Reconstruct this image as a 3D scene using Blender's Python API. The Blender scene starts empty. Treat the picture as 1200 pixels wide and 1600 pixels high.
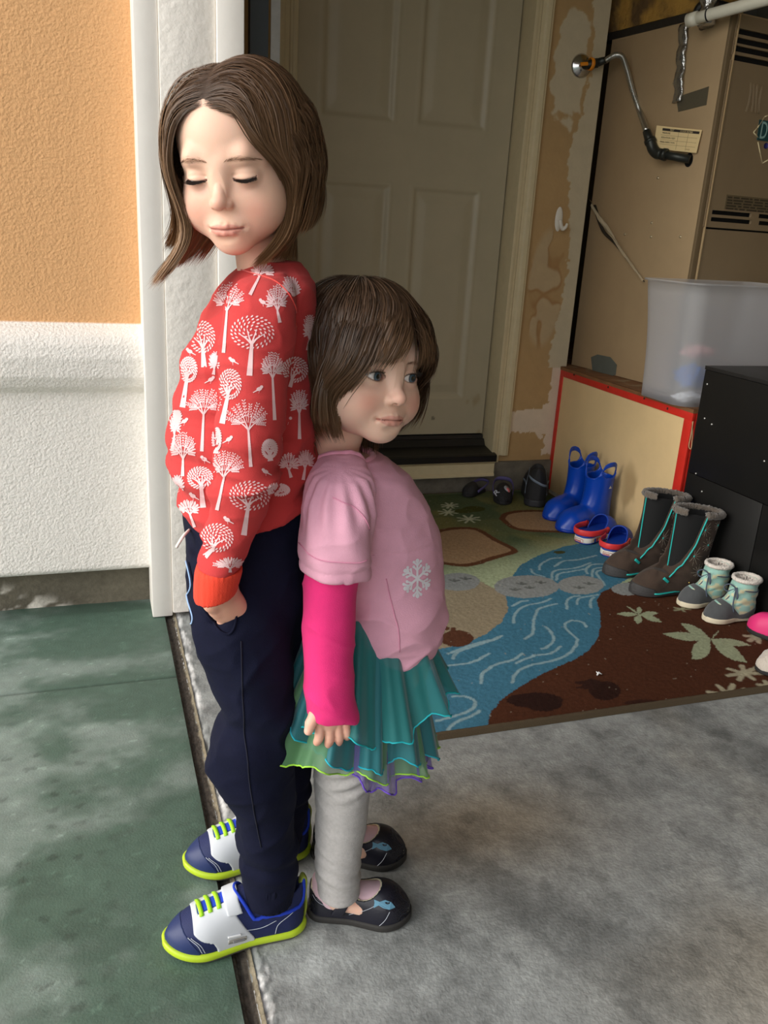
import bpy, bmesh, math, random
import numpy as np
from mathutils import Vector, Matrix, noise as mnoise
from mathutils.bvhtree import BVHTree

# ------------------------------------------------------------------ camera
SC = bpy.context.scene
CAMZ = 0.98
FPX = 1320.0                                   # focal length in pixels of the 1200x1600 frame
RIGHT = Vector((0.94717299, 0.04977094, -0.3168378))   # rows below: world x, y, z of (right, up, back)
CAM_R = Matrix(((0.94717299, 0.04977094, -0.3168378),
                (-0.315795, 0.31724076, -0.89422135),
                (0.05600763, 0.94703809, 0.3161993)))
cam = bpy.data.cameras.new('camera')
cam.sensor_fit = 'VERTICAL'; cam.sensor_height = 36.0; cam.sensor_width = 27.0
cam.lens = FPX * 36.0 / 1600.0
cam.clip_start = 0.02
camo = bpy.data.objects.new('camera', cam)
camo.matrix_world = Matrix.Translation((0, 0, CAMZ)) @ CAM_R.to_4x4()
SC.collection.objects.link(camo); SC.camera = camo

# ------------------------------------------------------------------ sky and exposure
w = bpy.data.worlds.new('sky'); SC.world = w; w.use_nodes = True
nt = w.node_tree; bg = nt.nodes['Background']
tc = nt.nodes.new('ShaderNodeTexCoord'); sep = nt.nodes.new('ShaderNodeSeparateXYZ')
rp = nt.nodes.new('ShaderNodeValToRGB')
nt.links.new(tc.outputs['Generated'], sep.inputs[0]); nt.links.new(sep.outputs['Z'], rp.inputs[0])
nt.links.new(rp.outputs[0], bg.inputs[0])
rp.color_ramp.elements[0].position = 0.0; rp.color_ramp.elements[0].color = (1.0, 0.975, 0.94, 1)
rp.color_ramp.elements[1].position = 0.8; rp.color_ramp.elements[1].color = (0.56, 0.62, 0.69, 1)
bg.inputs[1].default_value = 1.35
sun = bpy.data.lights.new('sun', 'SUN'); sun.energy = 2.0; sun.angle = math.radians(50); sun.color = (1.0, 0.95, 0.86)
suno = bpy.data.objects.new('sun', sun); SC.collection.objects.link(suno)
suno.rotation_euler = Vector((0.96, 0.10, -0.40)).to_track_quat('-Z', 'Y').to_euler()
SC.view_settings.view_transform = 'Standard'; SC.view_settings.look = 'None'
SC.view_settings.gamma = 1.0; SC.view_settings.use_curve_mapping = False
SC.view_settings.exposure = 0.68
if hasattr(SC, 'cycles'):
    SC.cycles.max_bounces = 10; SC.cycles.diffuse_bounces = 6

# ------------------------------------------------------------------ helpers
COL = SC.collection
PI = math.pi
def rad(a): return a * PI / 180
def at(px, py, X=None, Y=None, Z=None):
    """the point of the place that lies on a plane X=, Y= or Z= where the photograph shows pixel px, py"""
    d = CAM_R @ Vector(((px - 600) / FPX, -(py - 800) / FPX, -1.0))
    if X is not None: t = X / d.x
    elif Y is not None: t = Y / d.y
    else: t = (Z - CAMZ) / d.z
    return Vector((0, 0, CAMZ)) + d * t
def lin(c):
    out = []
    for v in c[:3]:
        v = v / 255.0
        out.append(v / 12.92 if v <= 0.04045 else ((v + 0.055) / 1.055) ** 2.4)
    return tuple(out)
MATS = {}
def mat(name, col=(200, 200, 200), rough=0.6, metal=0.0, var=0.0, vscale=20.0, bump=0.0, bscale=200.0, vcol=False,
        spec=0.5, sheen=0.0, alpha=1.0, trans=0.0, sss=0.0, wave=None, stretch=None, coat=0.0):
    if name in MATS: return MATS[name]
    m = bpy.data.materials.new(name); m.use_nodes = True; nt = m.node_tree; N = nt.nodes; L = nt.links
    b = N['Principled BSDF']; c = lin(col)
    b.inputs['Base Color'].default_value = (*c, 1); b.inputs['Roughness'].default_value = rough
    b.inputs['Metallic'].default_value = metal; b.inputs['Specular IOR Level'].default_value = spec
    b.inputs['Sheen Weight'].default_value = sheen; b.inputs['Alpha'].default_value = alpha
    b.inputs['Transmission Weight'].default_value = trans; b.inputs['Coat Weight'].default_value = coat
    if sss:
        b.inputs['Subsurface Weight'].default_value = sss; b.inputs['Subsurface Radius'].default_value = (1.0, 0.35, 0.2)
        b.inputs['Subsurface Scale'].default_value = 0.006
    tcn = N.new('ShaderNodeTexCoord'); src = tcn.outputs['Object']
    if stretch:
        mp = N.new('ShaderNodeMapping'); mp.inputs['Scale'].default_value = stretch; L.new(src, mp.inputs[0]); src = mp.outputs[0]
    last = None
    if vcol:
        a = N.new('ShaderNodeAttribute'); a.attribute_name = 'Col'; last = a.outputs['Color']
    if var:
        n = N.new('ShaderNodeTexNoise'); n.inputs['Scale'].default_value = vscale; n.inputs['Detail'].default_value = 6
        n.inputs['Roughness'].default_value = 0.65; L.new(src, n.inputs['Vector'])
        mr = N.new('ShaderNodeMapRange'); mr.inputs['From Min'].default_value = 0.3; mr.inputs['From Max'].default_value = 0.7
        mr.inputs['To Min'].default_value = 1 - var; mr.inputs['To Max'].default_value = 1 + var; L.new(n.outputs['Fac'], mr.inputs['Value'])
        mx = N.new('ShaderNodeVectorMath'); mx.operation = 'SCALE'
        if last: L.new(last, mx.inputs[0])
        else: mx.inputs[0].default_value = c
        L.new(mr.outputs['Result'], mx.inputs['Scale']); last = mx.outputs[0]
    if last: L.new(last, b.inputs['Base Color'])
    if bump:
        if wave:
            n = N.new('ShaderNodeTexWave'); n.inputs['Scale'].default_value = wave; n.bands_direction = 'DIAGONAL'; L.new(src, n.inputs['Vector'])
        else:
            n = N.new('ShaderNodeTexNoise'); n.inputs['Scale'].default_value = bscale; n.inputs['Detail'].default_value = 4; L.new(src, n.inputs['Vector'])
        bp = N.new('ShaderNodeBump'); bp.inputs['Strength'].default_value = 1.0; bp.inputs['Distance'].default_value = bump
        L.new(n.outputs['Fac'], bp.inputs['Height']); L.new(bp.outputs[0], b.inputs['Normal'])
    MATS[name] = m
    return m
def tag(o, label=None, cat=None, group=None, kind=None):
    if label: o['label'] = label
    if cat: o['category'] = cat
    if group: o['group'] = group
    if kind: o['kind'] = kind
    return o
def thing(name, label, cat, loc=(0, 0, 0), rz=0.0, group=None, kind=None):
    o = bpy.data.objects.new(name, None); o.empty_display_size = 0.05; COL.objects.link(o)
    o.location = loc; o.rotation_euler = (0, 0, rz)
    return tag(o, label, cat, group, kind)
def link(name, me, m, parent=None, smooth=True):
    if m is not None: me.materials.append(m)
    if smooth and len(me.polygons): me.polygons.foreach_set('use_smooth', np.ones(len(me.polygons), bool))
    o = bpy.data.objects.new(name, me); COL.objects.link(o)
    if parent is not None: o.parent = parent
    return o
def npmesh(V, F, C=None, name='m'):
    """mesh from numpy arrays; F is (n,3) or (n,4)"""
    me = bpy.data.meshes.new(name); V = np.asarray(V, np.float32); F = np.asarray(F, np.int32)
    me.vertices.add(len(V)); me.vertices.foreach_set('co', V.ravel())
    n, k = F.shape
    me.loops.add(n * k); me.loops.foreach_set('vertex_index', F.ravel())
    me.polygons.add(n); me.polygons.foreach_set('loop_start', np.arange(0, n * k, k, dtype=np.int32))
    me.polygons.foreach_set('loop_total', np.full(n, k, np.int32))
    me.update(calc_edges=True)
    if C is not None:
        a = me.color_attributes.new('Col', 'FLOAT_COLOR', 'POINT')
        c4 = np.ones((len(V), 4), np.float32); c4[:, :3] = C; a.data.foreach_set('color', c4.ravel())
    return me
def bmobj(name, bm, m, parent=None, smooth=False, bevel=0.0, seg=2):
    if bevel:
        bmesh.ops.bevel(bm, geom=[e for e in bm.edges if len(e.link_faces) == 2 and e.calc_face_angle(0) > 0.5], offset=bevel, segments=seg, affect='EDGES', profile=0.5)
    me = bpy.data.meshes.new(name); bm.to_mesh(me); bm.free()
    o = link(name, me, m, parent, False)
    if smooth or bevel:
        me.polygons.foreach_set('use_smooth', np.ones(len(me.polygons), bool)); me.set_sharp_from_angle(angle=rad(40)) if hasattr(me, 'set_sharp_from_angle') else None
    return o
def addbox(bm, lo, hi, M=None):
    r = bmesh.ops.create_cube(bm, size=1.0)['verts']
    for v in r:
        v.co = Vector([lo[i] + (v.co[i] + 0.5) * (hi[i] - lo[i]) for i in range(3)])
        if M is not None: v.co = M @ v.co
    return r
def box(name, lo, hi, m, parent=None, bevel=0.0, M=None):
    bm = bmesh.new(); addbox(bm, lo, hi, M); return bmobj(name, bm, m, parent, False, bevel)
def prism(name, pts, axis, a, b, m, parent=None, bevel=0.0, smooth=False):
    """2D outline extruded from a to b along an axis; outline given in the other two axes"""
    bm = bmesh.new(); vs = []
    for t in (a, b):
        vs.append([bm.verts.new({'x': (t, p[0], p[1]), 'y': (p[0], t, p[1]), 'z': (p[0], p[1], t)}[axis]) for p in pts])
    n = len(pts)
    for i in range(n): bm.faces.new((vs[0][i], vs[0][(i + 1) % n], vs[1][(i + 1) % n], vs[1][i]))
    bm.faces.new(vs[0][::-1]); bm.faces.new(vs[1]); bmesh.ops.recalc_face_normals(bm, faces=bm.faces)
    return bmobj(name, bm, m, parent, smooth, bevel)
def spline(P, n):
    """Catmull-Rom through the points P, n samples"""
    P = np.asarray(P, float); k = len(P)
    if k < 3: t = np.linspace(0, 1, n)[:, None]; return P[0] * (1 - t) + P[-1] * t
    Q = np.vstack([2 * P[0] - P[1], P, 2 * P[-1] - P[-2]])
    u = np.linspace(0, k - 1 - 1e-9, n); i = u.astype(int); t = (u - i)[:, None]
    a, b, c, d = Q[i], Q[i + 1], Q[i + 2], Q[i + 3]
    return 0.5 * (2 * b + (c - a) * t + (2 * a - 5 * b + 4 * c - d) * t * t + (3 * b - a - 3 * c + d) * t ** 3)
def tubegeo(P, R, k=8, flat=1.0, up=None, caps=True):
    P = np.asarray(P, float); n = len(P); R = np.broadcast_to(np.asarray(R, float), (n,))
    T = np.gradient(P, axis=0); T /= np.linalg.norm(T, axis=1)[:, None] + 1e-12
    u = np.array(up if up is not None else (0.0, 0, 1)); 
    if up is None and abs(T[0] @ u) > 0.9: u = np.array((1.0, 0, 0))
    V = []; ang = np.arange(k) * 2 * PI / k
    for i in range(n):
        if up is None: u = u - (u @ T[i]) * T[i]
        else: u = np.array(up, float) - (np.array(up, float) @ T[i]) * T[i]
        u = u / (np.linalg.norm(u) + 1e-12); s = np.cross(T[i], u)
        V.append(P[i] + R[i] * (np.cos(ang)[:, None] * s + flat * np.sin(ang)[:, None] * u))
    V = np.vstack(V); F = []
    for i in range(n - 1):
        for j in range(k):
            F.append((i * k + j, i * k + (j + 1) % k, (i + 1) * k + (j + 1) % k, (i + 1) * k + j))
    if caps:
        V = np.vstack([V, P[0], P[-1]]); a = n * k
        for j in range(k):
            F.append((a, (j + 1) % k, j, j)); F.append((a + 1, (n - 1) * k + j, (n - 1) * k + (j + 1) % k, (n - 1) * k + (j + 1) % k))
    return V, F
def polymesh(V, F, name='m'):
    me = bpy.data.meshes.new(name)
    me.from_pydata([tuple(v) for v in V], [], [tuple(dict.fromkeys(f)) for f in F]); me.update(); return me
def tube(name, P, R, m, parent=None, k=8, n=None, flat=1.0, up=None):
    if n: P = spline(P, n)
    if n and np.ndim(R): R = np.interp(np.linspace(0, 1, n), np.linspace(0, 1, len(R)), R)
    V, F = tubegeo(P, R, k, flat, up); return link(name, polymesh(V, F), m, parent)
def tubes(name, lst, m, parent=None, k=6, flat=1.0):
    VV, FF, o = [], [], 0
    for P, R in lst:
        V, F = tubegeo(P, R, k, flat); VV.append(V); FF += [tuple(i + o for i in f) for f in F]; o += len(V)
    return link(name, polymesh(np.vstack(VV), FF), m, parent)
def lathe(name, prof, m, parent=None, k=32, M=None):
    V = []; F = []
    for r, z in prof:
        for j in range(k):
            a = 2 * PI * j / k; V.append(Vector((r * math.cos(a), r * math.sin(a), z)))
    if M is not None: V = [M @ v for v in V]
    for i in range(len(prof) - 1):
        for j in range(k): F.append((i * k + j, i * k + (j + 1) % k, (i + 1) * k + (j + 1) % k, (i + 1) * k + j))
    return link(name, polymesh(V, F), m, parent)
# value noise
def vnoise(x, y, z=0.0, seed=0, oct=1):
    x, y, z = np.broadcast_arrays(np.asarray(x, np.float64), y, z)
    tot = 0; amp = 1.0; s = 0
    for o in range(oct):
        xi = np.floor(x).astype(np.int64); yi = np.floor(y).astype(np.int64); zi = np.floor(z).astype(np.int64)
        fx, fy, fz = x - xi, y - yi, z - zi
        fx = fx * fx * (3 - 2 * fx); fy = fy * fy * (3 - 2 * fy); fz = fz * fz * (3 - 2 * fz)
        r = 0
        for a in (0, 1):
            for b in (0, 1):
                for c in (0, 1):
                    h = ((xi + a) * 374761393 + (yi + b) * 668265263 + (zi + c) * 2147483647 + (seed + o * 17) * 1274126177) & 0xffffffff
                    h = ((h ^ (h >> 13)) * 1274126177) & 0xffffffff; h = h ^ (h >> 16)
                    r = r + (h / 4294967295.0) * (fx if a else 1 - fx) * (fy if b else 1 - fy) * (fz if c else 1 - fz)
        tot = tot + amp * r; s += amp; amp *= 0.5; x, y, z = x * 2, y * 2, z * 2
    return tot / s
def sst(a, b, x):
    t = np.clip((x - a) / (b - a), 0, 1); return t * t * (3 - 2 * t)
def mix3(A, B, t):
    return A * (1 - t[..., None]) + B * t[..., None]
def gridsurf(name, us, vs, fn, m, parent=None, hole=None, flip=False):
    """painted grid: fn(U, V) -> xyz (…,3), colour (…,3)"""
    U, Vv = np.meshgrid(us, vs, indexing='ij'); P, C = fn(U, Vv); nu, nv = U.shape
    I = np.arange(nu * nv).reshape(nu, nv)
    F = np.stack([I[:-1, :-1], I[1:, :-1], I[1:, 1:], I[:-1, 1:]], -1).reshape(-1, 4)
    if hole is not None:
        uc = (U[:-1, :-1] + U[1:, 1:]).ravel() / 2; vc = (Vv[:-1, :-1] + Vv[1:, 1:]).ravel() / 2; F = F[~hole(uc, vc)]
    if flip: F = F[:, ::-1]
    me = npmesh(P.reshape(-1, 3), F, None if C is None else C.reshape(-1, 3))
    return link(name, me, m, parent)
def steps(*seg):
    """(a,b,step),(b,c,step)… -> one increasing array"""
    out = []
    for a, b, s in seg: out.append(np.linspace(a, b, max(2, int(round((b - a) / s)) + 1))[:-1])
    return np.append(np.concatenate(out), seg[-1][1])
def text(name, s, size, M, m, parent=None, ext=0.0004, align='LEFT', sx=1.0):
    cu = bpy.data.curves.new(name, 'FONT'); cu.body = s; cu.size = size; cu.extrude = ext; cu.align_x = align; cu.resolution_u = 3
    o = bpy.data.objects.new('t', cu); COL.objects.link(o); dg = bpy.context.evaluated_depsgraph_get()
    me = bpy.data.meshes.new_from_object(o.evaluated_get(dg)); bpy.data.objects.remove(o)
    me.transform(Matrix.Diagonal((sx, 1, 1, 1))); me.transform(M); me.materials.clear()
    return link(name, me, m, parent, False)
def frame(o, xa, ya):
    xa = Vector(xa).normalized(); ya = Vector(ya); ya = (ya - xa * ya.dot(xa)).normalized(); za = xa.cross(ya)
    M = Matrix((xa, ya, za)).transposed().to_4x4(); M.translation = Vector(o); return M
def dup(root, loc=None, rz=None, label=None):
    def cp(o, par):
        c = o.copy(); COL.objects.link(c); c.parent = par
        for ch in [x for x in bpy.data.objects if x.parent == o]: cp(ch, c)
        return c
    r = cp(root, None)
    if loc is not None: r.location = loc
    if rz is not None: r.rotation_euler = (0, 0, rz)
    if label: r['label'] = label
    return r
# ------------------------------------------------------------------ the setting
WHITE = lin((226, 222, 212))
conc = mat('concrete_slab', vcol=True, rough=0.75, var=0.16, vscale=60, bump=0.0012, bscale=180)
drive = mat('green_concrete', vcol=True, rough=0.55, var=0.12, vscale=40, bump=0.0008, bscale=260)
def f_floor(U, V):
    P = np.stack([U, V, 0 * U], -1); g = vnoise(U * 26, V * 26, seed=3, oct=5); g2 = vnoise(U * 2.6, V * 2.6, seed=5, oct=5); g3 = vnoise(U * 130, V * 130, seed=6, oct=2)
    C = np.ones(U.shape + (3,)) * np.array(lin((152, 154, 152)))
    C *= (1 + 0.75 * (g - 0.5) + 0.45 * (g2 - 0.5) + 0.35 * (g3 - 0.5))[..., None]
    brown = sst(0.45, 0.75, vnoise(U * 3 + 4, V * 3, seed=9, oct=3)) * sst(0.5, 0.9, U) * 0.7 + 1.1 * np.exp(-((U - 0.62) ** 2 / 0.03 + (V - 1.10) ** 2 / 0.010))
    C = mix3(C, C * np.array((0.98, 0.80, 0.60)), np.clip(brown, 0, 1) * 0.8)
    s = sst(0.54, 0.72, vnoise(U * 4.5 + 9, V * 3.0 + U * 4, seed=12, oct=5)); C = mix3(C, C * 0.66, s)
    dk0 = sst(0.70, 0.76, vnoise(U * 17, V * 17, seed=14, oct=4)); C = mix3(C, C * 0.6, dk0 * 0.6)
    w_ = sst(0.58, 0.75, vnoise(U * 4 + 2, V * 4, seed=15, oct=5)) * sst(0.7, 0.2, U) ; C = mix3(C, C * 1.25, w_)
    # pale scrape marks
    ln = np.abs((V - 0.86) + 0.62 * (U - 0.9) + 0.06 * (vnoise(U * 8, V * 8, seed=4, oct=4) - 0.5))
    C = mix3(C, C * 1.45, sst(0.022, 0.0, ln) * sst(0.45, 0.7, vnoise(U * 9, V * 9, seed=8, oct=4)) * sst(0.55, 0.8, U))
    # worn white lip along the joint
    e = U - 0.166 - 0.034 * vnoise(V * 55, U * 55, seed=21, oct=5)
    chip = sst(0.004, -0.002, e) * sst(0.40, 0.52, vnoise(V * 14, U * 20, seed=31, oct=4)) * (0.5 + 0.5 * sst(0.35, 0.5, vnoise(V * 150, U * 150, seed=34, oct=2)))
    C = mix3(C, np.ones_like(C) * np.array(lin((214, 212, 210))), chip * 0.85)
    dk = sst(0.58, 0.63, vnoise(V * 60, U * 80, seed=33, oct=4)) * sst(0.05, 0.0, U - 0.166); C = mix3(C, C * 0.35, dk * 0.7)
    P[..., 2] = -0.006 * sst(0.012, 0.0, U - 0.163 - 0.01 * vnoise(V * 25, 0, seed=41, oct=3)) - 0.0015 * dk
    return P, C
fl = gridsurf('floor', steps((0.163, 0.25, 0.002), (0.25, 1.9, 0.005), (1.9, 6.2, 0.2)), steps((-3, 0.3, 0.2), (0.3, 1.4, 0.004), (1.4, 3.0, 0.012), (3.0, 3.8, 0.2)), f_floor, conc)
tag(fl, kind='structure')
def f_drive(U, V):
    P = np.stack([U, V, 0 * U], -1); g = vnoise(U * 5, V * 9, seed=51, oct=5)
    A = np.array(lin((134, 148, 140))); B = np.array(lin((82, 106, 92)))
    g1 = vnoise(U * 9, V * 11, seed=52, oct=5); g4 = vnoise(U * 40, V * 60, seed=53, oct=3)
    m = 0.55 * (g - 0.5) + 0.9 * (g1 - 0.5) + 0.25 * sst(-0.30, 0.10, U) + 0.10 * sst(1.4, 0.7, V) + 0.10 * (g4 - 0.5)
    C = mix3(np.ones(U.shape + (3,)) * A, np.ones(U.shape + (3,)) * B, sst(-0.12, 0.34, m)); C = mix3(C, C * 0.86, sst(0.12, 0.15, m) * 0.6); C *= (1 + 0.22 * (g4 - 0.5))[..., None]
    # damp droplets
    cell = 0.042; ci = np.floor(U / cell); cj = np.floor(V / cell)
    h1 = vnoise(ci + .5, cj + .5, seed=60); h2 = vnoise(ci * 7.3 + .5, cj * 3.1 + .5, seed=61); h3 = vnoise(ci * 2.7 + .5, cj * 5.9 + .5, seed=62)
    d = 1.35 * np.hypot((U / cell - ci - 0.3 - 0.4 * h2) * 1.0, (V / cell - cj - 0.3 - 0.4 * h3) * 1.5) + 0.5 * (vnoise(U * 160, V * 160, seed=63, oct=2) - 0.5)
    spots = sst(0.34, 0.24, d) * (h1 > 0.50) * sst(1.75, 1.45, V) * sst(0.02, -0.06, U)
    blot = sst(0.56, 0.60, vnoise(U * 17, V * 22, seed=66, oct=4)) * sst(1.7, 1.2, V)
    C = mix3(C, C * 0.60, np.clip(spots + 0.4 * blot, 0, 1) * 0.9)
    wt = sst(0.66, 0.74, vnoise(U * 14, V * 14, seed=70, oct=4)); C = mix3(C, C * 1.35, wt * 0.5)
    wf = (vnoise(U * 90, V * 160, seed=71, oct=1) > 0.93) * 1.0; C = mix3(C, C * 2.2, wf * 0.35)
    jn = np.abs(V - 1.735 + 0.0 * U); C = mix3(C, C * 0.45, sst(0.006, 0.001, jn) * 0.8)
    st = sst(0.02, 0.0, 2.12 - V - 0.01 * vnoise(U * 40, V, seed=77)); C = mix3(C, C * 0.5, st * 0.6)
    C = mix3(C, C * 0.75, sst(0.02, 0.0, 0.142 - U) * 0.7)
    P[..., 2] = -0.004 * sst(0.006, 0.0, jn)
    return P, C
dr = gridsurf('driveway', steps((-14, -0.9, 1.2), (-0.9, 0.142, 0.005)), steps((-10, 0.3, 0.8), (0.3, 2.2, 0.005), (2.2, 8, 1.0)), f_drive, drive)
tag(dr, kind='structure')
# joint between driveway and slab
jm = mat('joint_filler', vcol=True, rough=0.95, var=0.3, vscale=120, bump=0.002, bscale=250)
def f_joint(U, V):
    q = (U - 0.14) / 0.028
    z = -0.002 - 0.006 * np.sin(np.clip(q, 0, 1) * PI) ** 0.5 + 0.004 * (vnoise(U * 260, V * 200, seed=80, oct=4) - 0.5) - 0.004 * (np.abs(q - 0.35 - 0.2 * (vnoise(V * 12, 0, seed=83) - .5)) < 0.12)
    C = np.ones(U.shape + (3,)) * np.array(lin((74, 66, 58))) * (0.35 + 1.2 * vnoise(U * 260, V * 160, seed=81, oct=4))[..., None]
    C = mix3(C, np.ones_like(C) * np.array(lin((168, 156, 130))), sst(0.80, 0.95, q + 0.2 * (vnoise(V * 40, U, seed=82) - 0.5)) * 0.6)
    return np.stack([U, V, z], -1), C
jt = gridsurf('trim_1', steps((0.138, 0.17, 0.0016)), steps((-3, 0.3, 0.1), (0.3, 2.1, 0.003)), f_joint, jm); tag(jt, kind='structure')

# outer wall: orange stucco above a white moulded band, white stucco below
stucco = mat('stucco', vcol=True, rough=0.9, var=0.05, vscale=90, bump=0.0035, bscale=150)
zs = steps((0.10, 0.13, 0.005), (0.13, 0.57, 0.02), (0.57, 0.76, 0.004), (0.76, 3.4, 0.1))
def f_outer(U, V):
    prof_z = [0.0, 0.10, 0.108, 0.12, 0.572, 0.580, 0.590, 0.615, 0.66, 0.69, 0.708, 0.722, 0.734, 3.4]
    prof_y = [2.16, 2.155, 2.126, 2.118, 2.118, 2.108, 2.095, 2.080, 2.076, 2.082, 2.092, 2.110, 2.135, 2.135]
    y = np.interp(V, prof_z, prof_y); P = np.stack([U, y + 0.0015 * (vnoise(U * 60, V * 60, seed=90, oct=2) - 0.5), V], -1)
    C = np.ones(U.shape + (3,)) * np.array(lin((240, 234, 226)))
    C = mix3(C, np.ones_like(C) * np.array(lin((224, 172, 120))), (V > 0.7345).astype(float))
    return P, C
wo = gridsurf('wall_outside', steps((-3.0, -0.4, 0.2), (-0.4, 0.113, 0.01)), zs, f_outer, stucco, flip=False); tag(wo, kind='structure')
box('wall_outside_core', (-3.0, 2.15, 0.10), (0.16, 2.45, 3.4), mat('wall_core', (200, 190, 175), 0.9)); bpy.data.objects['wall_outside_core']['kind'] = 'structure'
footm = mat('footing_concrete', vcol=True, rough=0.9, var=0.2, vscale=60, bump=0.002, bscale=120)
def f_foot(U, V):
    C = np.ones(U.shape + (3,)) * np.array(lin((100, 94, 80))) * (0.7 + 0.6 * vnoise(U * 12, V * 12, seed=95, oct=4))[..., None]
    C = mix3(C, np.ones_like(C) * np.array(lin((220, 214, 202))), sst(0.5, 0.65, vnoise(U * 30, V * 50, seed=96, oct=4)) * sst(0.06, 0.0, V - 0.01 + (U + 0.2) * 0.4) * sst(-0.02, -0.12, U))
    return np.stack([U, 2.165 + 0.004 * vnoise(U * 20, V * 20, seed=97, oct=3), V], -1), C
tag(gridsurf('wall_footing', steps((-3, -0.4, 0.2), (-0.4, 0.13, 0.006)), steps((-0.01, 0.115, 0.006)), f_foot, footm), kind='structure')
# garage opening jamb: three white boards
wp = mat('white_paint', (242, 236, 228), 0.55, var=0.03, vscale=8, bump=0.0004, bscale=60)
wr = mat('rough_white_paint', (238, 231, 222), 0.6, var=0.03, vscale=15, bump=0.0028, bscale=48)
for i, (x0, x1, y0, z0, mm) in enumerate([(0.112, 0.162, 2.045, 0.002, wp), (0.1625, 0.281, 2.040, 0.012, wr), (0.2815, 0.340, 2.030, 0.012, wp)]):
    b = box('trim_%d' % (i + 2), (x0, y0, z0), (x1, 2.16, 3.0), mm, bevel=0.003); b['kind'] = 'structure'
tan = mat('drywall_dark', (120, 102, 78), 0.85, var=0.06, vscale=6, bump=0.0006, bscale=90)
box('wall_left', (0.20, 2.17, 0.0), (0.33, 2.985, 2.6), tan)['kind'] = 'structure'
# wall with the house door
wallm = mat('drywall', vcol=True, rough=0.85, var=0.05, vscale=25, bump=0.0008, bscale=70)
DX0, DX1, DZ1 = 0.66, 1.487, 2.25
def f_back(U, V):
    T = np.array(lin((178, 146, 100))); S = np.array(lin((196, 182, 152))); K = np.array(lin((214, 196, 172)))
    C = np.ones(U.shape + (3,)) * T * (0.92 + 0.16 * vnoise(U * 5, V * 5, seed=100, oct=3))[..., None]
    n = vnoise(U * 22, V * 22, seed=101, oct=4); n2 = vnoise(U * 55, V * 55, seed=102, oct=3)
    # spackled corner band, ragged on its left side
    edge = 1.722 + 0.034 * (n2 - 0.5) + 0.016 * np.sin(V * 9) - 0.02 * sst(1.45, 1.3, V) * sst(1.1, 1.3, V)
    C = mix3(C, np.ones_like(C) * S, sst(edge - 0.002, edge + 0.002, U) * (V > 0.5))
    # patch round the gas pipe
    pt = np.hypot((U - 1.655) / 0.075, (V - 1.555) / 0.20) + 0.7 * (n - 0.5)
    C = mix3(C, np.ones_like(C) * S * 1.0, sst(0.98, 0.88, pt))
    # blistered patches lower down
    bl = vnoise(U * 13 + 3, V * 9, seed=104, oct=2)
    inb = sst(1.0, 0.8, np.hypot((U - 1.655) / 0.085, (V - 0.80) / 0.24)); b = sst(0.50, 0.53, bl) * inb
    C = mix3(C, C * 0.5 + 0.5 * S, b * 0.8)
    rim = sst(0.03, 0.0, np.abs(bl - 0.5)) * inb; C = mix3(C, C * np.array((0.78, 0.62, 0.5)), rim * 0.7)
    # pale repaired foot of the corner
    ft = ((V > 0.22 + 0.06 * (n2 - .5)) & (V < 0.345 + 0.09 * (n - .5) + 0.04 * (n2 - .5)) & (V < 0.5)) | ((U > 1.725 + 0.03 * (n2 - .5)) & (V < 0.5) & (V > 0.135 + 0.02 * n2))
    ft = ft & ~((V < 0.225 + 0.09 * (n - 0.4) + 0.05 * (n2 - .5)) & (U < 1.71 + 0.05 * (n2 - .5))) & ~((V > 0.33 + .03 * (n - .5)) & (U < 1.70))
    C = mix3(C, np.ones_like(C) * K, ft.astype(float))
    y = 2.97 - 0.0015 * b - 0.001 * ft
    return np.stack([U, y, V], -1), C
hole = lambda u, v: (u > DX0 - 0.02) & (u < DX1 + 0.02) & (v < DZ1)
wb = gridsurf('wall_back', steps((0.33, 0.64, 0.05), (0.64, 1.507, 0.04), (1.507, 1.787, 0.0035)), steps((0.12, 1.9, 0.0045), (1.9, 2.6, 0.1)), f_back, wallm, hole=hole); tag(wb, kind='structure')
bmw = bmesh.new(); addbox(bmw, (1.51, 2.972, 0.12), (1.787, 3.09, 2.6)); addbox(bmw, (0.33, 2.972, 0.12), (0.638, 3.09, 2.6)); addbox(bmw, (0.62, 2.972, DZ1), (1.52, 3.09, 2.6))
bmobj('wall_back_core', bmw, mat('drywall_core', (190, 175, 150), 0.9))['kind'] = 'structure'
kb = mat('kerb_concrete', (112, 106, 94), 0.9, var=0.3, vscale=14, bump=0.003, bscale=60)
box('kerb_wall', (0.33, 2.955, -0.01), (1.80, 3.09, 0.122), kb, bevel=0.004)['kind'] = 'structure'
tag(box('door_leak_backing', (0.33, 3.092, 0.0), (1.70, 3.13, 2.6), mat('drywall_core')), kind='structure')  # unseen backing added to stop sky light leaking round the door
# alcove for the furnace
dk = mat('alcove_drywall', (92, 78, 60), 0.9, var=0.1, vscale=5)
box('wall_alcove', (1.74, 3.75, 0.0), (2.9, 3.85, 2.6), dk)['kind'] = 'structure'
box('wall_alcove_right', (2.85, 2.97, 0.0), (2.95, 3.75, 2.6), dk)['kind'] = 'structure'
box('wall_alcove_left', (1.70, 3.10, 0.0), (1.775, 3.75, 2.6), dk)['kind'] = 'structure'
gw = mat('garage_drywall', (178, 162, 132), 0.9, var=0.04, vscale=3)
box('wall_right', (6.2, -3.0, 0.0), (6.3, 3.9, 2.6), gw)['kind'] = 'structure'
box('wall_back_right', (2.95, 2.97, 0.0), (6.2, 3.07, 2.6), gw)['kind'] = 'structure'
box('wall_front', (0.0, -3.1, 0.0), (6.2, -3.0, 2.6), gw)['kind'] = 'structure'
box('ceiling', (0.0, -3.1, 2.6), (6.3, 3.9, 2.7), gw)['kind'] = 'structure'
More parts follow.
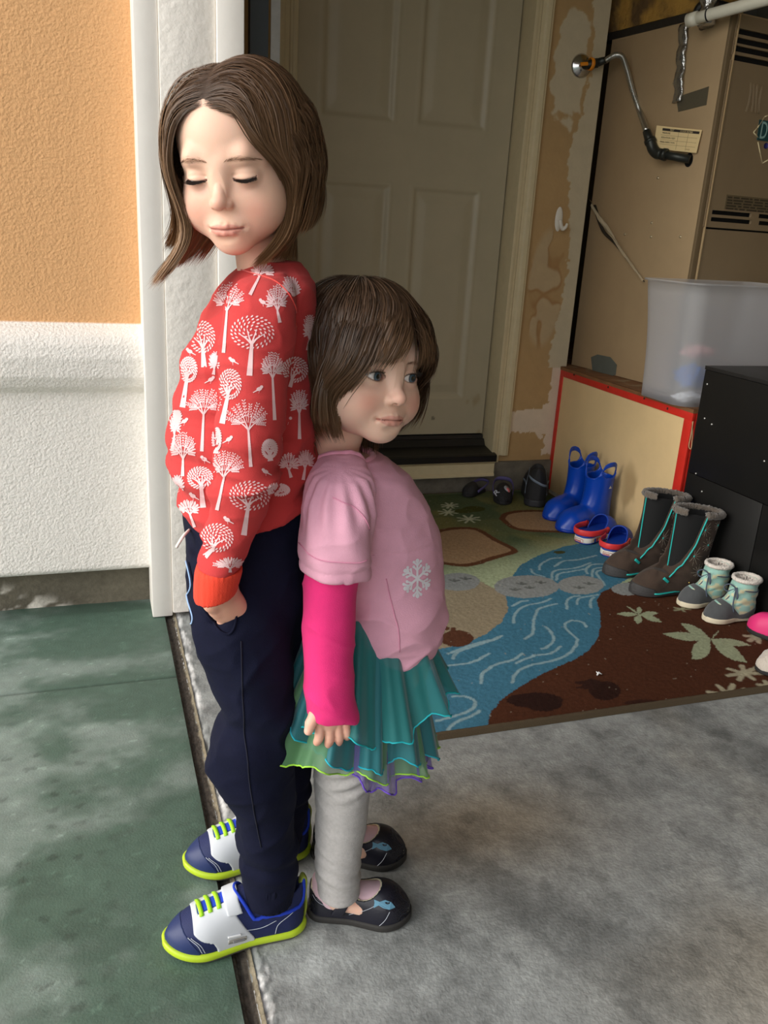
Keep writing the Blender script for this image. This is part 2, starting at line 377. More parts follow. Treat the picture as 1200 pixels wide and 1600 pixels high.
hb = bmesh.new(); addbox(hb, (0.12, -3.0, 2.25), (0.30, 2.03, 3.4)); addbox(hb, (0.12, -3.0, 0.0), (0.30, -2.7, 2.25))
bmobj('wall_header', hb, mat('stucco_plain', (226, 176, 122), 0.9))['kind'] = 'structure'
# door leaf with moulded panels
door_paint = mat('door_paint', vcol=True, rough=0.45, var=0.04, vscale=9, bump=0.0002, bscale=120)
def f_door(U, V):
    d = np.zeros_like(U); 
    for (a, b, c, e) in [(1.128, 1.372, 0.372, 1.125), (0.778, 1.022, 0.372, 1.125), (1.128, 1.372, 1.345, 1.86), (0.778, 1.022, 1.345, 1.86), (1.128, 1.372, 1.96, 2.14), (0.778, 1.022, 1.96, 2.14)]:
        q = np.minimum(np.minimum(U - a, b - U), np.minimum(V - c, e - V))    # distance inside the panel
        p = np.interp(q, [-0.02, -0.012, -0.004, 0.006, 0.014, 0.045, 0.06], [0, -0.0015, 0.0, 0.008, 0.0085, 0.002, 0.0015])
        d = np.where(q > -0.02, p, d)
    C = np.ones(U.shape + (3,)) * np.array(lin((176, 165, 138)))
    st = sst(0.62, 0.8, vnoise(U * 16, V * 10, seed=110, oct=4)) * sst(0.75, 0.22, V); C = mix3(C, C * np.array((0.75, 0.66, 0.52)), st * 0.8)
    sp = (np.hypot(U - 1.262, V - 0.283) < 0.008) * 1.0; C = mix3(C, C * 0.45, sp)
    return np.stack([U, 3.05 + d, V], -1), C
dl = gridsurf('door_1', steps((0.67, 1.483, 0.005)), steps((0.22, 1.2, 0.005), (1.2, 1.33, 0.02), (1.33, 1.88, 0.006), (1.88, 2.24, 0.01)), f_door, door_paint); tag(dl, kind='structure')
box('door_core', (0.67, 3.062, 0.22), (1.483, 3.09, 2.24), door_paint, dl)
cream = mat('trim_cream', (206, 190, 152), 0.5, var=0.05, vscale=30)
# jamb + casing, moulded section
cas = [(0.0, 0.0), (0.0, 0.012), (0.006, 0.016), (0.014, 0.016), (0.018, 0.012), (0.030, 0.014), (0.036, 0.020), (0.050, 0.022), (0.056, 0.018), (0.060, 0.018), (0.062, 0.010), (0.066, 0.008), (0.066, 0.0)]
def casing(n, x, s):
    pts = [(x + s * p[0], 2.969 - p[1]) for p in cas]
    if s < 0: pts = pts[::-1]
    return prism(n, pts, 'z', 0.150, DZ1 + 0.02, cream)
casing('trim_5', 1.497, 1)['kind'] = 'structure'; casing('trim_6', 0.655, -1)['kind'] = 'structure'
b = bmesh.new(); addbox(b, (1.487, 2.951, 0.150), (1.502, 3.10, 2.27)); addbox(b, (0.648, 2.951, 0.150), (0.664, 3.10, 2.27)); addbox(b, (0.66, 2.96, 2.246), (1.49, 3.10, 2.27))
bmobj('trim_7', b, cream, bevel=0.001)['kind'] = 'structure'
blk = mat('threshold_black', (26, 24, 22), 0.35, var=0.2, vscale=30)
prism('threshold', [(2.925, 0.133), (2.925, 0.158), (2.935, 0.162), (3.02, 0.176), (3.035, 0.200), (3.046, 0.200), (3.05, 0.214), (3.10, 0.214), (3.10, 0.133)], 'x', 0.63, 1.497, blk)['kind'] = 'structure'
prism('step_board', [(2.916, 0.076), (2.916, 0.083), (2.922, 0.088), (2.922, 0.126), (2.914, 0.133), (3.05, 0.133), (3.05, 0.076)], 'x', 0.62, 1.488, cream)['kind'] = 'structure'
box('baseboard_back', (1.497, 2.955, 0.122), (1.52, 2.97, 0.15), cream)['kind'] = 'structure'
# overhead-door track on its angle bracket
tr = thing('garage_door_track', 'galvanised steel garage door track standing upright behind the white jamb boards', 'door track', (0.43, 2.2, 0.0))
gal = mat('galvanised', (170, 172, 170), 0.35, 0.8, var=0.12, vscale=40)
prism('rail', [(0.0, 0.0), (0.022, 0.0), (0.022, 0.03), (0.019, 0.03), (0.019, 0.003), (0.0, 0.003)], 'z', 0.02, 2.1, gal, tr)
prism('angle_bracket', [(-0.045, 0.02), (-0.002, 0.02), (-0.002, 0.024), (-0.041, 0.024), (-0.041, 0.05), (-0.045, 0.05)], 'z', 0.02, 2.1, mat('dark_steel', (70, 76, 80), 0.4, 0.6), tr)
# ------------------------------------------------------------------ rug
def pip(X, Y, poly):
    ins = np.zeros(X.shape, bool); n = len(poly)
    for i in range(n):
        x1, y1 = poly[i]; x2, y2 = poly[(i + 1) % n]
        if y1 == y2: continue
        c = ((y1 > Y) != (y2 > Y)) & (X < (x2 - x1) * (Y - y1) / (y2 - y1) + x1); ins ^= c
    return ins
def segd(X, Y, pts):
    d = np.full(X.shape, 9.0)
    for (x1, y1), (x2, y2) in zip(pts[:-1], pts[1:]):
        dx, dy = x2 - x1, y2 - y1; t = np.clip(((X - x1) * dx + (Y - y1) * dy) / (dx * dx + dy * dy + 1e-12), 0, 1)
        d = np.minimum(d, np.hypot(X - x1 - t * dx, Y - y1 - t * dy))
    return d
def z8(L, n=0, closed=False):        # outline read off the floor of the photograph -> floor x, y
    P = []
    for x, y in L:
        p = at(600 + x / 2, 680 + y / 2, Z=0.008); P.append((p.x, p.y))
    if closed: P = P + [P[0]]
    if n: P = [tuple(q) for q in spline(P, n)]
    return P
RX0, RX1, RY0, RY1 = 0.52, 1.72, 1.357, 2.93
def f_rug(U, V):
    C = np.ones(U.shape + (3,))
    wob = 0.004 * (vnoise(U * 90, V * 90, seed=201, oct=2) - 0.5); X = U + wob; Y = V + 0.004 * (vnoise(U * 90 + 50, V * 90, seed=202, oct=2) - 0.5)
    def c(r): return np.array(lin(r))
    def paint(mask, col, a=1.0):
        nonlocal C
        m = mask.astype(float) * a; C = mix3(C, np.ones_like(C) * c(col), m)
    C[:] = c((92, 100, 68))
    C = mix3(C, np.ones_like(C) * c((118, 114, 70)), sst(0.45, 0.7, vnoise(U * 4, V * 4, seed=203, oct=3)))
    C = mix3(C, np.ones_like(C) * c((76, 92, 66)), sst(0.45, 0.6, vnoise(U * 6 + 9, V * 6, seed=204, oct=3)) * 0.8)
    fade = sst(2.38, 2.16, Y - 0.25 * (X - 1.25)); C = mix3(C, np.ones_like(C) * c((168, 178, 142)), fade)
    # sandy ground
    paint(pip(X, Y, z8([(60, 450), (130, 462), (300, 458), (380, 500), (420, 520), (430, 760), (-300, 900), (-300, 480)])), (150, 136, 112))
    # river and soil
    river = [(-400, 800), (80, 702), (160, 672), (250, 655), (320, 622), (368, 585), (388, 545), (380, 505), (395, 450), (425, 408), (480, 378), (560, 350), (640, 335), (760, 320), (900, 330), (860, 400), (780, 440), (720, 474), (680, 492), (664, 515), (676, 560), (677, 600), (665, 640), (640, 675), (590, 705), (500, 745), (420, 790), (370, 825), (335, 865), (318, 930), (320, 1000), (-400, 1100)]
    soil = [(720, 474), (680, 492), (664, 515), (676, 560), (677, 600), (665, 640), (640, 675), (590, 705), (500, 745), (420, 790), (370, 825), (335, 865), (318, 930), (320, 1000), (1500, 900), (1500, 300), (860, 430)]
    paint(pip(X, Y, z8(soil)), (78, 45, 30)); paint(pip(X, Y, z8(river)), (68, 118, 142))
    wave = [[(200, 685), (280, 655), (340, 640), (368, 628)], [(215, 700), (230, 680), (300, 655), (345, 640), (366, 630)], [(190, 722), (260, 715), (300, 700), (328, 684)],
            [(302, 778), (310, 745), (350, 718), (400, 705), (432, 684)], [(412, 714), (470, 690), (520, 684), (552, 662)], [(400, 775), (412, 745), (450, 722), (520, 708), (570, 690), (600, 660), (602, 635), (570, 610), (566, 590), (590, 580), (620, 586), (632, 600)],
            [(504, 600), (520, 615), (530, 640), (512, 662), (492, 670)], [(404, 588), (410, 560), (440, 535), (490, 525), (522, 512)], [(440, 638), (465, 620), (468, 580), (480, 548), (500, 538), (540, 528)],
            [(402, 535), (425, 522), (450, 518)], [(572, 545), (572, 520), (590, 506), (612, 504)], [(602, 530), (608, 512), (640, 505), (668, 500)], [(646, 540), (645, 522), (655, 508)],
            [(486, 422), (490, 405), (520, 388), (552, 384)], [(533, 412), (560, 395), (610, 390), (662, 377)], [(460, 420), (466, 432), (480, 438), (500, 443)],
            [(525, 455), (526, 432), (545, 422), (590, 418), (625, 408), (645, 400)], [(538, 455), (545, 435), (580, 428), (625, 420)], [(634, 434), (632, 420), (650, 406), (690, 404)], [(652, 450), (650, 430), (660, 418), (695, 414)], [(690, 470), (668, 440), (665, 428), (695, 420)],
            [(165, 895), (200, 885), (250, 870), (278, 855), (285, 835), (262, 820), (215, 818)], [(195, 940), (215, 905), (260, 885), (290, 870), (296, 862)], [(40, 760), (120, 735), (180, 730)], [(60, 900), (110, 870), (140, 860)]]
    for wv in wave: paint(sst(0.0052, 0.0028, segd(X, Y, z8(wv, 16))), (146, 172, 178), 0.9)
    # stepping stones
    def oval(cx, cy, rx, ry, col, n=24): 
        L = [(cx + rx * math.cos(2 * PI * i / n), cy + ry * math.sin(2 * PI * i / n)) for i in range(n)]; m = pip(X, Y, z8(L)); paint(m, col); return m
    for q in [(445, 475, 102, 36), (615, 470, 72, 29), (232, 460, 68, 28), (762, 482, 50, 20)]: oval(*q, (142, 144, 142))
    for (cx, cy) in [(430, 468), (455, 480), (490, 464), (410, 486), (610, 480), (640, 468), (220, 458), (255, 452)]:
        for dx, dy in [(-9, -4), (0, -6), (9, -3)]: paint(sst(0.006, 0.003, segd(X, Y, z8([(cx, cy), (cx + dx * 1.6, cy + dy)]))), (96, 98, 96), 0.8)
    stones = [[(150, 322), (170, 302), (230, 292), (290, 296), (350, 330), (405, 358), (395, 370), (340, 385), (290, 402), (240, 408), (180, 400), (140, 388), (60, 370), (70, 330)], [(368, 262), (385, 246), (440, 238), (520, 240), (620, 255), (600, 298), (520, 302), (440, 298), (400, 288)]]
    for s_ in stones:
        L = z8(s_, 60, True); paint(pip(X, Y, L), (158, 128, 96)); paint(sst(0.013, 0.009, segd(X, Y, L)), (98, 62, 40))
    # small white stars
    def star(cx, cy, r, n, col, a0=0.3, fl=0.35, wd=0.006):
        for i in range(n):
            a = a0 + 2 * PI * i / n; paint(sst(wd, wd * 0.5, segd(X, Y, z8([(cx, cy), (cx + r * math.cos(a), cy + r * fl * math.sin(a))]))), col, 0.9)
    for q in [(200, 242, 30), (265, 263, 36), (205, 221, 26)]: star(*q, 8, (188, 190, 160))
    oval(280, 232, 36, 9, (70, 72, 34)); oval(250, 238, 30, 7, (74, 78, 38)); oval(548, 367, 18, 5, (72, 74, 44))
    star(1165, 630, 36, 7, (176, 168, 142), 0.5, 0.55, 0.009); star(1125, 745, 54, 7, (176, 168, 142), 0.1, 0.42, 0.009); star(1075, 812, 62, 8, (176, 168, 142), 0.25, 0.5, 0.009); star(1200, 785, 30, 6, (176, 168, 142), 0.2, 0.5, 0.009); star(930, 545, 26, 5, (150, 148, 120), 0.0, 0.3)
    # leaves
    def leaf(cx, cy, tx, ty, wd, col=(158, 164, 134)):
        n = 9; ux, uy = tx - cx, ty - cy; l = math.hypot(ux, uy); nx, ny = -uy / l, ux / l; L = []
        prof = [0, .35, .7, .92, 1, .92, .72, .4, 0]
        for i in range(n): L.append((cx + ux * i / 8 + nx * wd * prof[i], cy + uy * i / 8 + ny * wd * prof[i]))
        for i in range(n - 2, 0, -1): L.append((cx + ux * i / 8 - nx * wd * prof[i], cy + uy * i / 8 - ny * wd * prof[i]))
        paint(pip(X, Y, z8(L)), col)
    for t in [(926, 588, 13), (868, 622, 13), (962, 702, 27), (1134, 712, 20), (1146, 658, 11), (1048, 612, 2.5)]: leaf(1020, 640, *t)
    for t in [(755, 533, 3), (726, 560, 7), (790, 592, 13), (870, 585, 8), (856, 558, 8), (796, 536, 8)]: leaf(798, 562, *t)
    # prints
    oval(228, 637, 52, 26, (88, 54, 38))
    for q in [(168, 612), (175, 630), (195, 606), (215, 608), (160, 645)]: oval(q[0], q[1], 9, 6, (88, 54, 38))
    oval(690, 800, 50, 30, (48, 28, 22)); oval(650, 780, 30, 16, (50, 30, 24)); oval(620, 775, 28, 5, (52, 30, 24)); oval(630, 790, 30, 5, (52, 30, 24)); oval(470, 830, 88, 24, (46, 27, 22)); oval(500, 845, 55, 20, (46, 27, 22)); oval(810, 838, 60, 10, (58, 34, 26), 12)
    # pile grain, dust and specks
    C *= (0.80 + 0.4 * vnoise(U * 260, V * 260, seed=205, oct=2) + 0.12 * (vnoise(U * 12, V * 12, seed=206, oct=4) - 0.5))[..., None]
    sp = vnoise(U * 120, V * 120, seed=207) > 0.965; paint(sp, (170, 160, 140), 0.5)
    e = np.minimum(np.minimum(U - RX0, RX1 - U), np.minimum(V - RY0, RY1 - V)); paint(e < 0.014, (88, 76, 60))
    z = 0.009 + 0.0012 * vnoise(U * 200, V * 200, seed=208) + 0.004 * np.sin(np.clip(e / 0.016, 0, 1) * PI) * (e < 0.016)
    z = np.where(e < 0.002, 0.0005, z)
    return np.stack([U, V, z], -1), C
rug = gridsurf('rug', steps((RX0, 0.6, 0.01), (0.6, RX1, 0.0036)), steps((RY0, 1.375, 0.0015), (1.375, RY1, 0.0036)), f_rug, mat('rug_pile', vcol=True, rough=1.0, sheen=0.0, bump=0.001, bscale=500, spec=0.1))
tag(rug, 'low pile play rug woven with a blue river, brown soil, green meadow and leaves', 'rug')
# small white scrap on the rug
pz = at(933, 1055, Z=0.012); sc = tubes('paper_scrap', [([pz, pz + Vector((0.006, 0.004, 0.004)), pz + Vector((0.012, -0.002, 0.002))], [0.002, 0.003, 0.001]), ([pz + Vector((0.004, 0, 0.002)), pz + Vector((0.002, 0.008, 0.005))], [0.002, 0.001])], mat('paper_white', (225, 225, 225), 0.8))
tag(sc, 'tiny crumpled white paper scrap lying on the brown part of the rug', 'scrap')

# ------------------------------------------------------------------ furnace platform
PXL, PYF, PZT = 1.765, 2.15, 0.50
pf = thing('furnace_platform', 'low tan drywall platform edged in red paint under the furnace', 'platform', (PXL, PYF, 0))
L_ = lambda x, y, z: (x - PXL, y - PYF, z)
tanp = mat('platform_tan', vcol=True, rough=0.8, var=0.04, vscale=8, bump=0.0004, bscale=80)
def f_side(U, V):
    C = np.ones(U.shape + (3,)) * np.array(lin((224, 194, 144))); g = vnoise(U * 6, V * 6, seed=220, oct=4)
    C *= (0.93 + 0.14 * g)[..., None]
    st = sst(0.09, 0.02, np.abs(U - 2.40 + 0.02 * (vnoise(V * 9, U, seed=222) - 0.5))) * sst(0.30, 0.2, V) * sst(0.35, 0.6, vnoise(U * 14, V * 6, seed=221, oct=3)); C = mix3(C, C * np.array((0.5, 0.45, 0.38)), st * 0.75)
    dt = sst(0.12, 0.0, V) * vnoise(U * 20, V * 20, seed=223, oct=3); C = mix3(C, C * 0.6, dt)
    return np.stack([np.full_like(U, 0.0), U - PYF, V], -1), C
gridsurf('side_panel', steps((PYF + 0.002, 2.968, 0.006)), steps((0.0, 0.475, 0.006)), f_side, tanp, pf)
box('front_panel', L_(PXL + 0.001, PYF, 0), L_(2.85, PYF + 0.02, 0.475), mat('platform_tan_plain', (190, 162, 118), 0.8), pf)
red = mat('red_paint', (205, 44, 32), 0.45, var=0.08, vscale=30, bump=0.0004, bscale=90)
for lo, hi in [((PXL - 0.003, PYF - 0.003, 0.468), (PXL + 0.01, 2.968, 0.492)), ((PXL - 0.003, PYF - 0.003, 0.0), (PXL + 0.008, PYF + 0.036, 0.470)), ((PXL + 0.0082, PYF - 0.003, 0.0), (PXL + 0.030, PYF + 0.01, 0.467)), ((PXL + 0.0102, PYF - 0.003, 0.468), (2.85, PYF + 0.01, 0.492)), ((PXL - 0.003, 2.945, 0.0), (PXL + 0.008, 2.968, 0.470))]:
    box('red_edging', L_(*lo), L_(*hi), red, pf, bevel=0.001)
def f_top(U, V):
    g = vnoise(U * 14, V * 90, seed=230, oct=3); C = np.ones(U.shape + (3,)) * np.array(lin((128, 88, 54))) * (0.6 + 0.8 * g)[..., None]
    gl = sst(0.6, 0.7, vnoise(U * 20, V * 20, seed=231, oct=2)) * sst(0.02, 0.06, U - PXL); C = mix3(C, np.ones_like(C) * np.array(lin((150, 140, 112))), gl * 0.6)
    return np.stack([U - PXL, V - PYF, 0.505 + 0.0015 * g], -1), C
wdm = mat('raw_wood', vcol=True, rough=0.8, bump=0.001, bscale=120)
gridsurf('top_board', steps((PXL - 0.004, 2.85, 0.01)), steps((PYF - 0.004, 3.74, 0.008)), f_top, wdm, pf)
box('board_edge', L_(PXL - 0.004, PYF - 0.004, 0.4925), L_(2.85, 3.74, 0.5045), mat('wood_edge', (126, 84, 50), 0.8, var=0.4, vscale=60, stretch=(1, 0.2, 1)), pf)
for (y, z) in [(2.86, 0.487), (2.62, 0.483), (2.40, 0.486), (2.27, 0.478)]:
    box('staple', L_(PXL - 0.006, y, z), L_(PXL - 0.002, y + 0.005, z + 0.007), mat('rust', (70, 48, 34), 0.8), pf)
# twine hanging at the platform corner
tw = tube('twine_loop', [(1.757, 2.135, 0.47), (1.752, 2.128, 0.43), (1.748, 2.124, 0.395), (1.754, 2.12, 0.385), (1.758, 2.124, 0.40), (1.757, 2.13, 0.44), (1.759, 2.14, 0.468)], 0.0016, mat('twine', (190, 160, 120), 0.9), n=24)
tag(tw, 'thin tan twine loop hanging at the red front corner of the platform', 'twine')

# ------------------------------------------------------------------ black cabinet beside the platform
CXL = 1.722
cb = thing('storage_cabinet', 'low black wooden cabinet standing behind the row of boots', 'cabinet', (CXL, 2.08, 0))
bk = mat('black_laminate', (13, 12, 11), 0.5, var=0.3, vscale=5, bump=0.0002, bscale=60)
box('upper_side_panel', (0, -1.30, 0.327), (0.016, -0.006, 0.640), bk, cb, bevel=0.001)
box('lower_side_panel', (0, -0.325, 0.0), (0.016, -0.006, 0.325), bk, cb, bevel=0.001)
box('lower_side_panel', (0, -1.30, 0.0), (0.016, -0.328, 0.325), bk, cb, bevel=0.001)
box('back_panel', (0.001, -0.008, 0.0), (0.40, 0, 0.640), bk, cb, bevel=0.001)
box('top_panel', (-0.001, -1.31, 0.641), (0.41, 0.001, 0.652), mat('black_laminate_top', (30, 29, 29), 0.45, var=0.3, vscale=40), cb, bevel=0.001)
box('front_panel', (0.40, -1.30, 0.0), (0.41, -0.006, 0.64), bk, cb)
for (y, z) in [(-0.035, 0.50), (-0.07, 0.49), (-0.04, 0.33), (-0.08, 0.285), (-0.30, 0.44), (-0.02, 0.60)]:
    lathe('screw', [(0, 0.0015), (0.0026, 0.001), (0.0032, -0.0005)], mat('screw_steel', (190, 190, 185), 0.3, 0.8), cb, 10, frame((-0.0004, y, z), (0, 1, 0), (0, 0, 1)) @ Matrix.Rotation(PI, 4, 'X'))
# dark post and crumpled clear wrap standing on/behind the cabinet
pst = prism('dark_shelf_post', [(0.0, 0.0), (0.05, 0.0), (0.05, 0.025), (0.0, 0.025)], 'z', 0.0, 0.36, mat('dark_wood', (40, 34, 28), 0.6, var=0.2)); pst.location = (1.955, 2.03, 0.653); tag(pst, 'short dark upright wooden post at the right edge on top of the black cabinet', 'post')
bm = bmesh.new(); rr = random.Random(5); n = 9
gridv = [[bm.verts.new((1.975 + 0.10 * i / n + rr.uniform(-.012, .012) + 0.03 * j / 10, 1.965 + rr.uniform(-0.02, 0.02), 0.654 + 0.025 * j)) for i in range(n + 1)] for j in range(11)]
for j in range(10):
    for i in range(n): bm.faces.new((gridv[j][i], gridv[j][i + 1], gridv[j + 1][i + 1], gridv[j + 1][i]))
bmesh.ops.subdivide_edges(bm, edges=bm.edges, cuts=1, smooth=1.0, use_grid_fill=True)
o = bmobj('plastic_wrap', bm, mat('clear_plastic', (220, 222, 226), 0.12, trans=0.8, spec=0.8), None, True); tag(o, 'crumpled shiny clear plastic wrap on the black cabinet at the right edge', 'plastic wrap')

# ------------------------------------------------------------------ translucent bin with cleaning cloths
def rrect(cx, cy, a, b, r, z, n=8):
    L = []
    for qx, qy, a0 in [(1, 1, 0), (-1, 1, 1), (-1, -1, 2), (1, -1, 3)]:
        for i in range(n + 1):
            t = (a0 + i / n) * PI / 2; L.append((cx + qx * (a - r) + r * math.cos(t), cy + qy * (b - r) + r * math.sin(t), z))
    return L
BX, BY = 1.925, 2.298
bn = thing('storage_bin', 'frosted translucent plastic bin standing on the wooden platform top', 'bin', (BX, BY, 0.506), rad(2))
binm = mat('frosted_plastic', (232, 233, 236), 0.42, trans=0.0, spec=0.4, bump=0.0001)
ntb = binm.node_tree; pb = ntb.nodes['Principled BSDF']; tl = ntb.nodes.new('ShaderNodeBsdfTranslucent'); tl.inputs[0].default_value = (0.92, 0.93, 0.96, 1)
gl = ntb.nodes.new('ShaderNodeBsdfRefraction'); gl.inputs['Roughness'].default_value = 0.16; gl.inputs['IOR'].default_value = 1.01; gl.inputs[0].default_value = (0.92, 0.93, 0.97, 1)
m1 = ntb.nodes.new('ShaderNodeMixShader'); m1.inputs[0].default_value = 0.6; m2 = ntb.nodes.new('ShaderNodeMixShader'); m2.inputs[0].default_value = 0.52
ntb.links.new(tl.outputs[0], m1.inputs[1]); ntb.links.new(pb.outputs[0], m1.inputs[2]); ntb.links.new(m1.outputs[0], m2.inputs[1]); ntb.links.new(gl.outputs[0], m2.inputs[2])
ntb.links.new(m2.outputs[0], ntb.nodes['Material Output'].inputs[0])
def binshell(name, inset, z0, z1, flip):
    rings = []
    for z in np.linspace(z0, z1, 12):
        f = z / 0.37; g = 1 - 0.13 * (1 - f) - 0.05 * math.sin(f * PI) * 0.6
        rings.append(rrect(0, 0, 0.225 * g - inset, 0.135 * g - inset, 0.05, z))
    rings.append(rrect(0, 0, 0.232 - inset, 0.142 - inset, 0.05, z1 + 0.001)); rings.append(rrect(0, 0, 0.232 - inset, 0.142 - inset, 0.05, z1 + 0.006))
    return rings
rings = binshell('o', 0, 0.0, 0.37, False)
V = [v for r in rings for v in r]; k = len(rings[0]); F = [(i * k + j, i * k + (j + 1) % k, (i + 1) * k + (j + 1) % k, (i + 1) * k + j) for i in range(len(rings) - 1) for j in range(k)]
V.append((0, 0, 0.001)); F += [(len(V) - 1, (j + 1) % k, j) for j in range(k)]
link('bin_wall', polymesh(V, F), binm, bn)
for x in (-0.085, 0.085):
    box('rib', (x - 0.012, -0.121, 0.03), (x + 0.012, -0.1165, 0.052), binm, bn, bevel=0.003)
def crumple(name, c, r, m, seed, lab, cat, sq=(1, 1, 1)):
    bm = bmesh.new(); bmesh.ops.create_icosphere(bm, subdivisions=4, radius=1.0)
    for v in bm.verts:
        d = v.co.copy(); nz = abs(mnoise.noise(d * 1.6 + Vector((seed, 0, 0)))) + 0.6 * abs(mnoise.noise(d * 3.4 + Vector((0, seed, 0)))) + 0.3 * mnoise.noise(d * 8)
        s = r * (0.72 + 0.5 * nz); v.co = Vector((c[0] + d.x * s * sq[0], c[1] + d.y * s * sq[1], c[2] + d.z * s * sq[2]))
    zmin = min(v.co.z for v in bm.verts)
    for v in bm.verts: v.co.z += c[2] - r * sq[2] * 0.75 - zmin
    o = bmobj(name, bm, m, None, True); tag(o, lab, cat); return o
crumple('cleaning_cloth', tuple(at(1078, 592, Y=2.27)), 0.052, mat('blue_cloth', (40, 120, 205), 0.9, var=0.15, vscale=30), 3.3, 'crumpled blue cleaning cloth inside the frosted bin', 'cloth', (1.05, 0.8, 0.75))
crumple('cleaning_cloth', tuple(at(1074, 622, Y=2.222)), 0.032, mat('white_cloth', (235, 238, 240), 0.9), 7.1, 'crumpled white cloth in the bin under the blue one', 'cloth', (1.6, 0.6, 0.55))
crumple('cleaning_cloth', tuple(at(1090, 552, Y=2.29)), 0.042, mat('pink_cloth', (225, 170, 170), 0.9), 11.7, 'pale pink cloth in the bin on top of the blue one', 'cloth', (1.5, 0.8, 0.5))

# ------------------------------------------------------------------ furnace
FRZ = rad(7.5); FPOS = (1.902, 2.449, 0.5075)
fu = thing('furnace', 'tall brown metal furnace with slotted front panels standing on the platform', 'furnace', FPOS, FRZ)
fm = mat('furnace_brown', (182, 156, 120), 0.42, 0.1, var=0.05, vscale=6, bump=0.0002, bscale=400)
fm2 = mat('furnace_front_brown', (146, 126, 98), 0.42, 0.1, var=0.05, vscale=6, bump=0.0003, bscale=500)
FH = 1.163; FD = 0.56; FW = 0.60
bm = bmesh.new(); addbox(bm, (0.0, 0.012, 0), (0.012, FD, FH)); bmobj('side_panel', bm, fm, fu, bevel=0.001)
box('side_panel', (FW - 0.012, 0.012, 0), (FW, FD, FH), fm, fu); box('back_panel', (0.012, FD - 0.01, 0), (FW - 0.012, FD, FH), fm, fu); box('top_panel', (0.0, 0.012, FH), (FW, FD, FH + 0.004), fm, fu)
def slotted(name, x0, x1, z0, z1, slots, m):
    """front sheet built round its slots, with a dark inside behind"""
    bm = bmesh.new(); zs_ = sorted({z0, z1} | {s[2] for s in slots} | {s[3] for s in slots}); xs_ = sorted({x0, x1} | {s[0] for s in slots} | {s[1] for s in slots})
    for i in range(len(xs_) - 1):
        for j in range(len(zs_) - 1):
            cx, cz = (xs_[i] + xs_[i + 1]) / 2, (zs_[j] + zs_[j + 1]) / 2
            if any(s[0] < cx < s[1] and s[2] < cz < s[3] for s in slots): continue
            addbox(bm, (xs_[i], -0.003, zs_[j]), (xs_[i + 1], 0.006, zs_[j + 1]))
    bmesh.ops.remove_doubles(bm, verts=bm.verts, dist=1e-5)
    return bmobj(name, bm, m, fu)
box('front_corner_post', (0.0, 0.0, 0), (0.022, 0.012, FH), mat('furnace_edge', (116, 98, 72), 0.5), fu, bevel=0.001)
FX = 0.026
FI = Matrix.Translation(FPOS) @ Matrix.Rotation(FRZ, 4, 'Z')
def fplane(px, py, ax, v=0.0):          # local point on a furnace plane where the photograph shows px, py
    inv = FI.inverted(); o_ = inv @ Vector((0, 0, CAMZ)); d_ = inv.to_3x3() @ (CAM_R @ Vector(((px - 600) / FPX, -(py - 800) / FPX, -1.0)))
    return o_ + d_ * ((v - o_[ax]) / d_[ax])
def ff(px, py): p = fplane(px, py, 1); return p.x, p.z
def fside(px, py): p = fplane(px, py, 0); return p.y, p.z
top_slots = []
for (xa, ya) in [(1150, 48), (1147, 62), (1145, 75), (1142, 89)]:
    x_, z_ = ff(xa, ya); top_slots.append((x_, 0.56, z_ - 0.008, z_ + 0.008))
low_slots = []
for ya, yb_ in [(331, 336), (342, 347)]:
    x_, z_ = ff(1102, ya); x2_, z2_ = ff(1173, yb_); x3_ = ff(1185, yb_)[0]; zc = (z_ + z2_) / 2 
    low_slots += [(FX + 0.02, x2_, zc - 0.0065, zc + 0.0065), (x3_, 0.56, zc - 0.0065, zc + 0.0065)]
ZS = ff(1095, 356)[1]
slotted('upper_door', FX, FW, ZS + 0.004, FH - 0.005, top_slots + low_slots, fm2)
slotted('lower_door', FX, FW, 0.0, ZS - 0.002, [], fm2)
box('door_lip', (FX - 0.0025, -0.006, 0.0), (FX + 0.001, 0.004, FH - 0.005), mat('lip_bright', (196, 170, 130), 0.4, 0.2), fu)
box('slot_shade_sheet', (0.03, 0.012, 0.02), (FW - 0.02, 0.02, FH - 0.02), mat('inside_black', (10, 9, 8), 0.9), fu)  # near-black sheet, the shade inside the slots put into its colour
# badge
bq = [ff(1181, 219), ff(1204, 222), ff(1204, 190), ff(1185, 187)]; ex = (bq[1][0] - bq[0][0])
bq = [bq[0], (bq[0][0] + ex * 2.4, bq[0][1]), (bq[3][0] + ex * 2.6, bq[3][1]), bq[3]]; bx, bz = bq[0]; bh = bq[3][1] - bz
bd = prism('badge', bq, 'y', -0.0052, -0.0034, mat('badge_teal', (24, 72, 76), 0.4), fu)
pw = mat('badge_print', (150, 186, 182), 0.5)
TM = lambda x, z: frame((x, -0.0054, z), (1, 0, 0.0), (0.12, 0, 1))
text('lettering', 'D', bh * 1.22, TM(bx + 0.006, bz + 0.006), pw, bd, sx=0.62); text('lettering', 'I', bh * 0.6, TM(bx + 0.068, bz + bh * 0.52), pw, bd, sx=0.9); text('lettering', '&', bh * 0.55, TM(bx + 0.062, bz + 0.004), pw, bd, sx=1.0)
dia = [ff(1183, 215), ff(1176, 207), ff(1182, 200), ff(1193, 183), ff(1200, 180)]; xl = dia[-1][0]
dia += [(xl + 0.1, dia[-1][1]), (xl + 0.2, bz + bh * 0.4), (xl + 0.01, ff(1198, 256)[1]), ff(1183, 222)]
tubes('badge_outline', [([(a[0], -0.0036, a[1]), (b_[0], -0.0036, b_[1])], 0.0022) for a, b_ in zip(dia[:-1], dia[1:])], mat('badge_line', (205, 190, 150), 0.5), fu)
